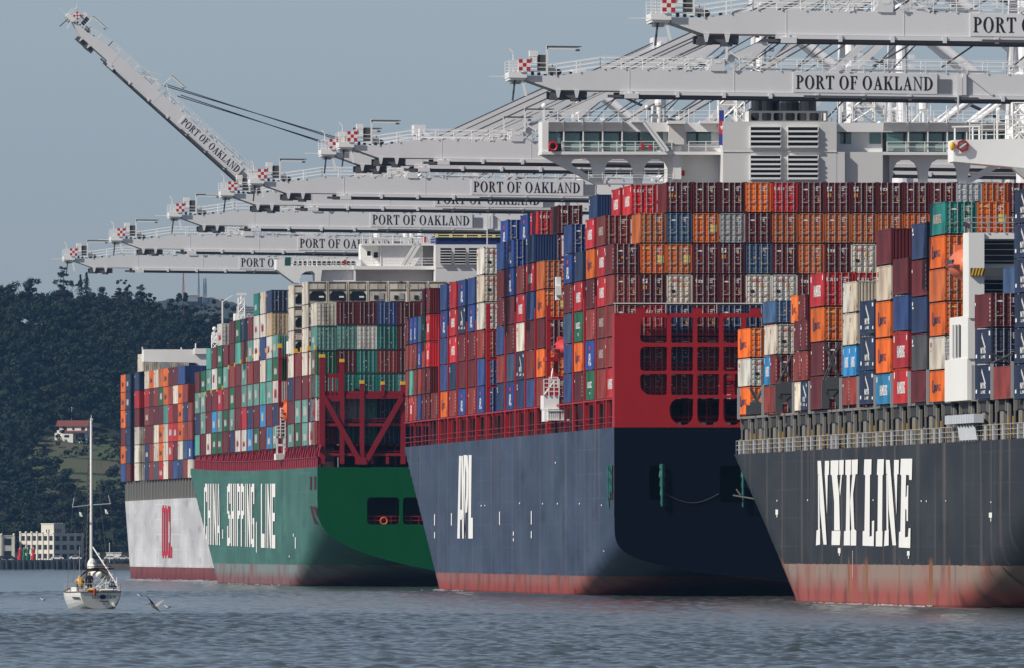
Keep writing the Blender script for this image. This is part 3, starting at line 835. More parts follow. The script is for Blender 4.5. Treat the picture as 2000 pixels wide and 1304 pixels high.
    for o in (1316, 1330): g.bar((W(o),y0+.4,Z(350)), (W(o),y0+.4,Z(285)), .12)
    for k in range(13): g.bar((W(1316),y0+.4,Z(348-k*5)), (W(1330),y0+.4,Z(348-k*5)), .1, .25)
    g.build("handrails", [WHITE], bridge)
    # doorway recess, reds, lifebuoys
    g = MB(); g.box(W(1306), W(1336), y0-.1, y0+.9, Z(283), Z(241)); g.build("doorway", [OFFWHITE], bridge)
    g = MB()
    g.box(W(1252),W(1257),y0-.3,y0-.1,Z(294),Z(280)); g.box(W(1267),W(1272),y0-.3,y0-.1,Z(293),Z(284)); g.box(W(1332),W(1340),y0+2.0,y0+2.15,Z(343),Z(333))
    for k in range(10):
        a, b = 2*math.pi*k/10, 2*math.pi*(k+1)/10
        c = (W(1080),y0-.35,Z(287))
        g.tube((c[0]+.42*math.cos(a),c[1],c[2]+.42*math.sin(a)),(c[0]+.42*math.cos(b),c[1],c[2]+.42*math.sin(b)),.12,5)
    g.build("fire_boxes", [RED], bridge)
    # funnel casing
    yf = y0 - 3.2
    Wf = lambda px: S.w_of(px, yf); Zf = lambda py: S.h_of(py, yf, 24)
    m = MB()
    m.box(Wf(1412), Wf(1634), yf, yf+14, Zf(420), Zf(238)); m.box(Wf(1634), Wf(1725), yf+.6, yf+12, Zf(420), Zf(297))
    m.box(Wf(1634), Wf(1650), yf+.02, yf+12, Zf(420), Zf(297.3))
    holes = [rrect(Wf(a), Wf(b), Zf(236), Zf(221), .18) for a, b in ((1467,1483),(1488,1507),(1511,1530),(1534,1553),(1557,1576),(1581,1600),(1604,1614))]
    gr = MB(); gr.holed([(Wf(1463),Zf(238)),(Wf(1617),Zf(238)),(Wf(1617),Zf(217)),(Wf(1463),Zf(217))], holes, 'y', yf+.1, yf+.35)
    m.box(Wf(1463), Wf(1466), yf+.35, yf+9, Zf(239), Zf(217)); m.box(Wf(1614), Wf(1617), yf+.35, yf+9, Zf(239), Zf(217))
    m.box(Wf(1412), Wf(1634), yf-.06, yf, Zf(297.6), Zf(296.6))
    fun = m.build("funnel", [paint("sooty_white_paint", (.66,.65,.63), .5, .12, .12)], P)
    gr.build("funnel_grille", [paint("sooty_grey",(.20,.20,.205),.6,.25,.4)], fun)
    for a, b, v0, v1, n in ((1466,1524,289,249,4),(1539,1597,289,249,4),(1466,1524,351,305,5),(1539,1597,351,305,5)):
        l = MB(); l.holed([(Wf(a-1.5),Zf(v0+1.5)),(Wf(b+1.5),Zf(v0+1.5)),(Wf(b+1.5),Zf(v1-1.5)),(Wf(a-1.5),Zf(v1-1.5))],[[(Wf(a),Zf(v0)),(Wf(b),Zf(v0)),(Wf(b),Zf(v1)),(Wf(a),Zf(v1))]],'y',yf-.3,yf-.01)
        l.box(Wf(a),Wf(b),yf-.04,yf-.015,Zf(v0),Zf(v1),1)
        st = (Zf(v1)-Zf(v0))/n
        for k in range(n):
            z = Zf(v0)+st*k
            l.add([(Wf(a),yf-.42,z+.19),(Wf(b),yf-.42,z+.19),(Wf(b),yf-.05,z+.19),(Wf(a),yf-.05,z+.19),(Wf(a),yf-.42,z+.0),(Wf(b),yf-.42,z+.0),(Wf(b),yf-.05,z+.02),(Wf(a),yf-.05,z+.02)],
                  [(0,1,2,3),(7,6,5,4),(0,4,5,1),(3,2,6,7)], 0)
        l.build("louvre", [WHITE, BLACK], fun)
    l = MB()
    for a, r in ((1486,.32),(1502,.36),(1584,.42)): l.tube((Wf(a),yf+4,Zf(236)), (Wf(a),yf+4,Zf(165)), r*2, 12)
    l.tube((Wf(1541),yf+5,Zf(236)), (Wf(1541),yf+5,Zf(200)), 1.45, 16); l.tube((Wf(1541),yf+5,Zf(200)), (Wf(1541),yf+5,Zf(186)), 1.45, 16, r2=1.0)
    l.box(Wf(1467), Wf(1613), yf+5.5, yf+5.6, Zf(238), Zf(218))
    build_each(l, "exhaust_pipe", [BLACK], fun)
    l = MB(); x0, x1 = Wf(1405), Wf(1414.5)
    l.box(x0,x1,yf+.3,yf+.7,Zf(237),Zf(216),0); l.box(x0,x1,yf+.3,yf+.7,Zf(262),Zf(237),1); l.box(x0,x1,yf+.3,yf+.7,Zf(284),Zf(262),0)
    l.prism([(x0+.1,Zf(247)),(x1-.1,Zf(246)),(x1-.14,Zf(250)),((x0+x1)/2+.02,Zf(255)),(x0+.14,Zf(250))], 'y', yf+.22, yf+.295, 2)
    l.build("funnel_mark", [paint("mark_blue",(.05,.065,.30),.5,.03), paint("mark_red",(.55,.04,.06),.5,.03), LWHITE], fun)
    # masts, aerials and radar scanners
    m = MB()
    lattice(m, W(1425), y0+3, Z(238), Z(172), .9, .07); lattice(m, W(1690), y0+3, Z(238), Z(180), 1.1, .08); lattice(m, W(1452), y0+5, Z(238), Z(195), .5)
    m.bar((W(1660),y0+3,Z(205)),(W(1716),y0+3,Z(205)),.25); m.bar((W(1668),y0+2.4,Z(197)),(W(1708),y0+2.4,Z(197)),.2); m.bar((W(1410),y0+3,Z(185)),(W(1444),y0+3,Z(185)),.18)
    m.build("lattice_mast", [WHITE], bridge); m = MB()
    for px, top, r in ((1066,208,.06),(1133,218,.05),(1267,210,.06),(1340,217,.05),(1349,212,.05),(1390,200,.05),(1756,195,.06),(1730,205,.08),(1853,205,.05),(1955,215,.09),(1640,195,.06),(1650,205,.1)):
        m.tube((W(px),y0+2.5,Z(240)), (W(px),y0+2.5,Z(top)), r, 6)
    for px, py, r in ((1066,207,.3),(1267,209,.22),(1955,214,.3)): m.ball((W(px),y0+2.5,Z(py)), r)
    m.tube((W(1292),y0+3,Z(240)),(W(1292),y0+3,Z(206)),.28,10); m.ball((W(1292),y0+3,Z(200)),.5,.5,.55)
    m.tube((W(1809),y0+3,Z(212)),(W(1809),y0+3,Z(196)),.5,10); 
    for a in (-1.2,0,1.2): m.tube((W(1809)+a,y0+3+abs(a),Z(240)),(W(1809),y0+3,Z(212)),.09,6)
    for px, py in ((1178,233),(1326,230),(1832,233),(1390,228)): m.box(W(px-4),W(px+4),y0+1,y0+1.4,Z(py+3),Z(py-3))
    for k in range(14):
        px = 1735+k*7; m.tube((W(px),y0+4+(k%3),Z(240)),(W(px),y0+4+(k%3),Z(214-(k*7)%16)),.035,4)
    build_each(m, "aerial", [WHITE], bridge)
apl_house()

def csl_house():
    S, P = csl, R_CSL
    sa = S.s_of(541) - 3
    W = lambda px: S.w_of(px, sa); Z = lambda py: S.h_of(py, sa, 10); y0 = sa
    m = MB()
    m.prism([(W(540),Z(507)),(W(556),Z(507)),(W(556),Z(520)),(W(700),Z(521)),(W(700),Z(527)),(W(629),Z(528)),(W(625),Z(560)),(W(616),Z(560)),(W(615),Z(535)),(W(610),Z(530)),(W(597),Z(531)),(W(588),Z(537)),(W(585),Z(546)),(W(586),Z(554)),(W(575),Z(553)),(W(540),Z(527))], 'y', y0, y0+5)
    m.box(W(626), W(696), y0+.6, y0+6, Z(600), Z(526)); m.box(W(556), W(706), y0+1.5, y0+4, Z(521), Z(507))
    m.box(W(690), W(851), y0-.4, y0+6, Z(527), Z(520)); m.box(W(694), W(848), y0+3.2, y0+8, Z(600), Z(524))
    m.box(W(691), W(694.5), y0-.3, y0+.2, Z(560), Z(524)); m.box(W(847), W(851), y0-.3, y0+.3, Z(560), Z(478))
    m.box(W(706), W(850), y0-.3, y0+5, Z(480), Z(476)); m.box(W(743), W(826), y0+.4, y0+6, Z(522), Z(478)); m.box(W(706), W(742), y0+2, y0+6, Z(522), Z(478))
    m.box(W(743), W(744.5), y0+.3, y0+.45, Z(522), Z(478)); m.box(W(826), W(850), y0+3.2, y0+6, Z(522), Z(478))
    house = m.build("bridge", [paint("bridge_white",(.80,.79,.77),.45,.04)], P)
    g = MB()
    for a, b in ((556,700),): g.rail([(W(a),y0+.1,Z(520)),(W(b),y0+.1,Z(520))], .95, 1.5, .04, 2)
    g.rail([(W(706),y0-.2,Z(520)),(W(848),y0-.2,Z(520))], 1.0, 1.6, .035, 2); g.rail([(W(704),y0-.1,Z(476)),(W(850),y0-.1,Z(476))], 1.0, 1.3, .035, 2)
    for o in (0, 9): g.bar((W(785+o),y0-.2,Z(519)),(W(815+o),y0-.2,Z(470)),.2,.35)
    for k in range(10): g.bar((W(786+k*3.1),y0-.2,Z(517-k*5)),(W(795+k*3.1),y0-.2,Z(517-k*5)),.1,.3)
    for k in range(9):
        px = 710+k*15; g.tube((W(px),y0+2,Z(478)),(W(px),y0+2,Z(458+(k*5)%9)),.05,5)
    for px, r in ((740,.55),(795,.42),(806,.4)): g.tube((W(px),y0+2,Z(463)),(W(px),y0+2,Z(456)),r,10)
    for k in range(6): g.tube((W(575+k*9),y0+1,Z(520)),(W(575+k*9),y0+1,Z(508)),.07,5)
    g.build("handrails", [WHITE], house)
    g = MB(); g.box(W(732),W(740),y0+1.9,y0+1.98,Z(504),Z(493)); g.box(W(717),W(724),y0+.1,y0+.3,Z(500),Z(491)); 
    for k in range(13): g.box(W(574+k*9.5),W(580+k*9.5),y0+1.4,y0+1.49,Z(517.5),Z(510))
    build_each(g, "window", [GLASS_D], house)
    g = MB(); g.box(W(671),W(676),y0-.02,y0+.1,Z(517),Z(508)); g.box(W(828),W(832),y0-.3,y0-.2,Z(474),Z(463)); g.build("fire_boxes", [RED], house)
    g = MB(); g.box(W(557),W(568),y0-.02,y0+.6,Z(519),Z(503)); g.build("canvas_cover", [GREENTARP], house)
    yf = y0 - 2.5
    Wf = lambda px: S.w_of(px, yf); Zf = lambda py: S.h_of(py, yf, 20)
    m = MB(); m.box(Wf(851), Wf(1010), yf, yf+12, Zf(600), Zf(478)); m.box(Wf(851), Wf(1010), yf-.05, yf, Zf(523.3), Zf(522.4))
    fun = m.build("funnel", [paint("casing_white",(.64,.63,.63),.5,.06)], P)
    for a in (860, 888, 915.5, 943):
        l = MB(); l.box(Wf(a),Wf(a+21),yf-.05,yf-.02,Zf(516),Zf(485),1)
        st = (Zf(485)-Zf(516))/6
        for k in range(6):
            z = Zf(516)+st*k
            l.add([(Wf(a),yf-.4,z+.05),(Wf(a+21),yf-.4,z+.05),(Wf(a+21),yf-.06,z+.05),(Wf(a),yf-.06,z+.05),(Wf(a),yf-.4,z-.04),(Wf(a+21),yf-.4,z-.04),(Wf(a+21),yf-.06,z-.02),(Wf(a),yf-.06,z-.02)],[(0,1,2,3),(7,6,5,4),(0,4,5,1),(3,2,6,7)],0)
        l.build("louvre", [WHITE, BLACK], fun)
    l = MB(); l.box(Wf(852),Wf(1010),yf+.15,yf+11,Zf(478),Zf(464),0); l.box(Wf(858),Wf(1005),yf+.4,yf+10,Zf(464),Zf(452),3)
    for k in range(6): l.box(Wf(850+k*28),Wf(856+k*28),yf-.1,yf+.5,Zf(464.5),Zf(457),1)
    for z in (458.5, 463): l.bar((Wf(850),yf,Zf(z)),(Wf(1005),yf,Zf(z)),.12,.12,1)
    l.build("funnel_top", [BLUEBAND, CREAM, WHITE, BLACK], fun)
csl_house()

def nyk_house():
    S, P = nyk, R_NYK
    s0 = S.s_of(1893.5)                                     # aft edge of the tower's port side
    Z = lambda py: S.h_of(py, s0); W = lambda px: S.w_of(px, s0)
    s1, s2, s3 = S.s_of(1882), S.s_of(1857), S.s_of(1849)
    m = MB()
    m.box(-.05, 1.12, s0, s1, Z(622), Z(455)); m.box(-.1, 1.4, s0+.1, s2, Z(699), Z(617)); m.box(-.15, 1.2, s0+.2, s3, Z(780), Z(698))
    m.box(1.12, 40-1.12, s0+1.6, s1+5, Z(790), Z(456)); m.box(38, 40, s0, s1, Z(780), Z(455))
    m.box(W(1922), 37, s0+.15, s1, Z(467), Z(456)); m.box(0, 40, s0+.4, s1, Z(457), Z(454.5))
    m.box(1.2, 2.2, s0-.02, s0+.5, Z(780), Z(620))
    h = m.build("superstructure", [paint("tower_white",(.78,.77,.74),.45,.08,.3)], P)
    g = MB()
    for a, b in ((470,515),(547,572)):
        g.box(W(1926), W(1984), s0+1.45, s0+1.55, Z(b), Z(a), 1)
        n = 4 if b-a > 30 else 2
        for k in range(n): g.box(W(1926), W(1984), s0+1.1, s0+1.4, Z(b)+(Z(a)-Z(b))*(k+.4)/n, Z(b)+(Z(a)-Z(b))*(k+.5)/n, 0)
    g.build("louvre", [OFFWHITE, BLACK], h)
    g = MB(); g.box(W(1895), 37, s0-.25, s0+.1, Z(539.5), Z(524), 0)
    for k in range(4): g.prism([(W(1896+k*6),Z(539)),(W(1899+k*6),Z(539)),(W(1903+k*6),Z(524.5)),(W(1900+k*6),Z(524.5))], 'y', s0-.29, s0-.251, 1)
    g.build("striped_beam", [GREYDK, YELLOW], h)
    g = MB(); g.rail([(.1,s1,Z(455)),(.1,s0+.1,Z(455)),(40,s0+.1,Z(455))], 1.15, 1.3, .045, 2)
    g.rail([(.05,s2,Z(698)),(.05,s1,Z(698))], 1.1, 1, .04, 2); g.rail([(-.1,s3,Z(690)),(-.1,s2,Z(690))], 1.1, .8, .04, 3)
    for k in range(3): g.box(-.2,-.1,s1+1.6+k*2.2,s1+2.2+k*2.2,Z(695),Z(632)) 
    g.build("handrails", [STEEL], h)
    g = MB()
    for k in range(2): g.box(-.16,-.11,s1+1.0+k*2.6,s1+2.2+k*2.6,Z(694),Z(634))
    g.build("slots", [BLACK], h)
    g = MB(); g.tube((W(1888),s0+.6,Z(455)),(W(1888),s0+.6,Z(436)),.08,6); g.bar((W(1882),s0+.3,Z(437)),(W(1895),s0+.3,Z(443)),.25,.35)
    g.build("floodlight", [GREYDK], h)
    # bridge wing
    s4 = S.s_of(1862) - 1; Ww = lambda px: S.w_of(px, s4); Zw = lambda py: S.h_of(py, s4)
    m = MB(); w0 = Ww(1862.5)
    m.prism([(w0,Zw(274)),(Ww(2040),Zw(270)),(Ww(2040),Zw(332)),(w0,Zw(316))], 'y', s4, s4+4.5)
    m.prism([(w0+.0,Zw(290)),(w0+.6,Zw(290)),(w0+.6,Zw(300)),(w0,Zw(300))], 'y', s4-.1, s4)
    m.prism([(Ww(1975),Zw(325)),(Ww(2040),Zw(325)),(Ww(2040),Zw(380))], 'y', s4+.6, s4+2)
    m.box(10, 30, s4-.3, s4+6, Zw(455), Zw(240))
    wing = m.build("bridge_wing", [paint("wing_white",(.86,.855,.84),.4,.02)], P)
    g = MB()
    for k in range(6):
        a, b = 2*math.pi*k/6+.3, 2*math.pi*(k+1)/6+.3; c = (Ww(1880.5), s4-.15, Zw(285.5))
        g.bar((c[0]+.42*math.cos(a),c[1],c[2]+.42*math.sin(a)),(c[0]+.42*math.cos(b),c[1],c[2]+.42*math.sin(b)),.22,.14,0)
    g.bar((Ww(1873),s4-.2,Zw(290)),(Ww(1889),s4-.2,Zw(279)),.1,.1,1); g.ball((w0-.1,s4-.1,Zw(286)),.2,.2,.35,2)
    g.build("lifebuoy", [paint("lifebuoy_red",(.35,.02,.02),.5,.05), WHITE, YELLOW], wing)
    g = MB(); g.rail([(Ww(1895),s4+.5,Zw(273)),(Ww(2040),s4+.5,Zw(271))], 1.5, 1.0, .04, 3)
    for px, top in ((1870,247),(1905,247),(1918,247),(1953,218),(1990,205)): g.tube((Ww(px),s4+2,Zw(274)),(Ww(px),s4+2,Zw(top)),.07,6)
    g.bar((Ww(1864),s4+2,Zw(247)),(Ww(1920),s4+2,Zw(246)),.12); g.ball((Ww(1985),s4+2,Zw(258)),.5); g.tube((Ww(1975),s4+2,Zw(273)),(Ww(1975),s4+2,Zw(225)),.25,8)
    lattice(g, Ww(1995), s4+2, Zw(272), Zw(200), .5)
    g.build("handrails", [WHITE], wing)
    # gangway under the tower
    g = MB(); a, b = S.s_of(1858), S.s_of(1916)
    g.box(-.5,.2,b,a,S.h_of(828,a),S.h_of(811,a)); 
    for k in range(12): g.box(-.55,-.5,b+(a-b)*k/12,b+(a-b)*k/12+.25,S.h_of(828,a),S.h_of(811,a))
    for k in range(6): g.bar((-.2,b+2+k*2.2,12.6),(-.2,b+4+k*2.2,S.h_of(830,a)),.2)
    g.build("gangway", [paint("aluminium",(.5,.52,.55),.4,.08)], P)
nyk_house()

def ooc_house():
    S, P = ooc, R_OOC
    s0 = S.s_of(281) - 3
    W = lambda px: S.w_of(px, s0); Z = lambda py: S.h_of(py, s0); m = MB()
    m.prism([(W(281),Z(681)),(W(460),Z(681)),(W(460),Z(720)),(W(392),Z(714)),(W(383),Z(707)),(W(281),Z(705))], 'y', s0, s0+5)
    m.box(W(380), W(470), s0-.4, s0+3, Z(690), Z(679))
    m.prism([(W(312),Z(705)),(W(325),Z(705)),(W(345),Z(724)),(W(322),Z(724))], 'y', s0+.5, s0+2)
    m.box(W(400), W(600), s0+1, s0+9, Z(800), Z(681)); m.box(5, 38, s0+1, s0+7, 16, Z(720))
    br = m.build("bridge", [WHITE], P)
    g = MB()
    for px, t in ((279,676),(355,677),(383,669)): g.tube((W(px),s0+1,Z(683)),(W(px),s0+1,Z(t)),.1,5)
    lattice(g, W(423), s0+4, Z(681), Z(652), .5); g.box(W(418),W(428),s0+4,s0+5,Z(668),Z(648)); g.ball((W(422),s0+4,Z(642)),.35); g.tube((W(422),s0+4,Z(652)),(W(422),s0+4,Z(642)),.1,5)
    lattice(g, W(475), s0+4, Z(625), Z(582), .5, .07); g.bar((W(466),s0+4,Z(574)),(W(485),s0+4,Z(574)),.35); g.tube((W(475),s0+4,Z(590)),(W(475),s0+4,Z(574)),.2,6)
    g.rail([(W(466),s0+4,Z(612)),(W(500),s0+4,Z(612))], 1.1, 1.2, .05, 2)
    g.box(W(462),W(505),s0+4,s0+8,Z(690),Z(612))
    g.build("masts", [WHITE], br)
ooc_house()

# tall thin light pole rising behind the green ship's forward stacks
def pole_light():
    m = MB(); b = at_depth(435, 1066, 3120); 
    zt = at_depth(435, 590, 3120).z; zb = 2.5
    m.tube((0,0,0),(0,0,zt-zb),.28,8,r2=.16)
    m.tube((0,0,zt-zb),(-1.6,0,zt-zb+1.0),.08,5); m.tube((0,0,zt-zb),(1.6,0,zt-zb+1.0),.08,5)
    o = m.build("lamp_post", [OFFWHITE], None, (b.x,b.y,zb))
    tag(o, "tall thin lamp post with two arms rising behind the green ship's bow stacks", "lamp post")
    m = MB(); m.box(-.8,.8,-.8,.8,-2.5,0); m.build("foundation", [GREYST], o)
pole_light()

# ------------------------------------------------------------------ lifeboats and their davits
def lifeboat(S, R, px, py, s, w, wid, ht, mat, label):
    h = S.h_of(py, s, w)
    p = S.loc(w, s, h)
    m = MB()
    secs = []
    for k in range(9):
        y = -3.6+7.2*k/8; f = math.sqrt(max(.02,1-(y/3.75)**4))
        secs.append([(wid/2*f*math.cos(a), y, ht/2*f*math.sin(a)*(1 if math.sin(a) > 0 else .8)) for a in [2*math.pi*i/14 for i in range(14)]])
    vs = [p_ for q in secs for p_ in q]
    fs = [(k*14+i,k*14+(i+1)%14,(k+1)*14+(i+1)%14,(k+1)*14+i) for k in range(8) for i in range(14)]+[tuple(range(13,-1,-1)),tuple(range(112,126))]
    m.add(vs, fs, 0)
    o = m.build("lifeboat", [mat], None, p, S.th, smooth=True)
    tag(o, label, "lifeboat", "lifeboats on the ships' sides")
    c = MB(); c.box(-wid*.26,wid*.26,1.4,2.8,ht*.36,ht*.62); c.build("cockpit", [mat], o)
    c = MB(); 
    for k in range(5): c.box(-wid/2-.03,-wid/2*.86,-2+k*.9,-1.6+k*.9,.15,.45)
    build_each(c, "window", [GLASS_D], o)
    c = MB(); c.box(-wid/2*1.02,wid/2*1.02,-3.2,3.2,-.1,.06); c.build("rubbing_strake", [paint("strake_dark",(.2,.02,.02),.5)], o)
s_g = apl.s_of(1086)
lifeboat(apl, R_APL, 1092, 682, s_g, .85, 2.3, 2.1, REDP, "red enclosed lifeboat hanging in the gap between stacks of the blue-grey ship")
lifeboat(csl, R_CSL, 549, 806, csl.s_of(551), .75, 1.5, 2.9, ORANGEP, "orange enclosed lifeboat over the white davit of the green ship")
lifeboat(nyk, R_NYK, 1873, 520, nyk.s_of(1873), .4, 2.2, 2.6, paint("faded_orange",(.62,.16,.07),.45,.1), "faded orange lifeboat beside the white tower of the charcoal ship")
lifeboat(ooc, R_OOC, 281, 862, ooc.s_of(281), .75, 1.4, 2.6, REDP, "small red lifeboat among the stacks of the pale grey ship")
def gangways():
    S = apl; P = R_APL; m = MB(); s = s_g
    W = lambda px: S.w_of(px, s); Z = lambda py: S.h_of(py, s)
    m.box(W(1062),W(1092),s,s+5,Z(798),Z(771)); m.rail([(W(1062),s-.1,Z(771)),(W(1092),s-.1,Z(771))],1.6,.5,.05,3); m.rail([(W(1075),s+2,Z(755)),(W(1092),s+2,Z(755))],1.0,.6,.05,2)
    m.box(W(1063),W(1070),s-.4,s+4,Z(822),Z(798)); m.bar((W(1062),s,Z(771)),(W(1088),s+4,Z(742)),.12)
    for k in range(9): m.box(W(1069+k*3.8),W(1071.5+k*3.8),s-.6,s-.4,Z(818),Z(800))
    m.box(W(1069),W(1104),s-.4,s+3,Z(817),Z(801)); m.box(W(1069),W(1104),s-.7,s-.4,Z(802),Z(799)); m.box(W(1069),W(1112),s-.7,s-.4,Z(820),Z(817.5))
    m.bar((W(1086),s+3,Z(700)),(W(1078),s+2,Z(745)),.09); m.box(W(1088),W(1097),s+1,s+3,Z(586),Z(541)); m.box(W(1086),W(1097),s+.6,s+1,Z(577),Z(559))
    m.build("gangway_platform", [WHITE], P)
    m = MB(); m.box(W(1068),W(1094),s-.2,s+6,Z(704),Z(696)); m.bar((W(1092),s+5,Z(820)),(W(1092),s+5,Z(700)),.5); m.build("davit", [DKRED], P)
    S = csl; P = R_CSL; m = MB(); s = S.s_of(551)
    W2 = lambda px: S.w_of(px, s); Z2 = lambda py: S.h_of(py, s)
    m.box(W2(538),W2(557),s,s+4,Z2(854),Z2(851)); m.box(W2(540),W2(542.5),s,s+.4,Z2(897),Z2(852)); m.box(W2(553),W2(556),s,s+.4,Z2(890),Z2(852))
    m.rail([(W2(538),s-.1,Z2(851)),(W2(557),s-.1,Z2(851))],1.3,.6,.06,2); m.rail([(W2(548),s-.1,Z2(832)),(W2(557),s-.1,Z2(832))],1.3,.5,.06,2); m.rail([(W2(548),s-.1,Z2(815)),(W2(557),s-.1,Z2(815))],1.2,.5,.06,2)
    m.box(W2(547),W2(549),s,s+.3,Z2(851),Z2(795)); m.box(W2(556),W2(558),s,s+.3,Z2(880),Z2(795)); m.box(W2(538),W2(560),s-.3,s+3,Z2(897),Z2(885)); m.box(W2(540),W2(557),s,s+1,Z2(870),Z2(866))
    for k in range(7): m.box(W2(538.5+k*3),W2(540+k*3),s-.4,s-.3,Z2(897),Z2(884))
    m.box(W2(547),W2(566),csl.s_of(566),csl.s_of(566)+3,Z2(692),Z2(668)); 
    m.build("gangway_platform", [WHITE], P)
gangways()
# netting hanging at the mooring openings and a mooring line
def moorings():
    S, P = apl, R_APL
    for px, y0, y1, wd in ((1293,905,988,.7),(1451,905,990,.45)):
        m = MB(); n = 14
        for k in range(n):
            f = k/n; g2 = (k+1)/n; z0, z1 = S.h_of(y0+(y1-y0)*f,0), S.h_of(y0+(y1-y0)*g2,0)
            a = wd*(.9-.6*abs(f-.25)**.6)*(1+.25*math.sin(k*2.1)); b = wd*(.9-.6*abs(g2-.25)**.6)*(1+.25*math.sin((k+1)*2.1))
            x = S.w_of(px,0)
            m.add([(x-a/2,-.25+.1*math.sin(k),z0),(x+a/2,-.2,z0),(x+b/2,-.2,z1),(x-b/2,-.25+.1*math.sin(k+1),z1),(x,-.45,z0),(x,-.45,z1)],[(0,4,5,3),(4,1,2,5),(0,3,2,1)])
        m.build("safety_netting", [GREENTARP], P)
    s = S.s_of(1188)
    for sc, y1, wd in ((6.6,990,1.5),(4.3,972,.9),(2.0,962,1.2)):
        m = MB(); n = 10
        for k in range(n):
            z0, z1 = S.h_of(907+(y1-907)*k/n, s), S.h_of(907+(y1-907)*(k+1)/n, s); o0, o1 = .35*math.sin(k*1.7+sc), .35*math.sin((k+1)*1.7+sc)
            m.add([(-.12,sc+o0,z0),(-.2,sc+wd/2+o0,z0),(-.12,sc+wd+o0,z0),(-.12,sc+o1,z1),(-.2,sc+wd/2+o1,z1),(-.12,sc+wd+o1,z1)], [(0,1,4,3),(1,2,5,4)])
        m.build("safety_netting", [GREENTARP], P)
    m = MB(); s2 = S.s_of(1184.5)
    m.box(-.06,.05,1.6,8.6,S.h_of(975,s),S.h_of(908,s)); m.build("painted_side_opening", [paint("opening_shade_red",(.03,.003,.004),.7)], P)  # flat panel on the skin, its colour standing for the slot's inner shade
    m = MB(); pts = [(S.w_of(1300+k*13,0), -.1, S.h_of(963+18*math.sin(math.pi*min(1,k/8.0)),0)) for k in range(9)]
    m.path(pts, .022, 5); m.bar((S.w_of(1432,0),-.2,S.h_of(966,0)),(S.w_of(1480,0),-3,S.h_of(975,0)),.12); m.bar((S.w_of(1438,0),-.2,S.h_of(954,0)),(S.w_of(1446,0),-.5,S.h_of(966,0)),.12)
    m.build("mooring_line", [paint("wet_rope",(.09,.09,.085),.8)], P)
moorings()
# ------------------------------------------------------------------ containers
# letter -> (colour name, paint, side mark)
CC = {
 'r':('rust red',(.24,.040,.030),'ticks'), 'q':('faded rust',(.21,.045,.034),'pale'), 'm':('maroon',(.125,.018,.020),'ticks'),
 'o':('orange',(.74,.145,.014),'dark'), 'O':('faded orange',(.50,.13,.035),None), 'b':('blue',(.036,.072,.215),None), 'A':('bright blue',(.026,.062,.245),'eagle'),
 'S':('bright red',(.50,.024,.028),'white'), 'e':('plain red',(.44,.022,.025),'corner'), 'n':('navy',(.024,.042,.105),'corner'), 'N':('dark navy',(.020,.032,.075),'slant'),
 's':('slate blue',(.055,.105,.20),None), 'g':('green',(.018,.115,.055),'green'), 'w':('cream',(.62,.57,.48),'redtick'), 'W':('white',(.66,.63,.58),'redtext'),
 't':('pale teal',(.13,.30,.26),'white'), 'T':('plain teal',(.09,.36,.30),None), 'l':('light blue',(.03,.22,.46),'white'), 'y':('grey',(.085,.090,.105),'corner'),
 'k':('tan',(.46,.33,.20),'pale'), 'V':('silver',(.45,.45,.46),None), 'c':('teal green',(.02,.20,.17),'pale'), 'R':('crimson',(.42,.012,.030),'white'),
}
CW, CL, CH = 2.438, 12.19, 2.87
def body_mesh(L, name):
    """frame of posts and rails, corrugated walls and roof"""
    m = MB(); w, h = CW/2, CH; p = .13
    for x in (-1, 1):
        for y in (0, L):
            m.box(min(x*w, x*(w-p)), max(x*w, x*(w-p)), max(0,y-p) if y else 0, y if y else p, 0, h)
    for x in (-1, 1):
        for z0, z1 in ((.05,.18),(h-.13,h-.05)): m.box(min(x*(w-.004),x*(w-.1)), max(x*(w-.004),x*(w-.1)), p, L-p, z0, z1)
    for y in (0.004, L-.104):
        for z0, z1 in ((.05,.18),(h-.13,h-.05)): m.box(-w+p, w-p, y, y+.1, z0, z1)
    n = int(L/.56)                                          # side walls
    for x in (-1, 1):
        prof = []
        for k in range(n):
            y0 = p + (L-2*p)*k/n; dy = (L-2*p)/n
            prof += [(x*(w-.018), y0), (x*(w-.018), y0+dy*.42), (x*(w-.046), y0+dy*.55), (x*(w-.046), y0+dy*.87)]
        prof.append((x*(w-.018), L-p))
        vs = [(a,b,.15) for a,b in prof]+[(a,b,h-.1) for a,b in prof]; q = len(prof)
        m.add(vs, [(i,i+1,q+i+1,q+i) for i in range(q-1)])
    q = 9; prof = []                                        # forward end wall
    for k in range(q):
        x0 = -w+p+(CW-2*p)*k/q; dx = (CW-2*p)/q
        prof += [(x0, L-.02),(x0+dx*.45, L-.02),(x0+dx*.6, L-.06),(x0+dx*.9, L-.06)]
    prof.append((w-p, L-.02)); q = len(prof)
    m.add([(a,b,.15) for a,b in prof]+[(a,b,h-.1) for a,b in prof], [(i,i+1,q+i+1,q+i) for i in range(q-1)])
    m.add([(-w+.05,.05,h-.07),(w-.05,.05,h-.07),(w-.05,L-.05,h-.07),(-w+.05,L-.05,h-.07)], [(0,1,2,3)])
    m.add([(-w+.05,.05,.09),(w-.05,.05,.09),(w-.05,L-.05,.09),(-w+.05,L-.05,.09)], [(3,2,1,0)])
    m.add([(-w+p,.14,.15),(w-p,.14,.15),(w-p,.14,h-.1),(-w+p,.14,h-.1)], [(0,1,2,3)], 1)   # dark gasket behind the doors
    for x in (-w-.001, w-.169):                             # corner castings
        for y in (-.004, L-.17):
            for z in (-.004, h-.114): m.box(x, x+.17, y, y+.174, z, z+.118, 1)
    return m.mesh(name, [CPAINT, EDGE])
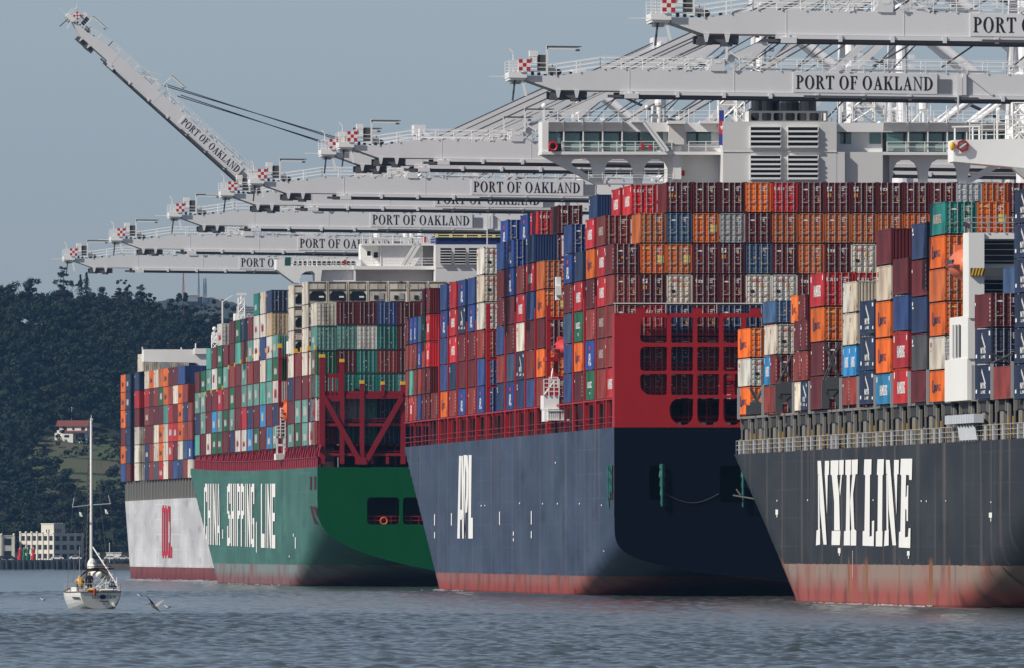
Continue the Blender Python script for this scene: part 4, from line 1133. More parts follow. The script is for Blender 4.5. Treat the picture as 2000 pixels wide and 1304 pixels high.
BODY40, BODY20 = body_mesh(CL, "container_body"), body_mesh(6.06, "short_container_body")
# ribbed end for boxes stowed with the plain end towards the stern
def plain_end():
    m = MB(); w = CW/2-.13; prof = []
    for k in range(8):
        x0 = -w+2*w*k/8; dx = 2*w/8
        prof += [(x0,.02),(x0+dx*.45,.02),(x0+dx*.6,.075),(x0+dx*.9,.075)]
    prof.append((w,.02)); q = len(prof)
    m.add([(a,b,.15) for a,b in prof]+[(a,b,CH-.1) for a,b in prof], [(i,i+1,q+i+1,q+i) for i in range(q-1)])
    return m.mesh("end_wall", [CPAINT])
END = plain_end()
def door_mesh(sgn):
    m = MB(); a, b = (-(CW/2-.14), -.012) if sgn < 0 else (.012, CW/2-.14)
    m.box(a, b, .05, .09, .17, CH-.12)
    wd = b-a; n = 5
    for r in range(n):
        z0 = .22+(CH-.40)*r/n; z1 = z0+(CH-.40)/n-.10
        for c in range(2):
            x0 = a+.04+(wd-.04)*c/2; x1 = x0+(wd-.04)/2-.07
            m.add([(x0,.05,z0),(x1,.05,z0),(x1,.05,z1),(x0,.05,z1),(x0+.05,.005,z0+.06),(x1-.05,.005,z0+.06),(x1-.05,.005,z1-.06),(x0+.05,.005,z1-.06)],
                  [(4,5,6,7),(0,1,5,4),(1,2,6,5),(2,3,7,6),(3,0,4,7)])
    return m.mesh("door", [CPAINT])
DOORS = [door_mesh(-1), door_mesh(1)]
def bars_mesh(sgn):
    m = MB(); a, b = (-(CW/2-.14), -.012) if sgn < 0 else (.012, CW/2-.14); wd = b-a
    for f in (.22, .76):
        x = a+wd*f; m.tube((x,-.035,.08),(x,-.035,CH-.06),.032,6)
        for z in (.1,.55,1.1,1.75,2.35,CH-.09): m.box(x-.06,x+.06,-.05,.05,z-.035,z+.035)
    for f, s in ((.22,1),(.76,-1)):
        x = a+wd*f; m.bar((x,-.06,.95),(x+s*.36,-.06,.95),.045,.06)
    return m.mesh("locking_bars", [STEEL])
BARS = [bars_mesh(-1), bars_mesh(1)]
STICK_O, STICK_Y = paint("orange_sticker",(.75,.30,.02),.6,.05), paint("yellow_sticker",(.70,.60,.18),.6,.05)
STICK_G = paint("grey_placard",(.20,.20,.19),.6,.1)
def bf_text(txt, h, w, x, z, y=-.012):
    """a word in flat block letters on the door end"""
    ps, wd = block_text(txt.upper() if txt not in ('tex',) else txt, .8, .18)
    return [[(x+u*w/wd, z+v*h) for u, v in p] for p in ps]
TEX = [[(.0,.62),(.0,.5),(.34,.5),(.34,.62)],[(.1,.0),(.26,.0),(.26,1.0),(.1,.9)],[(.26,0),(.36,0),(.36,.12),(.26,.12)],
       [(.44,.1),(.58,.1),(.58,.6),(.44,.6)],[(.58,.5),(.86,.5),(.86,.62),(.58,.62)],[(.58,.0),(.86,.0),(.86,.12),(.58,.12)],[(.58,.26),(.78,.26),(.78,.36),(.58,.36)],[(.72,.36),(.86,.36),(.86,.5),(.72,.5)],
       [(.9,0),(1.06,0),(1.4,.62),(1.24,.62)],[(1.24,0),(1.4,0),(1.19,.34),(1.1,.26)],[(.9,.62),(1.06,.62),(1.18,.4),(1.1,.3)]]
def door_marks(kind, seed):
    rn = random.Random(seed); m = MB()
    f = lambda y: (lambda u, v: (u, y, v))
    for k in range(3):                                      # number line and weight lines on the right leaf
        z = 2.35-k*.16; x = .2; 
        for q in range(7 if k == 0 else 4):
            if rn.random() < .85: m.flat([(x,z),(x+.075,z),(x+.075,z+.1),(x,z+.1)], f(.002)); 
            x += .115
    for k in range(5):
        z = 1.75-k*.2-rn.uniform(0,.08); x = .2+rn.uniform(0,.4)
        if rn.random() < .35: continue
        for q in range(rn.randint(1,4)): m.flat([(x,z),(x+.09,z),(x+.09,z+.05),(x,z+.05)], f(.002)); x += .14
    for q in range(3):
        x, z = rn.uniform(-.95,.9), rn.uniform(.5,1.9); m.flat([(x,z),(x+.15,z),(x+.15,z+.16),(x,z+.16)], f(.002), 2 if rn.random()<.6 else 1)
    if kind == 'tex':
        for p in TEX: m.flat([(-.98+u*.55, 2.05+v*.42) for u, v in p], f(.001))
        m.flat([(-.98,1.72),(-.62,1.72),(-.62,1.80),(-.98,1.80)], f(.001), 1)
    elif kind == 'cai':
        for p in bf_text('CAL'[:2]+'I', .3, .7, -.98, 2.1): m.flat(p, f(.001))
        m.flat([(-.2,2.12),(-.06,2.12),(-.06,2.36),(-.2,2.36)], f(.001))
    elif kind == 'flor':
        m.flat([(-.98,2.0),(-.55,2.0),(-.55,2.42),(-.98,2.42)], f(.003)); m.flat([(-.94,2.05),(-.6,2.25),(-.6,2.38),(-.94,2.2)], f(.001), 3)
        m.flat([(-.96,1.45),(-.6,1.45),(-.6,1.8),(-.96,1.8)], f(.001), 1)
    elif kind == 'bar':
        m.flat([(-.8,2.1),(-.35,2.1),(-.35,2.22),(-.8,2.22)], f(.001)); m.flat([(-.75,1.2),(-.66,1.2),(-.66,1.3),(-.75,1.3)], f(.001))
    elif kind == 'stick':
        for r in range(2):
            for c in range(2): m.flat([(.42+c*.32,1.05+r*.36),(.7+c*.32,1.05+r*.36),(.7+c*.32,1.36+r*.36),(.42+c*.32,1.36+r*.36)], f(.001), 4)
        m.flat([(-.98,2.36),(-.35,2.36),(-.35,2.46),(-.98,2.46)], f(.001), 4)
    elif kind == 'oocl':
        for p in bf_text('OOCL', .3, 1.1, -.65, 2.12): m.flat(p, f(.001), 5)
        m.flat([(.1,1.62),(.45,1.62),(.45,1.95),(.1,1.95)], f(.001), 1); m.flat([(-.75,1.1),(-.4,1.1),(-.4,1.4),(-.75,1.4)], f(.001), 3)
    return m.mesh("door_lettering", [LWHITE, STICK_O, STICK_G, LETTER, STICK_Y, LRED])
DMARK = {(k, s): door_marks(k, s*31+7) for k in ('tex','cai','flor','bar','stick','oocl','none') for s in range(6)}
def side_marks(kind, L=CL):
    """painted names on the port wall: outlines in (distance from the forward end, height)"""
    m = MB(); x = -CW/2-.006
    fn = lambda u, v: (x, L-u, v)
    R = lambda a,b,c,d: m.flat([(a,c),(b,c),(b,d),(a,d)], fn)
    if kind == 'ticks':
        for k in range(6): R(L*.93,L*.96,.5+k*.35,.68+k*.35)
        R(.3,.8,1.9,2.15)
    elif kind == 'white':
        ps, wd = block_text("HAMBURG", .8, .14)
        for p in ps: m.flat([(L*.28+u*L*.5/wd, .85+v*.95) for u, v in p], fn)
        R(L*.05,L*.1,2.1,2.6); R(L*.9,L*.95,2.2,2.6)
    elif kind == 'pale':
        ps, wd = block_text("HAMBURG", .8, .14)
        for p in ps: m.flat([(L*.25+u*L*.5/wd, 1.0+v*.8) for u, v in p], fn)
    elif kind == 'dark':
        ps, wd = block_text("HAPAG", .8, .2)
        for p in ps: m.flat([(L*.28+a*L*.42/wd, 1.0+b*.6) for a, b in p], fn)
        R(L*.17,L*.22,.9,2.0); R(L*.20,L*.30,.85,1.05)
    elif kind == 'eagle':
        ps, wd = block_text("APL", 1.0, .12)
        for p in ps: m.flat([(L*.36+u*L*.3/wd, .45+v*1.15) for u, v in p], fn)
        m.flat([(L*.40,2.35),(L*.50,2.2),(L*.60,2.35),(L*.58,2.0),(L*.5,1.85),(L*.42,2.0)], fn, 1)
    elif kind == 'slant':
        for k in range(6): R(L*.42+k*.45,L*.42+k*.45+.36,2.1-k*.18,2.45-k*.18)
        ps, wd = block_text("NYK", .9, .2)
        for p in ps: m.flat([(L*.36+u*L*.32/wd, .85+v*.5) for u, v in p], fn)
        ps, wd = block_text("LINE", .9, .2)
        for p in ps: m.flat([(L*.38+u*L*.26/wd, .45+v*.25) for u, v in p], fn)
        R(L*.05,L*.13,.5,.8); R(L*.86,L*.94,2.3,2.6); R(L*.88,L*.95,.4,.65)
    elif kind == 'corner':
        R(L*.05,L*.1,2.2,2.5); R(L*.06,L*.14,1.95,2.1)
    elif kind == 'green':
        ps, wd = block_text("UASC", .9, .16)
        for p in ps: m.flat([(L*.2+u*L*.5/wd, 1.2+v*.6) for u, v in p], fn)
        R(L*.44,L*.5,.6,.8)
    elif kind == 'redtick': R(L*.06,L*.12,2.0,2.4); R(L*.06,L*.1,1.6,1.75)
    elif kind == 'redtext':
        ps, wd = block_text("K LINE", .9, .2)
        for p in ps: m.flat([(L*.2+u*L*.6/wd, .9+v*.8) for u, v in p], fn)
    mt = {'dark':LDARK,'redtick':LRED,'redtext':LRED,'pale':paint("faded_lettering",(.50,.42,.38),.6,.3)}.get(kind, LWHITE)
    return m.mesh("lettering", [mt, paint("emblem_red",(.50,.03,.07),.5,.05)])
SIDE = {k: side_marks(k) for k in ('ticks','white','pale','dark','eagle','slant','corner','green','redtick','redtext')}
SIDE20 = {k: side_marks(k, 6.06) for k in SIDE}
ORD = "bottom second third fourth fifth sixth seventh eighth ninth tenth".split()
TH = "first second third fourth fifth sixth seventh eighth ninth tenth eleventh twelfth thirteenth fourteenth fifteenth sixteenth seventeenth eighteenth nineteenth twentieth twenty-first twenty-second twenty-third".split()
crng = random.Random(11)
N_CONT = [0]
def container(S, w, s, h, code, label, group, short=False, doors=None, height=2.87, plain=False):
    nm, c, mk = CC[code]; me = BODY20 if short else BODY40
    N_CONT[0] += 1
    v = crng.uniform(.74, 1.18); hue = crng.uniform(-.08,.08)
    colr = (min(1,c[0]*v*(1+hue)), min(1,c[1]*v), min(1,c[2]*v*(1-hue)), 1)
    x = w + CW/2 + crng.uniform(-.03,.03)
    o = put("shipping_container", me, None, S.loc(x, s, h), S.th); o.color = colr
    if height != 2.87: o.scale = (1,1,height/2.87)
    tag(o, label, "shipping container", group)
    if mk and (mk not in ('ticks',) or crng.random() < .55):
        put("lettering", (SIDE20 if short else SIDE)[mk], o)
    if doors:
        for k in (0,1):
            d = put("door", DOORS[k], o); d.color = colr
            put("locking_bars", BARS[k], d)
            if k == 0: put("lettering", DMARK[(doors, crng.randint(0,5))], d)
    elif plain:
        e = put("end_wall", END, o); e.color = colr
    return o
def door_kind(code, r):
    if code in 'o': return 'stick' if r.random() < .5 else 'none'
    if code in 'w': return 'oocl'
    if code in 'eS': return 'cai'
    if code == 'm': return r.choice(['tex','bar','flor','bar','tex'])
    return r.choice(['bar','none'])
# ---- blue-grey ship -------------------------------------------------------------------------
TIER, BASE = 2.895, 18.82
G_A = "containers stacked on the blue-grey ship"
APL_BAYS = [(1184,1204,"Srrrm"),(1163.5,1182.6,"rqqSSq"),(1141,1161,"gArmoS"),(1119,1138,"mogSn"),(1098,1117,"bbsmAb"),
 (1045,1064,"romoO"),(1025,1043,"brmbSn"),(1006,1024,"nNwSr"),(986,1005,"AsmmAA"),(967,985,"nrbmmb"),
 (929,946,"Abrwww"),(911,928,"rmmAb"),(893,909.5,"AmmNA"),(875,891,"rnSSe"),(858,873,"obbAb"),(839,855,"r"),
 (830,839,"mmSSm"),(822.5,829.5,"mmrgm"),(814,821.5,"brAs"),(806,813,"rrrA"),(798,805,"STrA"),(790,797,"rrrm")]
ap_s = []
for i, (a, b, cols) in enumerate(APL_BAYS):
    short = i >= 16
    sn = apl.s_of(b); sf = apl.s_of(a); L = 6.06 if short else CL
    s = (sn+sf)/2 - L/2
    if i == 0: s = 1.5
    ap_s.append(s)
    w = APL_H.w(s+L*.5, 16) + .05
    gapend = i in (0,5,10,15,16)
    for t, c in enumerate(cols):
        dk = None; plain = True
        if i in (0,5,10,14,15,17) or (i in (1,3,4,8,9) and t >= 5): dk = door_kind(c, crng); plain = False
        if i == 10 and c == 'w': dk = 'oocl'
        container(apl, w, s, BASE+TIER*t, c, f"{CC[c][0]} container, {ORD[t]} in the {TH[i]} side stack from the blue-grey ship's stern", G_A, short, dk, plain=plain)
for i, c6, c7 in ((1,'m','S'),(2,'r','S'),(4,'m','n'),(6,'m','m'),(8,'r','e'),(9,'m','A'),(10,'m','A')):
    for t, c in ((5,c6),(6,c7)):
        if t == 5 and i in (1,2,4,6): continue
        container(apl, 2.49+.05, ap_s[i], BASE+TIER*t, c, f"{CC[c][0]} container {'topmost' if t==6 else 'second from top'} in column two, {TH[i]} bay from the blue-grey ship's stern", G_A, False, door_kind(c, crng) if i in (1,6,8,10) else None, plain=True)
FACE = {6:"  mmmoemmmmmmVomc", 5:" osoVmooooooomrm", 4:" oommsmomwmom", 3:" mwmmwwmmmm", 2:" enmnnn", 1:" mnmm", 0:" mmm"}
for t, row in FACE.items():
    for k, c in enumerate(row):
        if c == ' ': continue
        if c == 'o' and crng.random() < .45: c = 'O'
        dk = 'stick' if c == 'O' and crng.random() < .5 else door_kind(c, crng)
        container(apl, k*2.49+.05, 1.5, BASE+TIER*t, c, f"{CC[c][0]} container at the blue-grey ship's stern, {ORD[t]} tier, {TH[k]} column from port", G_A, False, dk)
lashing_bridges(apl, R_APL, APL_H, [(apl.s_of(p), BASE+TIER*(3.4 if i % 3 else 3.9)) for i, p in enumerate((1183.2,1162,1139.6,1117.8,1066.5,1044,1024.5,1005.4,985.5,949,928.5,910.2,892,874,856))], 16.0, 0, 18, DKRED)
# ---- charcoal ship -----------------------------------------------------------------------
G_N = "containers stacked on the charcoal ship"
# (px left, px right, inset columns, doors visible, base y, [(colour, top y) ...] from the bottom, short pair colours)
NYK_BAYS = [
 (1447,1460,1,True,809,[('o',754),('w',698),('o',641)],None),
 (1492,1517,0,True,805,[('rr',751),('lm',692),('ww',634)],None),
 (1551,1577,0,False,801,[('wN',743),('rr',684),('mm',625)],None),
 (1582,1608,0,True,799,[('m',733),('m',666.5),('o',600),('S',533)],None),
 (1644,1672,0,False,790,[('rr',734),('ll',673),('ww',611),('ww',549.5)],None),
 (1677,1706,0,False,789,[('N',723),('N',654),('N',586)],None),
 (1710,1738,0,False,789,[('l',728),('o',658),('o',588),('w',518),('m',447)],None),
 (1743,1772,0,False,788,[('S',718),('S',647),('b',576),('m',504)],None),
 (1778,1809,0,False,785,[('m',722.5),('y',651),('n',579.5),('m',507),('n',435)],None),
 (1813,1845,0,True,784,[('o',721),('w',655),('o',590),('O',525),('o',460),('c',395)],None),
 (1901,1935,0,True,778,[('N',709),('N',641),('m',573)],None),
 (1938,1972,0,False,779,[('r',712)],None),
 (1979,2014,0,False,778,[('N',708.5),('N',640),('N',572),('N',504),('N',436),('N',368)],None),
 (2019,2055,0,False,778,[('N',708.5),('m',640),('N',572),('o',504),('N',436)],None)]
for i, (a, b, ins, dv, by, tiers, _) in enumerate(NYK_BAYS):
    w = ins*2.49
    sm = (nyk.s_of(a, w)+nyk.s_of(b, w))/2; s = sm-CL/2
    if ins == 0: w = NYK_H.w(s+CL, 12.6) if i < 3 else .05
    y0 = by
    for t, (cs, y1) in enumerate(tiers):
        h0, h1 = nyk.h_of(y0, sm, w), nyk.h_of(y1, sm, w); y0 = y1
        for q, c in enumerate(cs):
            lab = f"{CC[c][0]} container, {ORD[t]} in the charcoal ship's {TH[i]} side stack from the bow"
            if len(cs) == 2:
                container(nyk, w, s + (6.13 if q == 0 else 0), h0, c, lab+(", forward half" if q == 0 else ", after half"), G_N, True, door_kind(c, crng) if (q == 1 and dv) else None, h1-h0-.03, plain=True)
            else:
                container(nyk, w, s, h0, c, lab, G_N, False, door_kind(c, crng) if dv else None, h1-h0-.03, plain=True)
    if dv and i in (0,1,3,9,10):                             # neighbours one column inboard, seen through the gap
        y0 = by; inner = {0:"ooo",1:"mmw",3:"mmoe",9:"oooooo",10:"nnm"}[i]
        for t, (cs, y1) in enumerate(tiers):
            h0, h1 = nyk.h_of(y0, sm, w), nyk.h_of(y1, sm, w); y0 = y1
            if t < len(inner):
                c = inner[t]
                container(nyk, w+2.49, s, h0, c, f"{CC[c][0]} container, {ORD[t]} tier, inboard of the charcoal ship's {TH[i]} stack from the bow", G_N, False, door_kind(c, crng), h1-h0-.03)
def nyk_extra(px0, px1, w, y0, y1, c, lab, doors=True, short=False):
    sm = (nyk.s_of(px0, w)+nyk.s_of(px1, w))/2
    h0, h1 = nyk.h_of(y0, sm, w), nyk.h_of(y1, sm, w)
    container(nyk, w, sm-(3.03 if short else CL/2), h0, c, lab, G_N, short, door_kind(c, crng) if doors else None, h1-h0-.03, plain=True)
nyk_extra(1490,1513,.3,632,587.5,'s',"slate blue container capping the charcoal ship's second stack from the bow")
nyk_extra(1545,1558,.2,632,576,'o',"short orange container atop the charcoal ship's third stack from the bow",False,True)
nyk_extra(1559,1572,.2,629,575,'m',"short maroon container atop the charcoal ship's third stack from the bow",False,True)
nyk_extra(1670,1698,2.5,612,548,'w',"cream container behind the navy stack, one column inboard, on the charcoal ship")
nyk_extra(1736,1766,2.5,513,447,'m',"maroon container with doors aft beside the seventh stack's top on the charcoal ship")
nyk_extra(1858,1890,2.5,460,395,'o',"orange container with doors aft beside the teal green one on the charcoal ship")
nyk_extra(1966,1984,2.5,578,520,'s',"slate blue container hung under the striped beam of the charcoal ship's tower")
def bow_frames():                                            # dark A-shaped lashing frames in the gaps
    for px0, px1, yb, yt in ((1519,1548,805,750),(1610,1639,797,741),(1462,1489,810,790)):
        s = nyk.s_of(px0)-3; m = MB(); W = lambda p: nyk.w_of(p, s); Z = lambda y: nyk.h_of(y, s)
        m.bar((W(px0+2),s,Z(yb)),(W(px0+2),s,Z(yt)),.6,.5); m.bar((W(px0+3),s,Z(yt+6)),(W(px1+8),s,Z(yt+6)),.6,1.0)
        m.bar((W(px0+6),s,Z(yb-25)),(W(px1),s,Z(yt+8)),.5,.6); m.bar((W(px1-8),s,Z(yt+25)),(W(px1+4),s,Z(yb)),.4,.5)
        m.build("lashing_frame", [GREYDK], R_NYK)
    m = MB(); r = random.Random(3)                          # crossed lashing rods
    for px0, px1, y0, y1 in ((1519,1548,750,690),(1610,1640,741,668),(1936,1975,708,690),(1464,1490,806,757)):
        s = nyk.s_of(px0)-2.2; W = lambda p: nyk.w_of(p, s); Z = lambda y: nyk.h_of(y, s)
        for k in range(4):
            o = r.uniform(-3,3); m.tube((W(px0+1+o),s,Z(y0)),(W(px1+o),s-.1,Z(y1)),.05,5); m.tube((W(px1+o),s,Z(y0)),(W(px0+2+o),s-.1,Z(y1)),.05,5)
    m.build("lashing_rods", [GREYDK], R_NYK)
    # slim cell posts at each bay joint
    m = MB()
    for px in (1441.5+0,1489,1548.5,1580,1641,1675,1708,1741,1775,1811,1848,1899,1936.5,1976):
        s = nyk.s_of(px); w = NYK_H.w(s,12.6)
        m.bar((w+.05,s,15.6),(w+.05,s,18.3),.22)
    build_each(m, "cell_post", [STEEL], R_NYK)
bow_frames()
# ---- stacks of the two farther ships: one mass ----------------------------------------------
def far_stacks():
    V, Fc, Mi, Pc = [], [], [], []
    mats = [CPAINT_A, EDGE, STEEL, LWHITE, LRED, LDARK, GLASS_D]
    def emit(mb_, S, c, base):
        n = len(V)
        for p in mb_.v: V.append(tuple(S.loc(*p)))
        for f, k in zip(mb_.f, mb_.m): Fc.append(tuple(i+n for i in f)); Mi.append(k); Pc.append(c)
    def one(S, w, s, h, code, L=CL, ht=2.86, end=None, mark=True, big=False):
        nm, c, mk = CC[code]; v = crng.uniform(.84,1.15); c = (c[0]*v, c[1]*v, c[2]*v, 1)
        m = MB(); x0, x1 = w+.02, w+2.44
        m.box(x0+.02, x1-.02, s+.05, s+L-.05, h+.06, h+ht-.06)
        for x in (x0, x1-.12):
            for y in (s, s+L-.12): m.box(x, x+.12, y, y+.12, h, h+ht)
        for z in (h+.05, h+ht-.12): m.box(x0+.005, x0+.1, s+.1, s+L-.1, z, z+.09); m.box(x0+.1, x1-.1, s+.002, s+.1, z, z+.09)
        m.box(x0-.003,x0+.05,s-.01,s+L+.01,h-.05,h+.012,1); m.box(x0-.003, x0+.05, s+L-.02, s+L+.04, h, h+ht, 1)  # black strips put the shade of the gaps round each box into colour
        if mark and mk and (mk != 'ticks' or crng.random() < .4):
            k = {'dark':5,'redtick':4,'redtext':4}.get(mk, 3); fn = lambda u, v: (x0-.01, s+L-u, h+v)
            if mk in ('white','green','redtext','pale','slant'):
                u = L*.28
                u = L*crng.uniform(.2,.34); lo = crng.uniform(.6,1.0); hi = lo+crng.uniform(.7,1.2)
                for q in range(crng.randint(4,6)): m.flat([(u,lo+.15*(q%2)),(u+L*.045,lo),(u+L*.045,hi-.2*(q%3)),(u,hi)], fn, k); u += L*.085
            elif mk == 'eagle':
                u = L*.4
                for q in range(3): m.flat([(u,.4),(u+L*.06,.4),(u+L*.06,1.6),(u,1.6)], fn, k); u += L*.08
            elif mk == 'dark': m.flat([(L*.3,.9),(L*.6,1.0),(L*.62,1.5),(L*.34,1.6)], fn, k); m.flat([(L*.2,.8),(L*.24,.8),(L*.24,1.9),(L*.2,1.9)], fn, k)
            else: m.flat([(L*.06,2.1),(L*.12,2.1),(L*.12,2.4),(L*.06,2.4)], fn, k)
        m.box(x0+.02,x1-.02,s-.07,s+.06,h-.05,h+.05,1)  # shaded gap under the tier drawn as a black strip
        if end == 'door':
            for f in (.17,.36,.60,.82): m.tube((x0+2.42*f,s-.05,h+.14),(x0+2.42*f,s-.05,h+ht-.14),.028,5,2)
            for r in range(5):
                for q in range(4): 
                    z = h+.2+r*.52; a = x0+.13+q*.56; m.box(a, a+.44, s+.01, s+.06, z, z+.4, 0)
            m.box(x0+1.18,x0+1.24,s+.0,s+.055,h+.1,h+ht-.1,1)
            for q in range(4): a, z = x0+crng.uniform(.3,2.0), h+crng.uniform(.6,2.5); m.box(a, a+.14, s-.012, s, z, z+.06, 3)
        elif end == 'reefer':
            for z0, z1 in ((.1,.16),(1.7,1.76),(2.6,2.66)): m.box(x0+.12,x0+2.3,s-.015,s+.03,h+z0,h+z1,1)
            m.box(x0+.25,x0+1.2,s-.03,s+.02,h+1.85,h+2.5,0); m.box(x0+1.3,x0+2.1,s-.03,s+.02,h+1.85,h+2.5,0)
            if big: m.prism([(x0+.25,h+.45),(x0+2.2,h+.45),(x0+2.2,h+1.2),(x0+1.9,h+1.6),(x0+.6,h+1.6),(x0+.25,h+1.2)], 'y', s-.02, s+.04, 6); m.box(x0+1.4,x0+2.0,s-.04,s-.02,h+.8,h+1.0,3)
            else: m.box(x0+.75,x0+1.25,s-.03,s+.03,h+.6,h+1.1,1); m.box(x0+1.4,x0+1.95,s-.03,s+.03,h+.6,h+1.4,2); m.box(x0+.3,x0+2.1,s-.04,s,h+.2,h+.4,6)
        elif end == 'rib':
            for q in range(7): m.box(x0+.16+q*.31, x0+.28+q*.31, s-.06, s+.06, h+.1, h+ht-.1, 0)
        emit(m, S, c, 0)
    # green ship
    B, T = 17.45, 2.895
    R_ = [(615,628,"rWTgtw"),(601,614.6,"Wnrw"),(587.5,601,"ttmwwww"),(574,587,"gtmr"),(561,572.6,"tmnwwww")]
    L_ = [(531.6,541.5,"tnWgt"),(519,530,"lmtTWkn"),(507,517,"mlTwbWw"),(494,504.5,"gmtmWWc"),(482.6,492,"lntrtm"),(471,480.3,"Wetttr" ),(458.5,468.4,"WmmmTg"),(447,457,"ntgrmm"),(434.4,444.7,"mgrtm"),
          (424,432,"gtRggW"),(412.5,422.4,"glmWm"),(401.7,411.4,"WmmtT"),(390.7,400,"mttg"),(379,389,"Tntm")]
    L_[5] = (471,480.3,"Wettrn")
    for i, (a, b, cols) in enumerate(R_+L_):
        s = (csl.s_of(a)+csl.s_of(b))/2-CL/2; s = max(s, 3.0)
        w = CSL_H.w(s+9, 14.7)+.05
        for t, c in enumerate(cols):
            e = 'rib'
            if i == 0: e = 'door'
            if i in (2,4) and c == 'w': e = 'reefer'
            if i in (6,8,14): e = 'door'
            one(csl, w, s, B+T*t, c, end=e, big=True)
        if i in (6,7,9,14) and len(cols) >= 5: one(csl, w+2.49, s, B+T*(len(cols)-1), cols[-1], end='door')
    for t, row in ((5," mmbmmmm"),(4," tWcmmrm"),(3," mcrmrmm"),(2," ccctttt"),(1," VTnmmt"),(0," ccnnnm")):
        for k, c in enumerate(row):
            if c != ' ': one(csl, k*2.49+.05, 3.0, B+T*t+.12, c, end='door')
    s = (csl.s_of(587.5)+csl.s_of(601))/2-CL/2
    for k in range(1, 9): one(csl, k*2.49+.05, s, B+T*6, 'w', end='reefer', big=k < 3)
    for k in range(1, 8):                                    # covered heart of the stacks
        for t in range(3, 6): one(csl, k*2.49+.05, csl.s_of(570), B+T*t, 'w', end='reefer', mark=False)
    # pale grey ship
    B = 15.65
    O_ = [(365.5,374.5,"wArr"),(356.5,365.5,"rsrnr"),(347,356,"nwooob"),(337.6,346.5,"bmSmwm"),(328,336.6,"mSSerm"),(319,327,"wwwToo"),(309.7,318,"SoomgO"),(300.4,308.7,"ywwmrw"),(291,299.4,"rrmmmo"),(282,290,"nNmqew"),
          (262,270.5,"wwwmen"),(245.5,253,"mnnnNN"),(235.5,243.5,"bomooo")]
    for i, (a, b, cols) in enumerate(O_):
        s = (ooc.s_of(a)+ooc.s_of(b))/2-CL/2
        w = OOC_H.w(s+7, 12.5)+.03 if i < 10 else .05
        for t, c in enumerate(cols): one(ooc, w, s, B+T*t, c, end='rib')
        if i in (10,11):
            for t, c in enumerate(cols): one(ooc, w+2.49, s, B+T*t, 'n' if i == 11 else c, end='rib', mark=False)
    for px0, px1, c, t in ((268,277,'w',6),(351,359,'b',5)):
        s = (ooc.s_of(px0)+ooc.s_of(px1))/2-CL/2
        for k in (0,1,2): one(ooc, .05+k*2.49, s, B+T*t, c, end='rib', mark=k == 0)
    me = bpy.data.meshes.new("stacked_containers"); me.from_pydata(V, [], Fc)
    for mt in mats: me.materials.append(mt)
    me.polygons.foreach_set("material_index", Mi)
    at = me.attributes.new("paint", 'FLOAT_COLOR', 'FACE'); at.data.foreach_set("color", [x for c in Pc for x in c])
    o = put("stacked_containers", me)
    tag(o, "many-coloured container stacks filling the decks of the green and pale grey ships", "container stacks", None, "stuff")
far_stacks()
lashing_bridges(csl, R_CSL, CSL_H, [(csl.s_of(p), 17.45+2.895*k) for p, k in ((614.3,4.05),(600.6,4.05),(587,4.05),(573.4,4.05),(560.5,4.05),(543,4.4),(531,4.35),(518.5,4.3),(505.8,4.2),(493,4.15),(481.3,4.05),(469.5,4.0),(457.7,3.9),(446,3.85),(434,2.95),(423.3,2.9),(412,2.85),(401,2.8),(389.8,2.75))],
    14.7, 0, 16, paint("crimson_frame",(.22,.005,.016)), YELLOW)
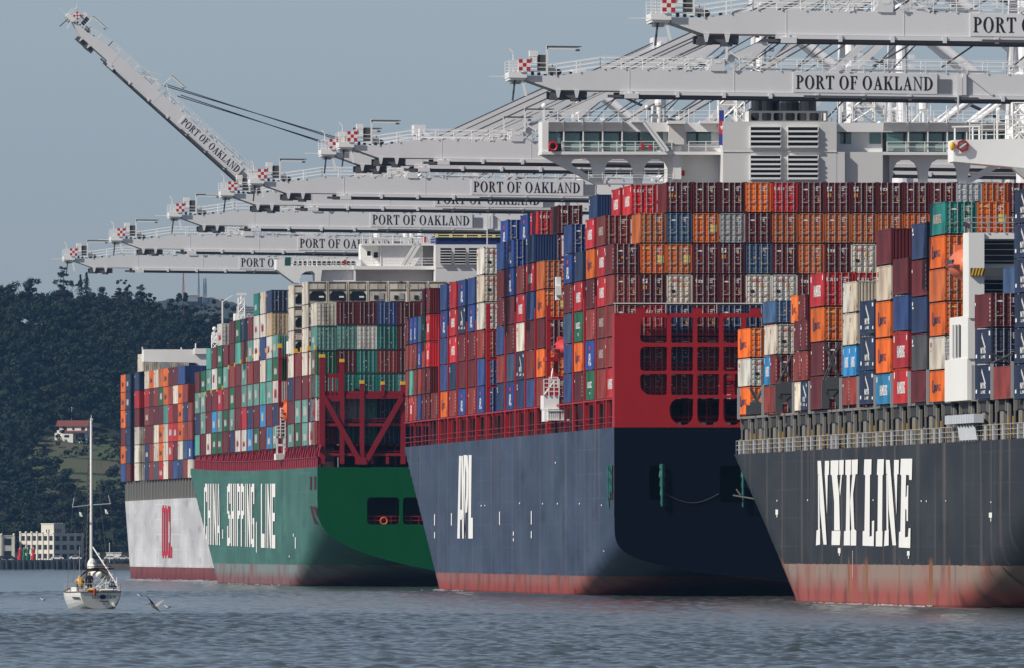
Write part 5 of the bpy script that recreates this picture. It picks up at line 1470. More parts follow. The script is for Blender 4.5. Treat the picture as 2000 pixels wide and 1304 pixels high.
# ------------------------------------------------------------------ quay and ship-to-shore cranes
QZ = 3.6
def quay():
    m = MB(); n = 24
    vs = []; fs = []
    for k in range(n+1):
        y = 900+k*110; z = drop(y)
        vs += [(169.5,y,z-6),(169.5,y,z+QZ),(330,y,z+QZ),(330,y,z-6)]
    for k in range(n):
        a, b = k*4, k*4+4; fs += [(a,b,b+1,a+1),(a+1,b+1,b+2,a+2),(a+2,b+2,b+3,a+3)]
    fs += [(0,1,2,3),(n*4+3,n*4+2,n*4+1,n*4)]
    m.add(vs, fs); o = m.build("quay", [paint("quay_concrete",(.30,.29,.27),.85,.3,.1)]); tag(o, kind="structure")
quay()
LEN, TIPX, BOOMH = 65.0, 100.5, 45.9
def crane_meshes(ang):
    """all parts of one crane, boom turned up by ang; origin under the boom hinge on the quay, boom towards -x"""
    hz = BOOMH - QZ - .75
    R_ = Matrix.Translation((0,0,hz)) @ Matrix.Rotation(ang, 4, 'Y') @ Matrix.Translation((-LEN,0,.75))
    sl = .0115
    def tilt(mb):
        mb.v = [(x, y, z - sl*x) for x, y, z in mb.v]; return mb.xf(R_)
    D = {}
    def part(nm, mb, mats, tl=True, sub=None): D.setdefault('_o', []).append((nm, (tilt(mb) if tl else mb).mesh(nm, mats), sub))
    YW = 2.6
    b = MB()                                                # box girder
    b.prism([(.2,-.9),(2.75,-.9),(6.85,-.25),(LEN-1,-.25),(LEN-1,-2.1),(2.6,-2.1),(.2,-1.28)], 'y', -YW, YW)
    b.box(18,18.06,-YW-.02,-YW,-2.1,-.25); b.box(9,9.05,-YW-.02,-YW,-2.1,-.25); b.box(37.7,38,-YW-.25,-YW,-2.1,-.2); b.box(37.2,37.35,-YW-.4,-YW-.2,-4.4,-.2)
    b.bar((38.2,-YW-.1,-.4),(40.3,-YW-.1,-2.05),.25,.2)
    b.box(16.1,17.2,-YW-.1,-YW+1.2,-.3,.75); b.box(16.1,17.2,YW-1.2,YW+.1,-.3,.75)
    for y in (-YW-.08, -YW+.1): b.tube((17.9,y-.15,.1),(17.9,y+.15,.1),.2,12)
    for x in (27.0,27.9): b.tube((x,-YW-.2,.05),(x,-YW+.3,.05),.24,12)
    part("boom", b, [CRANE])
    b = MB()                                                # trolley rails and their dark beam, nose gear
    b.box(8.2,LEN+40,-YW-.15,-YW+.7,-2.42,-2.12,1); b.box(7.2,LEN+40,-YW+.0,-YW+.75,-2.68,-2.44,0); b.box(8,LEN+40,YW-.7,YW,-2.68,-2.15,0)
    b.box(24,39,-YW-.32,-YW-.16,-2.5,-2.28,0)
    for k in range(14): b.box(9+k*4,9.3+k*4,-YW-.25,-YW-.12,-2.6,-2.1,1)
    b.box(2.3,5.4,-YW+.2,-YW+1.4,-2.75,-2.2,0); b.box(2.2,3.4,-YW+.1,-YW+1.2,-2.95,-2.5,0); b.box(4.0,4.9,-YW+.1,-YW+1,-3.05,-2.6,0); b.box(2.2,5.6,YW-1.4,YW-.2,-2.8,-2.2,0)
    for x in (2.9, 4.5): b.prism([(x-.22,-2.12),(x+.22,-2.12),(x+.08,-2.75),(x-.08,-2.75)], 'y', -YW-.1, -YW+.15, 1)
    b.box(8.6,9.8,-YW-.3,-YW+.5,-2.75,-2.3,1)
    part("trolley_rail", b, [CRANE_D, CRANE])
    b = MB()
    b.holed([(35.52,-1.98),(36.7,-1.98),(36.7,-.75),(35.52,-.75)], [], 'y', -YW-.06, -YW-.01)
    part("access_panel", b, [paint("panel_grey",(.16,.165,.19),.5,.05)])
    b = MB(); b.box(23.1,35.5,-YW-.1,-YW-.0,-2.02,-.28); part("name_board", b, [CRANE])
    b = MB(); ps, wd = serif_text("PORT OF OAKLAND"); k = 12.0/wd
    for i, p in enumerate(ps): b.flat([(23.35+u*k*.985, -1.74+v*1.17) for u, v in p], lambda u, v: (u, -YW-.115-.001*(i%7), v))
    part("lettering", b, [LETTER], sub="name_board")
    b = MB()                                                # tip platform
    b.box(-1.35,.2,-YW-.3,YW+.3,-1.1,-.6); b.box(-1.3,.1,-YW-.2,YW+.2,-1.3,-1.1)
    b.bar((-.75,-1.6,-1.2),(-.95,-1.6,-3.05),.16,.16,1); b.bar((-.2,-YW,-1.2),(.15,-YW,-2.65),.2,.2,0)
    b.bar((-3,-YW+.3,-1.0),(-1.3,-YW+.3,-.98),.08); b.box(-1.0,-.2,-1.4,1.4,-1.55,-1.2)
    part("tip_platform", b, [WHITE, CRANE_D])
    b = MB(); c = .33
    for i in range(3):
        for j in range(3): b.box((i-1.5)*c,(i-.5)*c,-YW-.45,-YW-.38,(j-1.5)*c,(j-.5)*c, 1 if (i+j)%2 == 0 else 0)
    part("marker_board", b, [WHITE, RED])
    b = MB(); b.box(.45,1.15,-YW,-YW+1.2,.75,1.25,0); b.box(.5,1.1,-YW-.02,-YW+1,.2,.72,0); b.box(1.18,1.92,-YW+.1,-YW+1.3,-.45,.9,1); b.box(.4,.5,-YW-.1,-YW,-.5,.7,0); b.box(1.9,2.0,-YW-.05,-YW,-.5,1.3,0)
    for k in range(7): b.box(.6+k*.55,.85+k*.55,-YW+.2,-YW+.8,-.85,-.5-.12*(k%3),1)
    b.box(2.1,2.7,-YW+.3,-YW+1.2,-.75,-.1,0); b.ball((2.9,-YW+.6,-.55),.35,.35,.28,1)
    part("winch_cabinet", b, [WHITE, GREYDK])
    b = MB()
    for x0, z0 in ((1.95,-.6),(17.4,.75)):
        b.bar((x0,-YW,z0),(x0,-YW,z0+2.35),.18,.2); b.box(x0-.05,x0+2.95,-YW-.15,-YW+.3,z0+2.2,z0+2.28,1); b.box(x0,x0+2.7,-YW-.1,-YW+.2,z0+1.98,z0+2.2,0); b.box(x0+2.45,x0+2.8,-YW-.12,-YW+.2,z0+1.85,z0+2.02,1)
    b.tube((-.95,-YW,-.6),(-.95,-YW,1.0),.05,6); b.bar((-.95,-YW,1.0),(-1.3,-YW,1.4),.1,.14)
    part("lamp_arm", b, [WHITE, GREYDK])
    b = MB()
    for y in (-YW-.05, YW+.05):
        b.rail([(-1.35,y,-.6),(.2,y,-.6)], 1.0, .4, .03, 3); b.rail([(.2,y,-.9),(2.75,y,-.9),(6.85,y,-.25),(16,y,-.25)], 1.1, 1.75, .036, 2)
        b.rail([(18.5,y,-.25),(LEN-2,y,-.25)], 1.15, 1.75, .036, 2)
    for k in range(12): x = 8+k*4.2; b.box(x,x+.55,-YW-.12,-YW+.1,.35,.55)
    for k in range(6): x = 13+k*.7; b.bar((x,-YW+.3*(k%3),-.25),(x+.9,-YW+.5,.5+.25*(k%3)),.07)
    b.bar((13.8,-YW,-.25),(16.2,-YW,1.0),.1,.2); b.bar((13.6,-YW,.7),(16.1,-YW,1.9),.06); b.bar((17.3,-YW,1.6),(20.0,-YW,-.2),.1,.15)
    b.box(19,24,-YW+.05,-YW+.3,-.15,.0); b.box(28,40,-YW+.05,-YW+.3,-.15,.02)
    part("handrail", b, [WHITE])
    # fixed portal ------------------------------------------------------
    top = hz + 25.5
    b = MB()
    for y in (-9, 9):
        b.tube((5.5,y,.8),(5.5,y,hz+1),1.05,14); b.tube((5.5,y,hz+1),(5.5,y*.35,top),.62,12); b.tube((36,y,.8),(36,y,hz),1.0,14)
        b.tube((5.5,y*.35,top),(36,y*.75,hz+.5),.55,12); b.tube((36,y,14),(5.5,y,hz-1),.55,10); b.tube((5.5,y*.9,hz+.5),(20,y*.6,hz+11),.4,10)
        b.box(2.5,39,y-.8,y+.8,12,14); b.box(4.3,6.7,y-1.6,y+1.6,0,1.6); b.box(34.8,37.2,y-1.6,y+1.6,0,1.6)
    for x in (5.5, 36): b.box(x-.8,x+.8,-9,9,hz-.5,hz+1); b.box(x-.8,x+.8,-9,9,1.6,3)
    b.box(4.6,6.4,-3.6,3.6,top-.8,top+.8); b.bar((5.5,-9,hz),(5.5,0,hz+13),.4); b.bar((5.5,9,hz),(5.5,0,hz+13),.4)
    b.tube((5.5,-6,hz+8),(5.5,6,hz+8),.3,8)
    for k in range(22): b.box(6.8,7.4,-.3,.3,hz+2+k*1.05,hz+2.5+k*1.05)
    part("portal_frame", b, [paint("portal_white",(.74,.74,.76),.5,.05,.1)], False)
    b = MB(); b.box(0,64,-YW-.3,-YW+1,hz-2.1,hz-.1); b.box(0,64,YW-1,YW+.3,hz-2.1,hz-.1); b.rail([(1,-YW-.3,hz-.1),(63,-YW-.3,hz-.1)],1.1,3,.04,2); part("back_girder", b, [CRANE], False)
    b = MB(); b.box(24,40,-4.5,4.5,hz+.1,hz+5.5); b.box(24.5,39.5,-4.6,-4.5,hz+2,hz+3.6,1); part("machinery_house", b, [CRANE, CRANE_D], False)
    # stays -------------------------------------------------------------
    b = MB(); f = lambda x, z: R_ @ Vector((x, 0, z - sl*x)); A = Vector((5.5,0,top))
    for at in ((17.2, 43) if ang == 0 else ()):
        for y in (-2.3, 2.3):
            p = f(at, .5)+Vector((0,y,0)); q = A+Vector((0,y*.8,0)); b.bar(p, q, .28 if ang == 0 else .1, .62 if ang == 0 else .1, 0 if ang == 0 else 1)
    for k in range(6 if ang == 0 else 4):
        up_ = 0 if ang == 0 else -1.2*(k % 2)
        p = f(17.2, .8)+Vector((.3*k+(2.2 if up_ else 0),-2.0+.8*k,.1*k+up_*1.5)); q = A+Vector((0,-2+.8*k,.5-.25*k+up_-(0 if ang == 0 else 5.6))); b.tube(p, q, .085 if ang == 0 else .075, 5, 1)
    if ang == 0:
        for k in range(4): b.tube(f(30+k*6,.3)+Vector((0,-2+k,0)), A+Vector((0,-1.5+k,-1.2)), .08, 5, 1)
    b.tube(A+Vector((0,-1.5,0)), (60,-2,hz), .12, 6, 1); b.tube(A+Vector((0,1.5,0)), (60,2,hz), .12, 6, 1)
    part("stays", b, [CRANE, ROPE], False)
    return D['_o']
def make_crane(parts, label, X, Y):
    o = thing("quay_crane", label, "crane", (X, Y, drop(Y)+QZ), 0, "gantry cranes along the quay")
    subs = {}
    for nm, me, sub in parts: subs[nm] = put(nm, me, subs[sub] if sub else o)
    return o
LOW = crane_meshes(0.0)
CR_L = ["nearest white gantry crane, its lowered boom cut by the picture's top right",
 "white gantry crane whose lowered boom passes over the blue-grey ship's exhaust pipes",
 "gantry crane with the upper of two close booms reaching left of the blue-grey ship's bridge",
 "gantry crane with the lower of two close booms reaching left of the blue-grey ship's bridge",
 "gantry crane with boom tip just below the raised boom, lettering fully readable",
 "gantry crane whose boom lettering is half hidden by the boom above it",
 "gantry crane with lettered boom running just above the green ship's funnel",
 "gantry crane whose second lowest boom runs into the green ship's wheelhouse",
 "farthest lowered gantry crane, its boom tip just above the wooded hill"]
proto = None
for k, px in enumerate((1301,1020.5,685,650,510,452,350,235,142)):
    zc = TIPX*FPX/((px+1270)*CF); d = ray(px)*zc
    X, Y = d.x+LEN, d.y
    if proto is None: proto = o = make_crane(LOW, CR_L[k], X, Y)
    else:
        o = copy_tree(proto); o.location = (X, Y, drop(Y)+QZ); o["label"] = CR_L[k]
UP = crane_meshes(rad(41.2))
make_crane(UP, "gantry crane with its lettered boom raised steeply into the sky", 162.6, at_depth(820,1066,2985).y)

# ------------------------------------------------------------------ water
def sea():
    rows = list(np.geomspace(40, 620, 60)) + list(np.arange(622, 1300, .62)) + list(np.arange(1300, 2000, 1.3)) + list(np.arange(2000, 3600, 4.0)) + list(np.geomspace(3600, 9000, 160)) + list(np.geomspace(9100, 42000, 20))
    inner = np.linspace(-.0295, .0295, 430)
    outer = np.concatenate([np.geomspace(.031, 2.2, 34)])
    cols = np.concatenate([-outer[::-1], inner, outer])
    zc, t = np.meshgrid(np.array(rows), cols, indexing='ij')
    X = zc*(CF*t+SF); Y = zc*(-SF*t+CF)
    rg = np.random.default_rng(5); Zw = np.zeros_like(X)
    fade = np.clip((9000-zc)/5000, .0, 1)*np.where(np.abs(t) > .031, 0, 1)
    dxs = zc*(.059/430)
    n = 46
    for lam in np.geomspace(.65, 4.5, n):
        th = math.radians(-62)+rg.normal(0, .62); k = 2*math.pi/lam
        a = .21/math.sqrt(n/2)*lam/(2*math.pi)*(1.0 if lam < 1.8 else .5)
        res = np.clip((lam/dxs-2.5)/3, 0, 1)
        Zw += a*res*np.sin(k*(X*math.cos(th)+Y*math.sin(th))+rg.uniform(0, 6.28))
    # calmer and rougher patches
    g = 1.0+.35*np.sin(X*.021+Y*.006+1)+.25*np.sin(X*.05-Y*.011)
    Z = Zw*np.clip(g,.35,1.6)*fade - (X*X+Y*Y)/(2*EARTH)
    nr, nc = X.shape
    me = bpy.data.meshes.new("sea")
    V = np.stack([X, Y, Z], -1).reshape(-1, 3).astype(np.float32)
    i = np.arange((nr-1)*(nc-1)); r, c = i//(nc-1), i % (nc-1); a = r*nc+c
    Q = np.stack([a, a+1, a+nc+1, a+nc], -1).astype(np.int32)
    me.vertices.add(len(V)); me.vertices.foreach_set("co", V.ravel())
    me.loops.add(Q.size); me.loops.foreach_set("vertex_index", Q.ravel())
    me.polygons.add(len(Q)); me.polygons.foreach_set("loop_start", np.arange(0, Q.size, 4, dtype=np.int32)); me.polygons.foreach_set("loop_total", np.full(len(Q), 4, dtype=np.int32))
    me.polygons.foreach_set("use_smooth", np.ones(len(Q), dtype=bool))
    me.update(calc_edges=True)
    m, tr, b, ln = nodes("sea_water")
    b.inputs["Base Color"].default_value = (.040,.056,.053,1); b.inputs["Roughness"].default_value = .12; b.inputs["IOR"].default_value = 1.333
    bp = N(tr, "ShaderNodeBump"); bp.inputs["Strength"].default_value = .8; bp.inputs["Distance"].default_value = .13
    ln(noise(tr, 1.3, 6), bp.inputs["Height"]); ln(bp.outputs[0], b.inputs["Normal"])
    me.materials.append(m); o = put("sea", me); tag(o, kind="structure")
sea()
def foam():
    m, tr, b, ln = nodes("foam_white"); b.inputs["Base Color"].default_value = (.55,.57,.58,1); b.inputs["Roughness"].default_value = .7
    r = random.Random(9); mb = MB()
    for S, H, a, c, n in ((nyk,NYK_H,1610,1830,170),(apl,APL_H,860,930,30),(csl,CSL_H,418,560,45),(ooc,OOC_H,255,410,55)):
        for k in range(n):
            px = r.uniform(a, c); s = S.s_of(px); w = H.w(s, .0)-.15-abs(r.gauss(0,.8)); p = S.loc(w, s, r.uniform(.02,.14)); l = r.uniform(.2,1.1)
            q = p+Vector((l*.2, l*1.5, 0)); mb.bar(p, q, .22*l, .06)
    o = mb.build("wake_foam", [m]); tag(o, "thin white foam lapping along the hulls' waterlines", "foam", None, "stuff")
foam()

# ------------------------------------------------------------------ wooded island behind
LEAF, _t, _b, _l = nodes("leaf")
_a = N(_t, "ShaderNodeAttribute"); _a.attribute_name = "tint"; _l(_a.outputs["Color"], _b.inputs["Base Color"])
_b.inputs["Roughness"].default_value = .75; _b.inputs["Specular IOR Level"].default_value = .12
BARK = paint("bark",(.09,.07,.055),.9,.3)
ID = 6560.0                                                 # distance of the island's shore
def isl(lat, dep, z): 
    """lateral metres from the lens axis, distance, height over the local sea -> world"""
    return Vector((dep*SF+lat*CF, dep*CF-lat*SF, z+drop(dep)))
def terrain_z(lat, d):
    """height of the ground d metres inland"""
    pts = [(0,2.9),(40,3.2),(70,6),(120,27),(150,34),(158,34.5),(176,40),(196,45),(204,46),(260,64),(330,86),(400,92),(520,90)]
    for (a,za),(b,zb) in zip(pts[:-1],pts[1:]):
        if d <= b:
            z = za+(zb-za)*(d-a)/(b-a); break
    else: z = 90
    f = max(0,min(1,(d-100)/250))
    g = (lat+178)/85                                         # lower to the right
    z -= f*(max(0,min(1.3,g))*12.5) 
    z += 2.0*math.sin(lat*.09+d*.02)*f
    return max(z, 2.9)
def crown(V, F, C, base, h, r, n, rg, tint, leaf=.7, squash=1.0, lobes=7, spread=.28):
    """leaf clumps over a handful of overlapping boughs"""
    a = rg.uniform(0, 6.28, lobes); q = rg.uniform(.15,.75,lobes)*r; zz = rg.uniform(.25,.95,lobes)
    Lc = np.stack([base.x+q*np.cos(a), base.y+q*np.sin(a), base.z+h*(.35+.62*zz)], 1); Lr = r*rg.uniform(.32,.55,lobes)*(1.15-.4*zz)
    k = np.arange(n) % lobes
    d = rg.normal(size=(n,3)); d /= np.linalg.norm(d, axis=1)[:,None]
    p = Lc[k]+d*(Lr[k]*rg.uniform(.6,1.05,n))[:,None]*np.array([1,1,.75*squash])
    nm = d+rg.normal(size=(n,3))*spread; nm /= np.linalg.norm(nm, axis=1)[:,None]
    u = np.cross(nm, rg.normal(size=(n,3))); u /= np.linalg.norm(u, axis=1)[:,None]; v = np.cross(nm, u)
    s = (leaf*rg.uniform(.6,1.3,n))[:,None]
    V.append(np.stack([p-u*s-v*s*.6, p+u*s-v*s*.5, p+u*s*.7+v*s*.7, p-u*s*.6+v*s*.6], 1).reshape(-1,3))
    t = rg.uniform(.82,1.2,n)[:,None]*np.array(tint)[None,:]
    C.append(np.concatenate([t, np.ones((n,1))], 1))
def leaf_mesh(name, V, F, C):
    V = np.concatenate(V).astype(np.float32); C = np.concatenate(C).astype(np.float32); n = len(C)
    me = bpy.data.meshes.new(name); me.vertices.add(len(V)); me.vertices.foreach_set("co", V.ravel())
    me.loops.add(4*n); me.loops.foreach_set("vertex_index", np.arange(4*n, dtype=np.int32))
    me.polygons.add(n); me.polygons.foreach_set("loop_start", np.arange(0,4*n,4,dtype=np.int32)); me.polygons.foreach_set("loop_total", np.full(n,4,dtype=np.int32))
    me.update(calc_edges=True); me.materials.append(LEAF)
    at = me.attributes.new("tint", 'FLOAT_COLOR', 'FACE'); at.data.foreach_set("color", C.ravel()); return me
GRASS, _t, _b, _l = nodes("hill_grass")
_l(mixc(_t, (.055,.075,.028), (.085,.072,.045), ramp(_t, noise(_t, .05, 6, sc=(1,1,1)), .42, .66)), _b.inputs["Base Color"]); _b.inputs["Roughness"].default_value = .9
def island():
    vs, fs = [], []; lats = np.linspace(-420, 260, 86); ds = [0,20,40,55,70,85,100,110,120,130,140,150,154,158,166,176,186,196,200,204,215,230,245,260,280,300,330,360,400,450,520]
    for d in ds:
        for la in lats: vs.append(isl(la, ID+d, terrain_z(la, d)))
    n = len(lats)
    for i in range(len(ds)-1):
        for j in range(n-1): a = i*n+j; fs.append((a,a+1,a+n+1,a+n))
    m = MB(); m.add(vs, fs)
    for k, fc in enumerate(m.f):
        i, j = fc[0]//n, fc[0]%n; dd = ds[i]; px = 1000+lats[j]/(ID+dd)*FPX
        m.m[k] = 0 if (112 <= dd < 206 and 40 < px < 250) or dd < 40 else 1
    o = m.build("hillside", [GRASS, paint("forest_floor",(.016,.022,.014),.95,.3,.1)]); tag(o, kind="structure")
    m = MB()                                                # terrace road and its retaining wall
    for j in range(n-1):
        a, b = lats[j], lats[j+1]
        if b < -176+2 or a > -60: continue
        m.add([isl(a,ID+150.5,terrain_z(a,150)+.35),isl(b,ID+150.5,terrain_z(b,150)+.35),isl(b,ID+158,terrain_z(b,158)+.35),isl(a,ID+158,terrain_z(a,158)+.35)],[(0,1,2,3)])
    o = m.build("hill_road", [paint("hill_road_earth",(.19,.135,.10),.9,.3,.2)]); tag(o, kind="structure")
    m = MB()
    for j in range(n-1):
        a, b = lats[j], lats[j+1]
        if b < -174 or a > -60: continue
        for d0, hh in ((150.2,1.3),(176,.9)):
            if d0 == 176 and a > -128: continue
            p, q = isl(a,ID+d0,terrain_z(a,d0)), isl(b,ID+d0,terrain_z(b,d0))
            m.add([p+Vector((0,0,-.6)), q+Vector((0,0,-.6)), q+Vector((0,0,hh-.6)), p+Vector((0,0,hh-.6)), p+Vector((.3,.5,hh-.6)), q+Vector((.3,.5,hh-.6))], [(0,1,2,3),(3,2,5,4)])
    o = m.build("terrace_wall", [paint("terrace_stone",(.055,.05,.05),.9,.3,.5)]); tag(o, "low dark terrace walls along the grassy hillside below the white house", "wall")
    # forest
    rg = np.random.default_rng(21); V, F, C = [], [], []
    def clear(la, d):
        px = 1000+la/(ID+d)*FPX
        if d < 62: return True
        if 112 < d < 206 and 62 < px < 236:
            if d < 150: return px > 92+(150-d)*1.6 and px < 236-(150-d)*.9 and d > 118
            return True
        if 205 <= d < 216 and 95 < px < 205: return True
        return False
    d = 62.0; cnt = 0
    while d < 430:
        la = -225+rg.uniform(0,5)
        while la < -50:
            x, dd = la+rg.uniform(-2.6,2.6), d+rg.uniform(-4,4)
            if not clear(x, dd):
                h = rg.uniform(8,15)*(.62 if d < 125 else 1)*(.8+.35*(d > 240)); r = rg.uniform(3.2,6.0)
                tn = [(.018,.031,.021),(.021,.033,.020),(.025,.034,.021),(.016,.029,.023),(.028,.034,.021)][int(rg.integers(0,5))]
                q_ = rg.uniform(.85,1.2); q = isl(x, ID+dd, terrain_z(x,dd)-h*.18)
                crown(V, F, C, q, h, r, 400, rg, tuple(x*q_*.85 for x in tn), .42, 1, 8); cnt += 1
            la += rg.uniform(3.9,6.2)
        d += 8.5
    for k in range(150):                                     # low scrub round the terraces
        la = rg.uniform(-178,-118); dd = rg.choice([112,116,178,188,207,212])+rg.uniform(-4,5)
        q = isl(la, ID+dd, terrain_z(la,dd)-.5); crown(V, F, C, q, rg.uniform(1.2,3), rg.uniform(.9,2.2), 26, rg, (.022,.034,.018), .42, 1, 4)
    o = put("forest", leaf_mesh("forest", V, F, C)); tag(o, "dense dark wood covering the far hillside behind the ships", "forest", None, "stuff")
    # trees that stand out along the ridge: (px, top y, crown width px, kind, words)
    sk = [(14,540,46,0,"broad dark tree at the ridge's far left edge"),(62,536,40,0,"rounded dark tree on the ridge, second from its left end"),(125,521,48,1,"tall airy eucalyptus with gaps in its crown rising above the ridge"),
          (157,540,16,2,"slim dark conifer on the ridge, left of a taller one"),(169,535,16,2,"pointed conifer on the ridge right of the airy eucalyptus"),(200,556,44,0,"flat-topped tree on the ridge below the conifers"),
          (232,546,30,1,"narrow ragged tree on the ridge near the picture's left quarter"),(246,545,24,1,"spindly tree with bare upper limbs on the ridge"),(273,555,46,1,"two-tiered airy tree overhanging the ridge's gap"),
          (294,572,26,1,"low leaning tree at the left side of the ridge's gap"),(340,569,30,0,"rounded tree at the right side of the ridge's gap"),(358,567,28,0,"ball-shaped tree before the far radio masts"),
          (385,588,48,0,"wide dark tree under the far radio masts"),(420,584,34,1,"ragged tree behind the tall lamp post"),(447,586,44,0,"dark tree nearest the stacked containers on the ridge")]
    for px, top, wd, kind, lab in sk:
        dd = 345 + (px*7) % 40; zc = ID+dd; la = (px-1000)/FPX*zc
        zt = CAM_H+(HORIZ-top)*zc/FPX - drop(zc); zb = terrain_z(la, dd)-1; h = max(9, zt-zb); zb = zt-h; r = wd/2*zc/FPX
        base = isl(la, zc, zb); t = thing("tree", lab, "tree", base, 0, "trees along the ridge")
        m = MB(); hh = h*.8; m.tube((0,0,-3),(0.3,0,hh*.5),.45,7,r2=.3); m.tube((.3,0,hh*.5),(0,.2,hh),.3,6,r2=.08)
        for k in range(6):
            a = rg.uniform(0,6.28); z = hh*rg.uniform(.4,.85); m.tube((.2,0,z),(r*.7*math.cos(a),r*.7*math.sin(a),z+h*.18),.14,5,r2=.04)
        m.build("trunk", [BARK], t)
        V, F, C = [], [], []; tn = (.015,.025,.017) if kind != 1 else (.022,.030,.018)
        if kind == 2:
            for k in range(900):
                z = rg.uniform(0,1)**1.25; a = rg.uniform(0,6.28); q = r*2.0*min(1,(1-z)*2.6)*rg.uniform(.35,1.0)*(.75+.25*math.sin(z*38)); s = .30*rg.uniform(.7,1.2)
                c = np.array([q*math.cos(a), q*math.sin(a), h*(.12+.9*z)]); u = np.array([math.cos(a),math.sin(a),-.5])*s*1.4; v = np.array([-math.sin(a),math.cos(a),rg.normal()*.3])*s*.8
                V.append(np.array([c-u-v, c+u-v*.6, c+u+v*.6, c-u+v])); tt = rg.uniform(.7,1.3); C.append(np.array([[tn[0]*tt,tn[1]*tt,tn[2]*tt,1]]))
        elif kind == 1:
            m = MB()
            for k in range(16):
                a = rg.uniform(0,6.28); q = r*rg.uniform(.1,.8); z = h*rg.uniform(.42,.86); c = Vector((q*math.cos(a),q*math.sin(a),z))
                m.tube((.1,0,z*.55), c, .17, 5, r2=.06)
                crown(V, F, C, c-Vector((0,0,h*.07)), h*.14, r*.5, 170, rg, tn, .24, .75, 4)
            crown(V, F, C, Vector((0,0,h*.78)), h*.22, r*.5, 150, rg, tn, .26, .9, 4); crown(V, F, C, Vector((0,0,-h*.1)), h*.62, r*.8, 220, rg, tn, .42, 1, 6)
            m.tube((0,0,hh*.6),(0,0,h*.9),.16,5,r2=.05); m.build("limbs", [BARK], t)
        else: crown(V, F, C, Vector((0,0,-h*.12)), h*1.12, r*1.05, 1500, rg, tn, .28, 1.0, 13)
        put("crown", leaf_mesh("crown", V, F, C), t)
island()
def far_hill():
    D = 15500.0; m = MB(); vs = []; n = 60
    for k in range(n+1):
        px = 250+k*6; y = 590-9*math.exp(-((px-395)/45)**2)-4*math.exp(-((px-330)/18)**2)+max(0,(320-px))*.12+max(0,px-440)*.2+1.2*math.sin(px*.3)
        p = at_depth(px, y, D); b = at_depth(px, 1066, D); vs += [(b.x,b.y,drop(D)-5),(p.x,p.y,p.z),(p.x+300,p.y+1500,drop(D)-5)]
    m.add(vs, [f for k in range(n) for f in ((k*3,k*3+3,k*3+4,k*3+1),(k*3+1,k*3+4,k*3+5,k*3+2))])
    o = m.build("far_hill", [paint("far_scrub_hazed",(.10,.105,.095),.95,.3,.02)]); tag(o, kind="structure")  # pale scrub, lightened further to put distance haze into its colour
    for px, top, base, lab in ((358,534,572,"reddish lattice radio mast on the far hill, leftmost of the row"),(388,534,579,"tall grey radio mast on the far hill beside the roof"),(398,545,580,"shorter thin radio mast on the far hill"),(402,543,580,"rightmost thin radio mast on the far hill")):
        p = at_depth(px, base, D); q = at_depth(px, top, D); h = q.z-p.z; m = MB()
        for a, b in ((-.9,-.9),(.9,-.9),(0,.9)): m.tube((a,b,-4),(a*.25,b*.25,h),.22,4)
        for k in range(10): z = h*k/10; m.bar((-.9+.06*k,-.9,z),(.9-.06*k,-.9,z+h/10),.2)
        o = m.build("radio_mast", [paint("mast_red",(.30,.12,.10),.7) if px == 358 else paint("mast_grey",(.16,.17,.19),.7)], None, p); tag(o, lab, "radio mast", "radio masts on the far hill")
    p = at_depth(374, 580, D); m = MB(); m.box(-5,5,-2,2,-4,1.0); o = m.build("hilltop_building", [paint("far_render",(.30,.28,.26),.9)], None, p); tag(o, "pale flat building on the far hill beside the radio masts", "building")
    m = MB(); m.box(-5.3,5.3,-2.3,2.3,1.0,1.5); m.build("roof", [OFFWHITE], o)
far_hill()
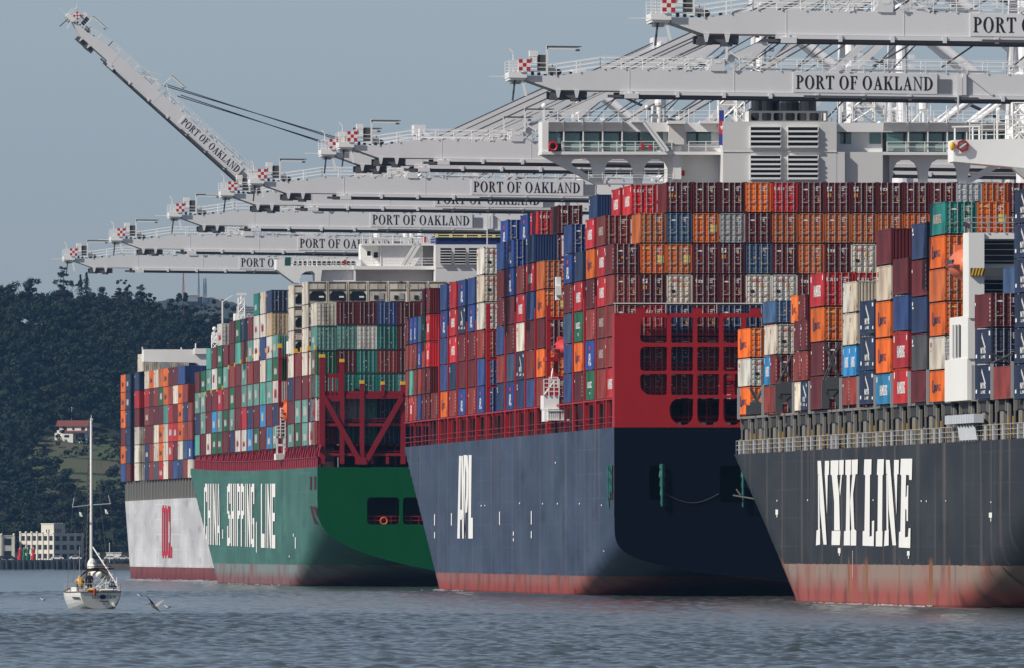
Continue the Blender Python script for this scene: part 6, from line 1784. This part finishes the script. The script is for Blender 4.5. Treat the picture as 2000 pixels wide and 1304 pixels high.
def waterfront():
    zc0 = ID
    def L(px, zc): return (px-1000)/FPX*zc
    m = MB(); vs = []; n = 40
    for k in range(n+1):
        la = -420+k*14; p = isl(la, zc0-4, 0); q = isl(la, zc0+42, 0); z = p.z
        vs += [(p.x,p.y,z-4),(p.x,p.y,z+3.3),(q.x,q.y,z+3.3)]
    m.add(vs, [f for k in range(n) for f in ((k*3,k*3+3,k*3+4,k*3+1),(k*3+1,k*3+4,k*3+5,k*3+2))])
    o = m.build("sea_wall", [paint("dark_quay_timber",(.028,.036,.052),.9,.3,.4)]); tag(o, "long dark sea wall below the pale buildings on the far shore", "wall")
    g = MB()
    for k in range(26):
        la = L(-20+k*11, zc0-5); p = isl(la, zc0-4.6, 0); g.tube((p.x,p.y,p.z-2),(p.x,p.y,p.z+3.6),.16 if k % 3 else .3,6)
    g.build("fender_piles", [paint("pile_timber",(.06,.055,.05),.9)], o)
    m = MB(); a, b = isl(L(184,6050), 6050, 0), isl(L(300,6050), 6050, 0)
    m.bar((a.x,a.y,a.z+.6),(b.x,b.y,b.z+.6),4,2.6); 
    for k in range(24): p = a.lerp(b, k/24); m.bar((p.x,p.y,p.z),(p.x+.3,p.y,p.z+1.9),.9,1.0)
    o = m.build("breakwater", [paint("breakwater_timber",(.13,.105,.085),.9,.3,.6)]); tag(o, "brown timber breakwater running behind the pale grey ship's bow", "breakwater")
    # the pale art-deco blocks: rotated so that one flank takes the sun
    CRW, GRW = paint("cream_render",(.70,.655,.55),.8,.12,.3), paint("window_dark",(.02,.022,.028),.3,.05)
    def block_building(px, zc, w1, w2, H, rot, floors, bays1, bays2, label, tower=None, cols=True):
        p = isl(L(px, zc), zc, 2.95); t = thing("building", label, "building", p, rot)
        m = MB(); m.box(-w1,0,0,w2,0,H); m.box(-w1-.1,.1,-.1,w2+.1,H,H+.35)
        for k in range(bays1+1):
            x = -w1+w1*k/bays1; m.box(x-.28,x+.28,-.3,0,0,H+.5); m.ball((x,-.1,H+.55),.42,.42,.5,0,8,5)
        for k in range(bays2+1): y = w2*k/bays2; m.box(0,.3,y-.4,y+.4,0,H+.2)
        if tower: m.box(-tower[0],-.02,.02,tower[1],H,H+tower[2]); m.box(-tower[0]-.12,.1,-.1,tower[1]+.1,H+tower[2],H+tower[2]+.4)
        if tower:
            for k in range(4): m.box(.0,.15,.6+k*(tower[1]-1)/4,1.0+k*(tower[1]-1)/4,H+tower[2]-.9,H+tower[2]+.6)
        m.build("wall", [CRW], t)
        fh = H/floors
        for f in range(floors):
            for k in range(bays1):
                x = -w1+w1*(k+.5)/bays1; g = MB(); ww = w1/bays1*.28; g.box(x-ww,x+ww,-.05,.05,f*fh+fh*.28,f*fh+fh*.82); g.build("window", [GRW], t)
            for k in range(bays2):
                y = w2*(k+.5)/bays2; g = MB(); ww = w2/bays2*.3; g.box(-.05,.05,y-ww,y+ww,f*fh+fh*.25,f*fh+fh*.8); g.build("window", [GRW], t)
        if tower:
            for k in range(4): g = MB(); g.box(-.04,.06,1.0+k*.9,1.35+k*.9,H+.5,H+1.9); g.build("window", [GRW], t)
            for k in range(2): g = MB(); g.box(-tower[0]*.6+k*1.0,-tower[0]*.6+.35+k*1.0,-.06,.06,H+.5,H+1.7); g.build("window", [GRW], t)
        return t
    # lit flank to the left, shaded flank to the right
    block_building(105, 6595, 14.3, 17, 9.3, rad(-38), 3, 6, 4, "cream three-storey waterfront building with a square tower", tower=(5.4,6.6,3.4))
    block_building(27, 6600, 22, 5, 8.6, rad(8), 2, 5, 1, "lower pale flat-roofed building at the far shore's left edge")
    # hillside house
    zc = ID+206; p = isl(L(130, zc), zc, terrain_z(L(130,zc),206)+.9); t = thing("house", "white hillside house with a terracotta roof above the grass terraces", "house", p, rad(-14))
    WL = paint("house_white",(.78,.76,.70),.8,.06); TR = paint("terracotta_tiles",(.17,.048,.032),.8,.25,1.5)
    m = MB(); m.box(-4,8.5,0,6,-2,5.0); m.prism([(0,5.0),(6,5.0),(3,6.9)], 'x', -4, 8.5); m.box(-1.5,3,-1.6,0,-2,2.3); m.box(-4.6,-3.6,-1.5,0,-2.2,2); m.build("wall", [WL], t); t.scale = (.88,.88,.88)
    m = MB(); 
    for sg in (0,1):
        y0, y1 = (-.5,3) if sg == 0 else (6.5,3)
        m.add([(-4.4,y0,4.75),(8.9,y0,4.75),(8.9,y1,7.15),(-4.4,y1,7.15),(-4.4,y0,4.55),(8.9,y0,4.55),(8.9,y1,6.95),(-4.4,y1,6.95)],[(0,1,2,3),(7,6,5,4),(0,4,5,1),(1,5,6,2),(3,2,6,7),(0,3,7,4)])
    m.add([(-1.8,-2.0,2.2),(8.5,-2.0,2.2),(8.5,0,3.0),(-1.8,0,3.0)],[(0,1,2,3)]); m.build("roof", [TR], t)
    for x, z, w, h in ((-.6,3.1,.7,1.2),(2.8,3.2,.45,1.0),(6.8,3.1,.8,1.2),(.4,.2,1.0,1.0),(6.2,.2,1.3,1.6),(4.2,.1,.5,1.4)):
        y = -1.66 if -1.5 < x < 3 and z < 2 else -.06; g = MB(); g.box(x-w,x+w,y,y+.08,z,z+h); g.build("window", [GRW], t)
    for y in (1.6, 4.2): g = MB(); g.box(-4.06,-3.98,y,y+.8,2.8,4.0); g.build("window", [GRW], t)
    V, F, C = [], [], []; rg = np.random.default_rng(4); t2 = thing("tree", "small dark tree before the white hillside house's gable", "tree", isl(L(116,zc-6),zc-6,terrain_z(L(116,zc),200)), 0)
    crown(V, F, C, Vector((0,0,.5)), 5.2, 1.9, 160, rg, (.018,.03,.02), .32, 1, 6); put("crown", leaf_mesh("crown", V, F, C), t2); m = MB(); m.tube((0,0,-1),(0,0,3),.18,6); m.build("trunk", [BARK], t2)
    m = MB(); q = isl(L(140,zc+12),zc+12,terrain_z(L(140,zc),216)); m.tube((0,0,-2),(0,0,9),.09,5,r2=.05); m.bar((0,0,8.8),(.6,0,9),.1)
    o = m.build("flagpole", [OFFWHITE], None, q); tag(o, "thin pale pole standing uphill of the white house", "pole"); g = MB(); g.ball((0,0,9.1),.16); g.build("finial", [OFFWHITE], o)
    # small craft and vehicles along the sea wall
    r = random.Random(2)
    def car(px, body, label, ln=4.4):
        q = isl(L(px,6550), 6550, 3.3); m = MB(); m.prism([(-ln/2,.35),(ln/2,.35),(ln/2,.85),(ln*.32,.95),(ln*.16,1.45),(-ln*.28,1.45),(-ln*.46,.95),(-ln/2,.9)], 'y', -.85, .85)
        o = m.build("parked_car", [body], None, q, -PHI); tag(o, label, "car", "cars parked along the far sea wall")
        for x in (-ln*.3, ln*.3): g = MB(); g.tube((x,-.9,.33),(x,-.65,.33),.33,10); g.build("wheel", [BLACK], o)
        g = MB(); g.prism([(-ln*.27,.98),(ln*.24,.98),(ln*.14,1.38),(-ln*.25,1.38)], 'y', -.87, -.84); g.build("window", [GLASS_D], o)
    for px, mt, lab in ((112,WHITE,"white car parked before the cream tower building"),(147,WHITE,"white car parked right of the sailboat's mast"),(216,WHITE,"white car beside the pale shed on the sea wall"),(240,OFFWHITE,"pale car parked nearest the pale grey ship's bow"),(8,GREYDK,"dark car parked at the far shore's left edge"),(20,paint("car_blue",(.03,.05,.1),.3),"dark blue car parked before the low flat-roofed building")): car(px, mt, lab)
    for k, (px, mt, cn) in enumerate(((39,RED,"red"),(47,paint("buoy_green",(.01,.14,.07),.6),"green"),(54,paint("buoy_green",(.01,.14,.07),.6),"dark green"),(65,RED,"red and white"))):
        q = isl(L(px,6546), 6546, 3.3); m = MB(); m.tube((0,0,0),(0,0,1.5),.9,10); m.tube((0,0,1.5),(0,0,3.6),.5,8,r2=.2); m.box(-.7,.7,-.05,.05,2.4,4.0)
        o = m.build("channel_buoy", [mt], None, q); tag(o, f"{cn} channel buoy stored on the sea wall, {TH[k]} from the left", "buoy", "buoys stored on the sea wall"); g = MB(); g.tube((0,0,3.6),(0,0,4.4),.12,6); g.build("lantern", [WHITE], o)
    q = isl(L(222,6552), 6552, 3.3); m = MB(); m.box(-2.6,2.6,-1.5,1.5,0,2.4); o = m.build("shed", [OFFWHITE], None, q, -PHI); tag(o, "small pale flat-roofed shed on the far sea wall", "shed"); g = MB(); g.box(-2.8,2.8,-1.7,1.7,2.4,2.6); g.build("roof", [WHITE], o)
    q = isl(L(214,6548), 6548, 3.3); m = MB(); m.tube((0,0,-1),(0,0,5.6),.12,6); o = m.build("flagpole", [OFFWHITE], None, q); tag(o, "white pole beside the pale shed on the sea wall", "pole"); g = MB(); g.ball((0,0,5.7),.2); g.build("finial", [OFFWHITE], o)
waterfront()
# ------------------------------------------------------------------ sailing yacht, its crew, birds
GEL, _t, _b, _l = nodes("gelcoat"); _l(mixc(_t,(.76,.755,.73),(.62,.60,.55),ramp(_t, noise(_t,.9,4,sc=(1,.4,.6)),.5,.85)),_b.inputs["Base Color"]); _b.inputs["Roughness"].default_value=.28
def yacht():
    zc = 1412.0; d = ray(196)*zc; rz = -math.atan2(d.x, d.y)+rad(7.0)
    Y = thing("sailing_yacht", "white sailing yacht with bare mast and cluttered cockpit, motoring away on the left", "sailboat", (d.x, d.y, drop(zc)), rz)
    st = [(0,1.50,1.25,.02),(1.2,1.70,1.24,-.10),(3,1.92,1.22,-.35),(5,2.02,1.22,-.5),(7,1.92,1.27,-.55),(9,1.48,1.38,-.5),(10.8,.85,1.5,-.3),(12,.25,1.6,.1),(12.5,.03,1.66,1.0)]
    m = MB(); rings = []
    for y, b, dk, bt in st:
        half = []
        for k in range(9):
            a = math.pi/2*k/8; half.append((b*(1-.03*math.sin(a))*(math.cos(a)**.55 if k < 8 else 0), dk-(dk-bt)*math.sin(a)**1.15))
        rings.append([(-x, y-(.32*(1-z/dk) if y == 0 else 0)*-1, z) for x, z in half]+[(x, y+(.32*(1-z/dk) if y == 0 else 0), z) for x, z in half[-2::-1]])
    n = len(rings[0]); m.add([p for r in rings for p in r], [(k*n+i,k*n+i+1,(k+1)*n+i+1,(k+1)*n+i) for k in range(len(st)-1) for i in range(n-1)]+[(k*n,(k+1)*n,(k+1)*n+n-1,k*n+n-1) for k in range(len(st)-1)])
    hull = m.build("hull", [GEL], Y, smooth=False)
    m = MB(); r0 = rings[0]; cx = [(p[0],p[1]-.012,p[2]) for p in r0]; m.add(cx, [tuple(range(n))]); m.build("transom", [GEL], Y)
    m = MB()                                                  # toe rail, stripe
    for a, b in zip(st[:-1], st[1:]):
        for s in (-1, 1): m.bar((s*a[1],a[0],a[2]+.03),(s*b[1],b[0],b[2]+.03),.07,.07,0)
    m.bar((-1.5,0,1.27),(1.5,0,1.27),.08,.08,0)
    m.build("toe_rail", [paint("teak",(.16,.07,.04),.6,.2)], Y)
    m = MB()
    pl = []
    for k in range(8):
        y = .35+1.9*k/7; i = 0 if y < 1.2 else 1; f_ = (y-st[i][0])/(st[i+1][0]-st[i][0]); b = st[i][1]+(st[i+1][1]-st[i][1])*f_
        pl.append((-(b*.985+.02), y, .84))
    for p_, q_ in zip(pl[:-1], pl[1:]): m.bar(p_, q_, .05, .09)
    m.build("cove_stripe", [BLACK], Y)
    f = lambda u, v: (u, .30*(1-v/1.25)-.03, v)
    m = MB(); TEAL = paint("name_teal",(.01,.16,.15),.5,.02)
    def word(t, x, z, h, w, big=1.25):
        ps, wd = block_text(t, .8, .2); f0 = w/wd
        for i, p in enumerate(ps): m.flat([(x+u*f0, z+v*h) for u, v in p], f)
    word("S", -.62,.78,.30,.17); word("EA", -.42,.78,.22,.32); word("G", .5,.78,.30,.19); word("EM", .73,.78,.22,.42)
    m.build("lettering", [TEAL], Y)
    m = MB(); m.flat([(.2+.26*math.cos(2*math.pi*k/20), .9+.17*math.sin(2*math.pi*k/20)) for k in range(20)], f, 0); m.build("emblem", [paint("emblem_blue",(.02,.025,.13),.5,.03)], Y)
    m = MB(); x = -.05
    for k in range(9): m.flat([(x,.52),(x+.05,.52),(x+.05,.60+.03*(k%3 == 0)),(x,.60)], f); x += .085
    for x, z in ((.25,.35),(.62,.35)): m.flat([(x,z),(x+.07,z),(x+.07,z+.07),(x,z+.07)], f)
    m.build("hailing_port", [GREYDK], Y)
    m = MB(); m.box(.92,1.05,-.1,.2,.28,.42); m.box(.98,1.1,-.12,.0,.18,.32); m.build("exhaust", [WHITE], Y)
    # cabin, coaming, dodger, wheel
    m = MB(); m.box(-1.25,1.25,3.6,8.2,1.2,1.62); m.box(-1.4,-1.1,.4,3.6,1.2,1.5); m.box(1.1,1.4,.4,3.6,1.2,1.5); m.box(-1.3,1.3,.1,.45,1.2,1.42)
    m.build("cabin", [GEL], Y)
    m = MB()
    arcs = lambda y, w, h: [(w*math.cos(math.pi*k/12), y, 1.3+h*abs(math.sin(math.pi*k/12))**.6) for k in range(13)]
    for y, w, h in ((2.2,1.35,1.75),(3.4,1.3,1.55),(4.2,1.25,1.1)): m.path(arcs(y,w,h), .04, 5)
    for k in (3,6,9): m.tube(arcs(2.2,1.35,1.75)[k], arcs(3.4,1.3,1.55)[k], .03, 5)
    m.build("dodger_frame", [BLACK], Y)
    A, B = arcs(2.25,1.36,1.78), arcs(3.4,1.31,1.58); m = MB()
    m.add(A+B, [(k,k+1,13+k+1,13+k) for k in range(3,9)])
    m.build("dodger_cover", [paint("canvas_grey",(.22,.22,.22),.9,.3)], Y)
    m = MB(); Bw, Cw = arcs(3.4,1.24,1.5), arcs(4.2,1.2,1.05); m.add(Bw+Cw, [(k,k+1,13+k+1,13+k) for k in range(1,5)]+[(k,k+1,13+k+1,13+k) for k in range(8,12)]); m.build("dodger_windows", [GLASS_D], Y)
    m = MB()
    for r in (.52,):
        for k in range(18):
            a, b = 2*math.pi*k/18, 2*math.pi*(k+1)/18; m.tube((.25+r*math.cos(a),1.0,1.62+r*math.sin(a)),(.25+r*math.cos(b),1.0,1.62+r*math.sin(b)),.03,5)
        for k in range(6): a = math.pi*k/3; m.tube((.25,1.0,1.62),(.25+r*math.cos(a),1.0,1.62+r*math.sin(a)),.018,4)
    m.tube((.25,1.05,1.2),(.25,1.05,1.65),.07,6); m.build("steering_wheel", [STEEL], Y)
    m = MB()                                                  # pushpit, guard wires, clutter
    pp = [(-1.62,1.3,1.25),(-1.48,.05,1.25),(-.5,-.02,1.25),(.6,-.02,1.25),(1.48,.05,1.25),(1.62,1.3,1.25)]
    for p, q in zip(pp[:-1], pp[1:]):
        for h in (.32,.62): m.tube((p[0],p[1],p[2]+h),(q[0],q[1],q[2]+h),.025,5)
    for p in pp: m.tube(p,(p[0],p[1],p[2]+.65),.025,5)
    for y, b, dk, _ in st[2:8]:
        for s in (-1,1): m.tube((s*b*.97,y,dk),(s*b*.97,y,dk+.62),.02,5)
    for a, b in zip(st[1:8], st[2:9]):
        for s in (-1,1): m.tube((s*a[1]*.97,a[0],a[2]+.6),(s*b[1]*.97,b[0],b[2]+.6),.012,4)
    m.build("guard_rail", [STEEL], Y)
    m = MB(); m.box(.75,1.25,.35,.75,1.3,1.75); m.build("cockpit_locker", [paint("blue_cover",(.015,.02,.10),.7,.1)], Y)
    m = MB(); m.tube((-.95,-.02,1.42),(-.3,-.02,1.42),.09,8); m.build("lifesling", [YELLOW], Y)
    m = MB(); m.tube((-.42,-.1,1.5),(-.46,-.12,.98),.1,7); m.build("flag_bundle", [paint("ensign_red",(.30,.04,.03),.8,.2)], Y)
    m = MB(); m.tube((.0,-.03,1.4),(.95,-.03,1.42),.085,8); m.tube((1.05,-.03,1.45),(1.45,-.03,1.36),.06,6); m.build("fender", [WHITE], Y)
    r = random.Random(4); m = MB()
    for k in range(26):
        x, y = r.uniform(-1.35,1.35), r.uniform(.5,3.2); z = 1.4+r.uniform(0,.5); q = r.uniform(.05,.2); m.box(x,x+q,y,y+q,z,z+r.uniform(.05,.3), r.choice((0,0,1,2)))
    for k in range(7): m.tube((r.uniform(-1.4,1.4),.3,1.3),(r.uniform(-1.4,1.4),.6,2.1+r.uniform(0,.4)),.02,4,0)
    m.build("cockpit_gear", [WHITE, BLACK, GREYDK], Y)
    m = MB()
    for z, a in ((2.98,1.0),(3.12,.8)): m.tube((-1.3,2.6,z),(1.2*a+.2,2.9,z+.06),.03,5)
    m.box(-1.1,.2,2.3,3.3,2.92,2.98); m.box(.5,1.3,2.4,3.2,2.95,3.0); m.build("arch_rack", [BLACK], Y)
    # mast, rigging, sail bundle
    m = MB(); m.tube((0,5.6,1.3),(0,5.6,14.15),.12,10,r2=.09); m.tube((0,5.6,14.15),(0,5.6,14.5),.02,4); m.box(-.07,.1,5.5,5.7,14.1,14.25); mast = m.build("mast", [paint("mast_white",(.80,.79,.77),.35,.03)], Y)
    m = MB(); m.tube((0,5.6,7.75),(-1.45,5.35,7.6),.05,6); m.tube((0,5.6,7.75),(1.45,5.35,7.85),.05,6); m.tube((-1.43,5.35,7.6),(-1.3,5.35,8.3),.04,5); m.tube((1.43,5.35,7.85),(1.28,5.35,8.5),.04,5); m.build("spreader", [STEEL], mast)
    m = MB()
    for s in (-1,1):
        m.tube((0,5.6,14.0),(s*1.43,5.35,7.7),.012,4); m.tube((s*1.43,5.35,7.7),(s*1.85,5.3,1.25),.012,4); m.tube((0,5.6,7.7),(s*1.7,4.9,1.25),.012,4)
    m.tube((0,5.6,14.1),(.7,.1,1.9),.012,4); m.tube((0,5.6,14.1),(0,12.3,1.7),.02,4); m.build("rigging", [GREYDK], mast)
    m = MB(); m.tube((0,8.9,1.6),(0,5.95,13.7),.085,7,r2=.05)
    for k in range(30): 
        f_ = k/30; c = Vector((0,8.9,1.6)).lerp(Vector((0,5.95,13.7)), f_); q = Vector((0,8.9,1.6)).lerp(Vector((0,5.95,13.7)), f_+.018); m.tube(c+Vector((-.03,-.05,0)), q+Vector((.03,-.05,0)), .05, 5, 1)
    m.build("furled_sail", [paint("sail_dark",(.05,.05,.055),.9), paint("sail_edge",(.09,.09,.10),.9)], mast)
    m = MB(); m.tube((0,5.4,2.4),(.15,1.7,2.55),.07,7); m.build("boom", [WHITE], mast)
    m = MB(); SAIL = paint("sail_cover",(.72,.71,.68),.8,.08)
    for k in range(11):
        f_ = k/10; m.ball((.02+.13*f_,5.35-3.6*f_,2.55+.62*math.exp(-f_*7)+.05*math.sin(k*2)),.24+.14*math.exp(-f_*5),.32,.2+.42*math.exp(-f_*6),0,9,6)
    m.build("sail_bundle", [SAIL], mast)
    m = MB(); m.tube((.1,5.4,4.6),(1.15,1.2,2.2),.05,6); m.tube((1.15,1.2,2.2),(1.42,.2,1.5),.04,6); 
    for k in range(4): m.box(.35+k*.22,.47+k*.22,4.2-k*.85,4.3-k*.85,4.0-k*.52,4.2-k*.52)
    m.build("whisker_pole", [OFFWHITE], mast)
    for x, z, l in ((-.95,6.9,"small white flag under the port spreader"),(.98,7.1,"small white burgee under the starboard spreader")):
        m = MB(); m.add([(x,5.3,z+.35),(x+.12,5.2,z+.3),(x+.28,5.25,z+.0),(x+.2,5.3,z-.02),(x+.06,5.35,z+.02)], [(0,1,2,3,4)]); m.build("burgee", [WHITE], mast)
    m = MB(); m.tube((-1.55,.3,1.25),(-1.5,.3,4.7),.025,5); m.tube((-1.62,.5,1.3),(-1.85,.3,2.0),.03,5); m.build("aerial", [STEEL], Y)
    return Y
yacht()
SKIN_ = paint("skin",(.42,.22,.15),.6,.03)
def person(label, base, rz, joints, edges, mats, pick, scale=1.0):
    """one continuous skinned body; pick(center) chooses the material of each face"""
    me = bpy.data.meshes.new("body"); me.from_pydata([Vector(j[:3])*scale for j in joints], edges, [])
    tmp = bpy.data.objects.new("person", me); COL.objects.link(tmp)
    tmp.modifiers.new("skin", 'SKIN'); ss = tmp.modifiers.new("sub", 'SUBSURF'); ss.levels = ss.render_levels = 2
    for v, j in zip(me.skin_vertices[0].data, joints): v.radius = (j[3]*scale, (j[4] if len(j) > 4 else j[3])*scale)
    me.skin_vertices[0].data[0].use_root = True
    dg = bpy.context.evaluated_depsgraph_get(); ev = bpy.data.meshes.new_from_object(tmp.evaluated_get(dg))
    bpy.data.objects.remove(tmp, do_unlink=True); ev.materials.clear()
    for m_ in mats: ev.materials.append(m_)
    for p in ev.polygons: p.material_index = pick(p.center); p.use_smooth = True
    o = put("person", ev, None, base, rz); tag(o, label, "person"); return o
def crew():
    zc = 1412.0; d = ray(196)*zc; rz = -math.atan2(d.x, d.y)+rad(7.0); M = Matrix.Translation((d.x,d.y,drop(zc))) @ Matrix.Rotation(rz,4,'Z')
    # standing at the wheel, looking forward: joints (x, y, z, radius)
    J = [(0,0,.92,.15,.12),(0,.02,1.12,.15,.11),(0,.03,1.38,.18,.12),(0,.04,1.52,.07),(0,.06,1.60,.085),(0,.07,1.70,.105,.12),(0,.07,1.80,.085),
         (-.2,.03,1.42,.075),(-.27,.1,1.15,.06),(-.16,.34,1.02,.05),(-.1,.44,1.03,.03),(.2,.03,1.42,.075),(.27,.1,1.15,.06),(.18,.34,1.02,.05),(.12,.44,1.03,.03),
         (-.1,0,.86,.11),(-.12,.03,.48,.08),(-.12,-.01,.08,.06),(-.12,.12,.03,.05),(.1,0,.86,.11),(.13,.03,.48,.08),(.13,-.01,.08,.06),(.13,.12,.03,.05),
         (-.07,.5,1.05,.014),(-.10,.51,1.02,.014),(-.13,.5,1.0,.014),(.09,.5,1.05,.014),(.12,.51,1.02,.014),(.15,.5,1.0,.014)]
    E = [(0,1),(1,2),(2,3),(3,4),(4,5),(5,6),(2,7),(7,8),(8,9),(9,10),(2,11),(11,12),(12,13),(13,14),(0,15),(15,16),(16,17),(17,18),(0,19),(19,20),(20,21),(21,22),(10,23),(10,24),(10,25),(14,26),(14,27),(14,28)]
    dark, hair = paint("dark_jacket",(.012,.013,.018),.8,.1), paint("white_cap",(.6,.6,.58),.7,.1)
    person("person in dark clothes and pale cap standing at the yacht's wheel", M @ Vector((-.72,.75,.98)), rz, J, E, [dark, SKIN_, hair], lambda c: 2 if c.z > 1.74 else (1 if c.z > 1.54 or (abs(c.x) < .2 and c.y > .4 and c.z > .9) else 0))
    # bending over the port coaming in a yellow jacket
    J = [(0,0,.62,.16,.14),(-.05,.05,.82,.16,.13),(-.02,.22,1.02,.18,.14),(.04,.34,1.12,.07),(.07,.42,1.16,.09),(.1,.48,1.2,.105),(.11,.52,1.27,.08),
         (-.2,.26,1.0,.08),(-.26,.42,.78,.065),(-.2,.55,.6,.05),(-.18,.6,.55,.03),(.18,.26,1.0,.08),(.24,.45,.82,.065),(.2,.6,.68,.05),(.18,.66,.66,.03),
         (-.1,-.02,.58,.12),(-.12,.2,.34,.09),(-.12,.05,.06,.06),(-.12,.17,.03,.05),(.1,-.02,.58,.12),(.13,.2,.34,.09),(.13,.05,.06,.06),(.13,.17,.03,.05),
         (-.16,.65,.53,.014),(-.19,.66,.51,.014),(-.22,.64,.5,.014),(.15,.71,.65,.014),(.18,.72,.63,.014),(.21,.7,.62,.014)]
    yel = paint("yellow_jacket",(.72,.36,.015),.6,.08)
    person("person in a yellow jacket bending over the yacht's port side", M @ Vector((-1.25,1.6,1.2)), rz+.3, J, E, [yel, SKIN_, hair, dark], lambda c: 2 if (c.y > .4 and c.z > 1.22) else (1 if (c.y > .36 and c.z > 1.1) else (3 if c.z < .5 and c.y < .35 else 0)))
crew()
def bird_parts():
    DKF, WHF = paint("dark_feathers",(.03,.026,.024),.8,.2,3), paint("white_feathers",(.72,.70,.66),.8,.1,3)
    zc = 1290; p = at_depth(299, 1183, zc)
    def loft(m, pts, n=8):
        vs = []
        for x, y, z, r in pts:
            for k in range(n): a = 2*math.pi*k/n; vs.append((x, y+r*math.cos(a), z+r*.85*math.sin(a)))
        m.add(vs, [(i*n+k,i*n+(k+1)%n,(i+1)*n+(k+1)%n,(i+1)*n+k) for i in range(len(pts)-1) for k in range(n)]+[tuple(range(n-1,-1,-1)),tuple(range((len(pts)-1)*n,len(pts)*n))])
    m = MB()
    loft(m, [(-.62,0,.10,.012),(-.36,0,.15,.03),(-.30,0,.19,.05),(-.24,0,.20,.055),(-.16,0,.16,.06),(-.05,0,.06,.13),(.12,0,-.06,.155),(.28,0,-.2,.11),(.40,0,-.30,.05),(.52,0,-.38,.015)])
    o = m.build("pelican", [paint("pelican_body",(.13,.105,.085),.8,.4,5)], None, p, -PHI, smooth=True); tag(o, "dark-winged pelican flapping low over the water right of the sailing yacht", "bird")
    def wing(nm, root, tip, chord, mat):
        w = MB(); n = 8; vs = []
        for k in range(n+1):
            f_ = k/n; c = Vector(root).lerp(Vector(tip), f_); c.z += .05*math.sin(math.pi*f_); ch = chord*(1-.75*f_**1.5)
            vs += [tuple(c+Vector((-ch*.4,0,.03))), tuple(c+Vector((ch*.6,.02,-.05))), tuple(c+Vector((0,.03,.035)))]
        w.add(vs, [f for k in range(n) for f in ((k*3,k*3+3,k*3+5,k*3+2),(k*3+2,k*3+5,k*3+4,k*3+1),(k*3,k*3+1,k*3+4,k*3+3))]); w.build("wing", [mat], o)
    wing("wing", (.02,-.06,.05), (-.36,-.25,.62), .26, DKF); wing("wing", (.14,.06,-.02), (.80,.3,.50), .20, WHF)
    m = MB(); loft(m, [(.1,0,-.16,.1),(.28,0,-.24,.09),(.42,0,-.33,.05)]); m.build("tail", [WHF], o)
    for px, py, lab in ((83,1172,"small white gull on the water left of the sailing yacht"),(272,1163,"small white gull on the water above the flying pelican"),(326,1188,"small white gull on the water right of the flying pelican")):
        zc = (CAM_H+.12)*FPX/(py-HORIZ); q = at_depth(px, py, zc); m = MB(); loft(m, [(-.22,0,.24,.012),(-.15,0,.25,.045),(-.09,0,.19,.05),(0,0,.1,.1),(.14,0,.1,.085),(.3,0,.15,.02)])
        g = m.build("gull", [WHF], None, (q.x,q.y,drop(zc)+.05), -PHI, smooth=True); tag(g, lab, "bird", "gulls resting on the water"); w = MB(); w.add([(.0,-.1,.16),(.2,-.09,.18),(.36,-.02,.17),(.05,-.11,.08)],[(0,1,2,3)]); w.add([(.0,.1,.16),(.2,.09,.18),(.36,.02,.17),(.05,.11,.08)],[(0,1,2,3)]); w.build("wing", [paint("gull_grey",(.4,.4,.42),.8)], g)
bird_parts()
# ------------------------------------------------------------------ the air between here and the hills
def haze():
    m = bpy.data.materials.new("haze"); m.use_nodes = True; t = m.node_tree; t.nodes.remove(t.nodes["Principled BSDF"])
    v = t.nodes.new("ShaderNodeVolumePrincipled"); v.inputs["Color"].default_value = (.26,.56,1,1); v.inputs["Density"].default_value = HAZE; v.inputs["Anisotropy"].default_value = .3
    t.links.new(v.outputs[0], t.nodes["Material Output"].inputs["Volume"])
    b = MB(); b.box(-7000,7000,-200,17500,-170,380); o = b.build("haze", [m]); tag(o, "thin bluish air lying over the bay", "haze", None, "stuff")
HAZE = 1.9e-5
if HAZE: haze()
print("CONTAINERS", N_CONT[0])
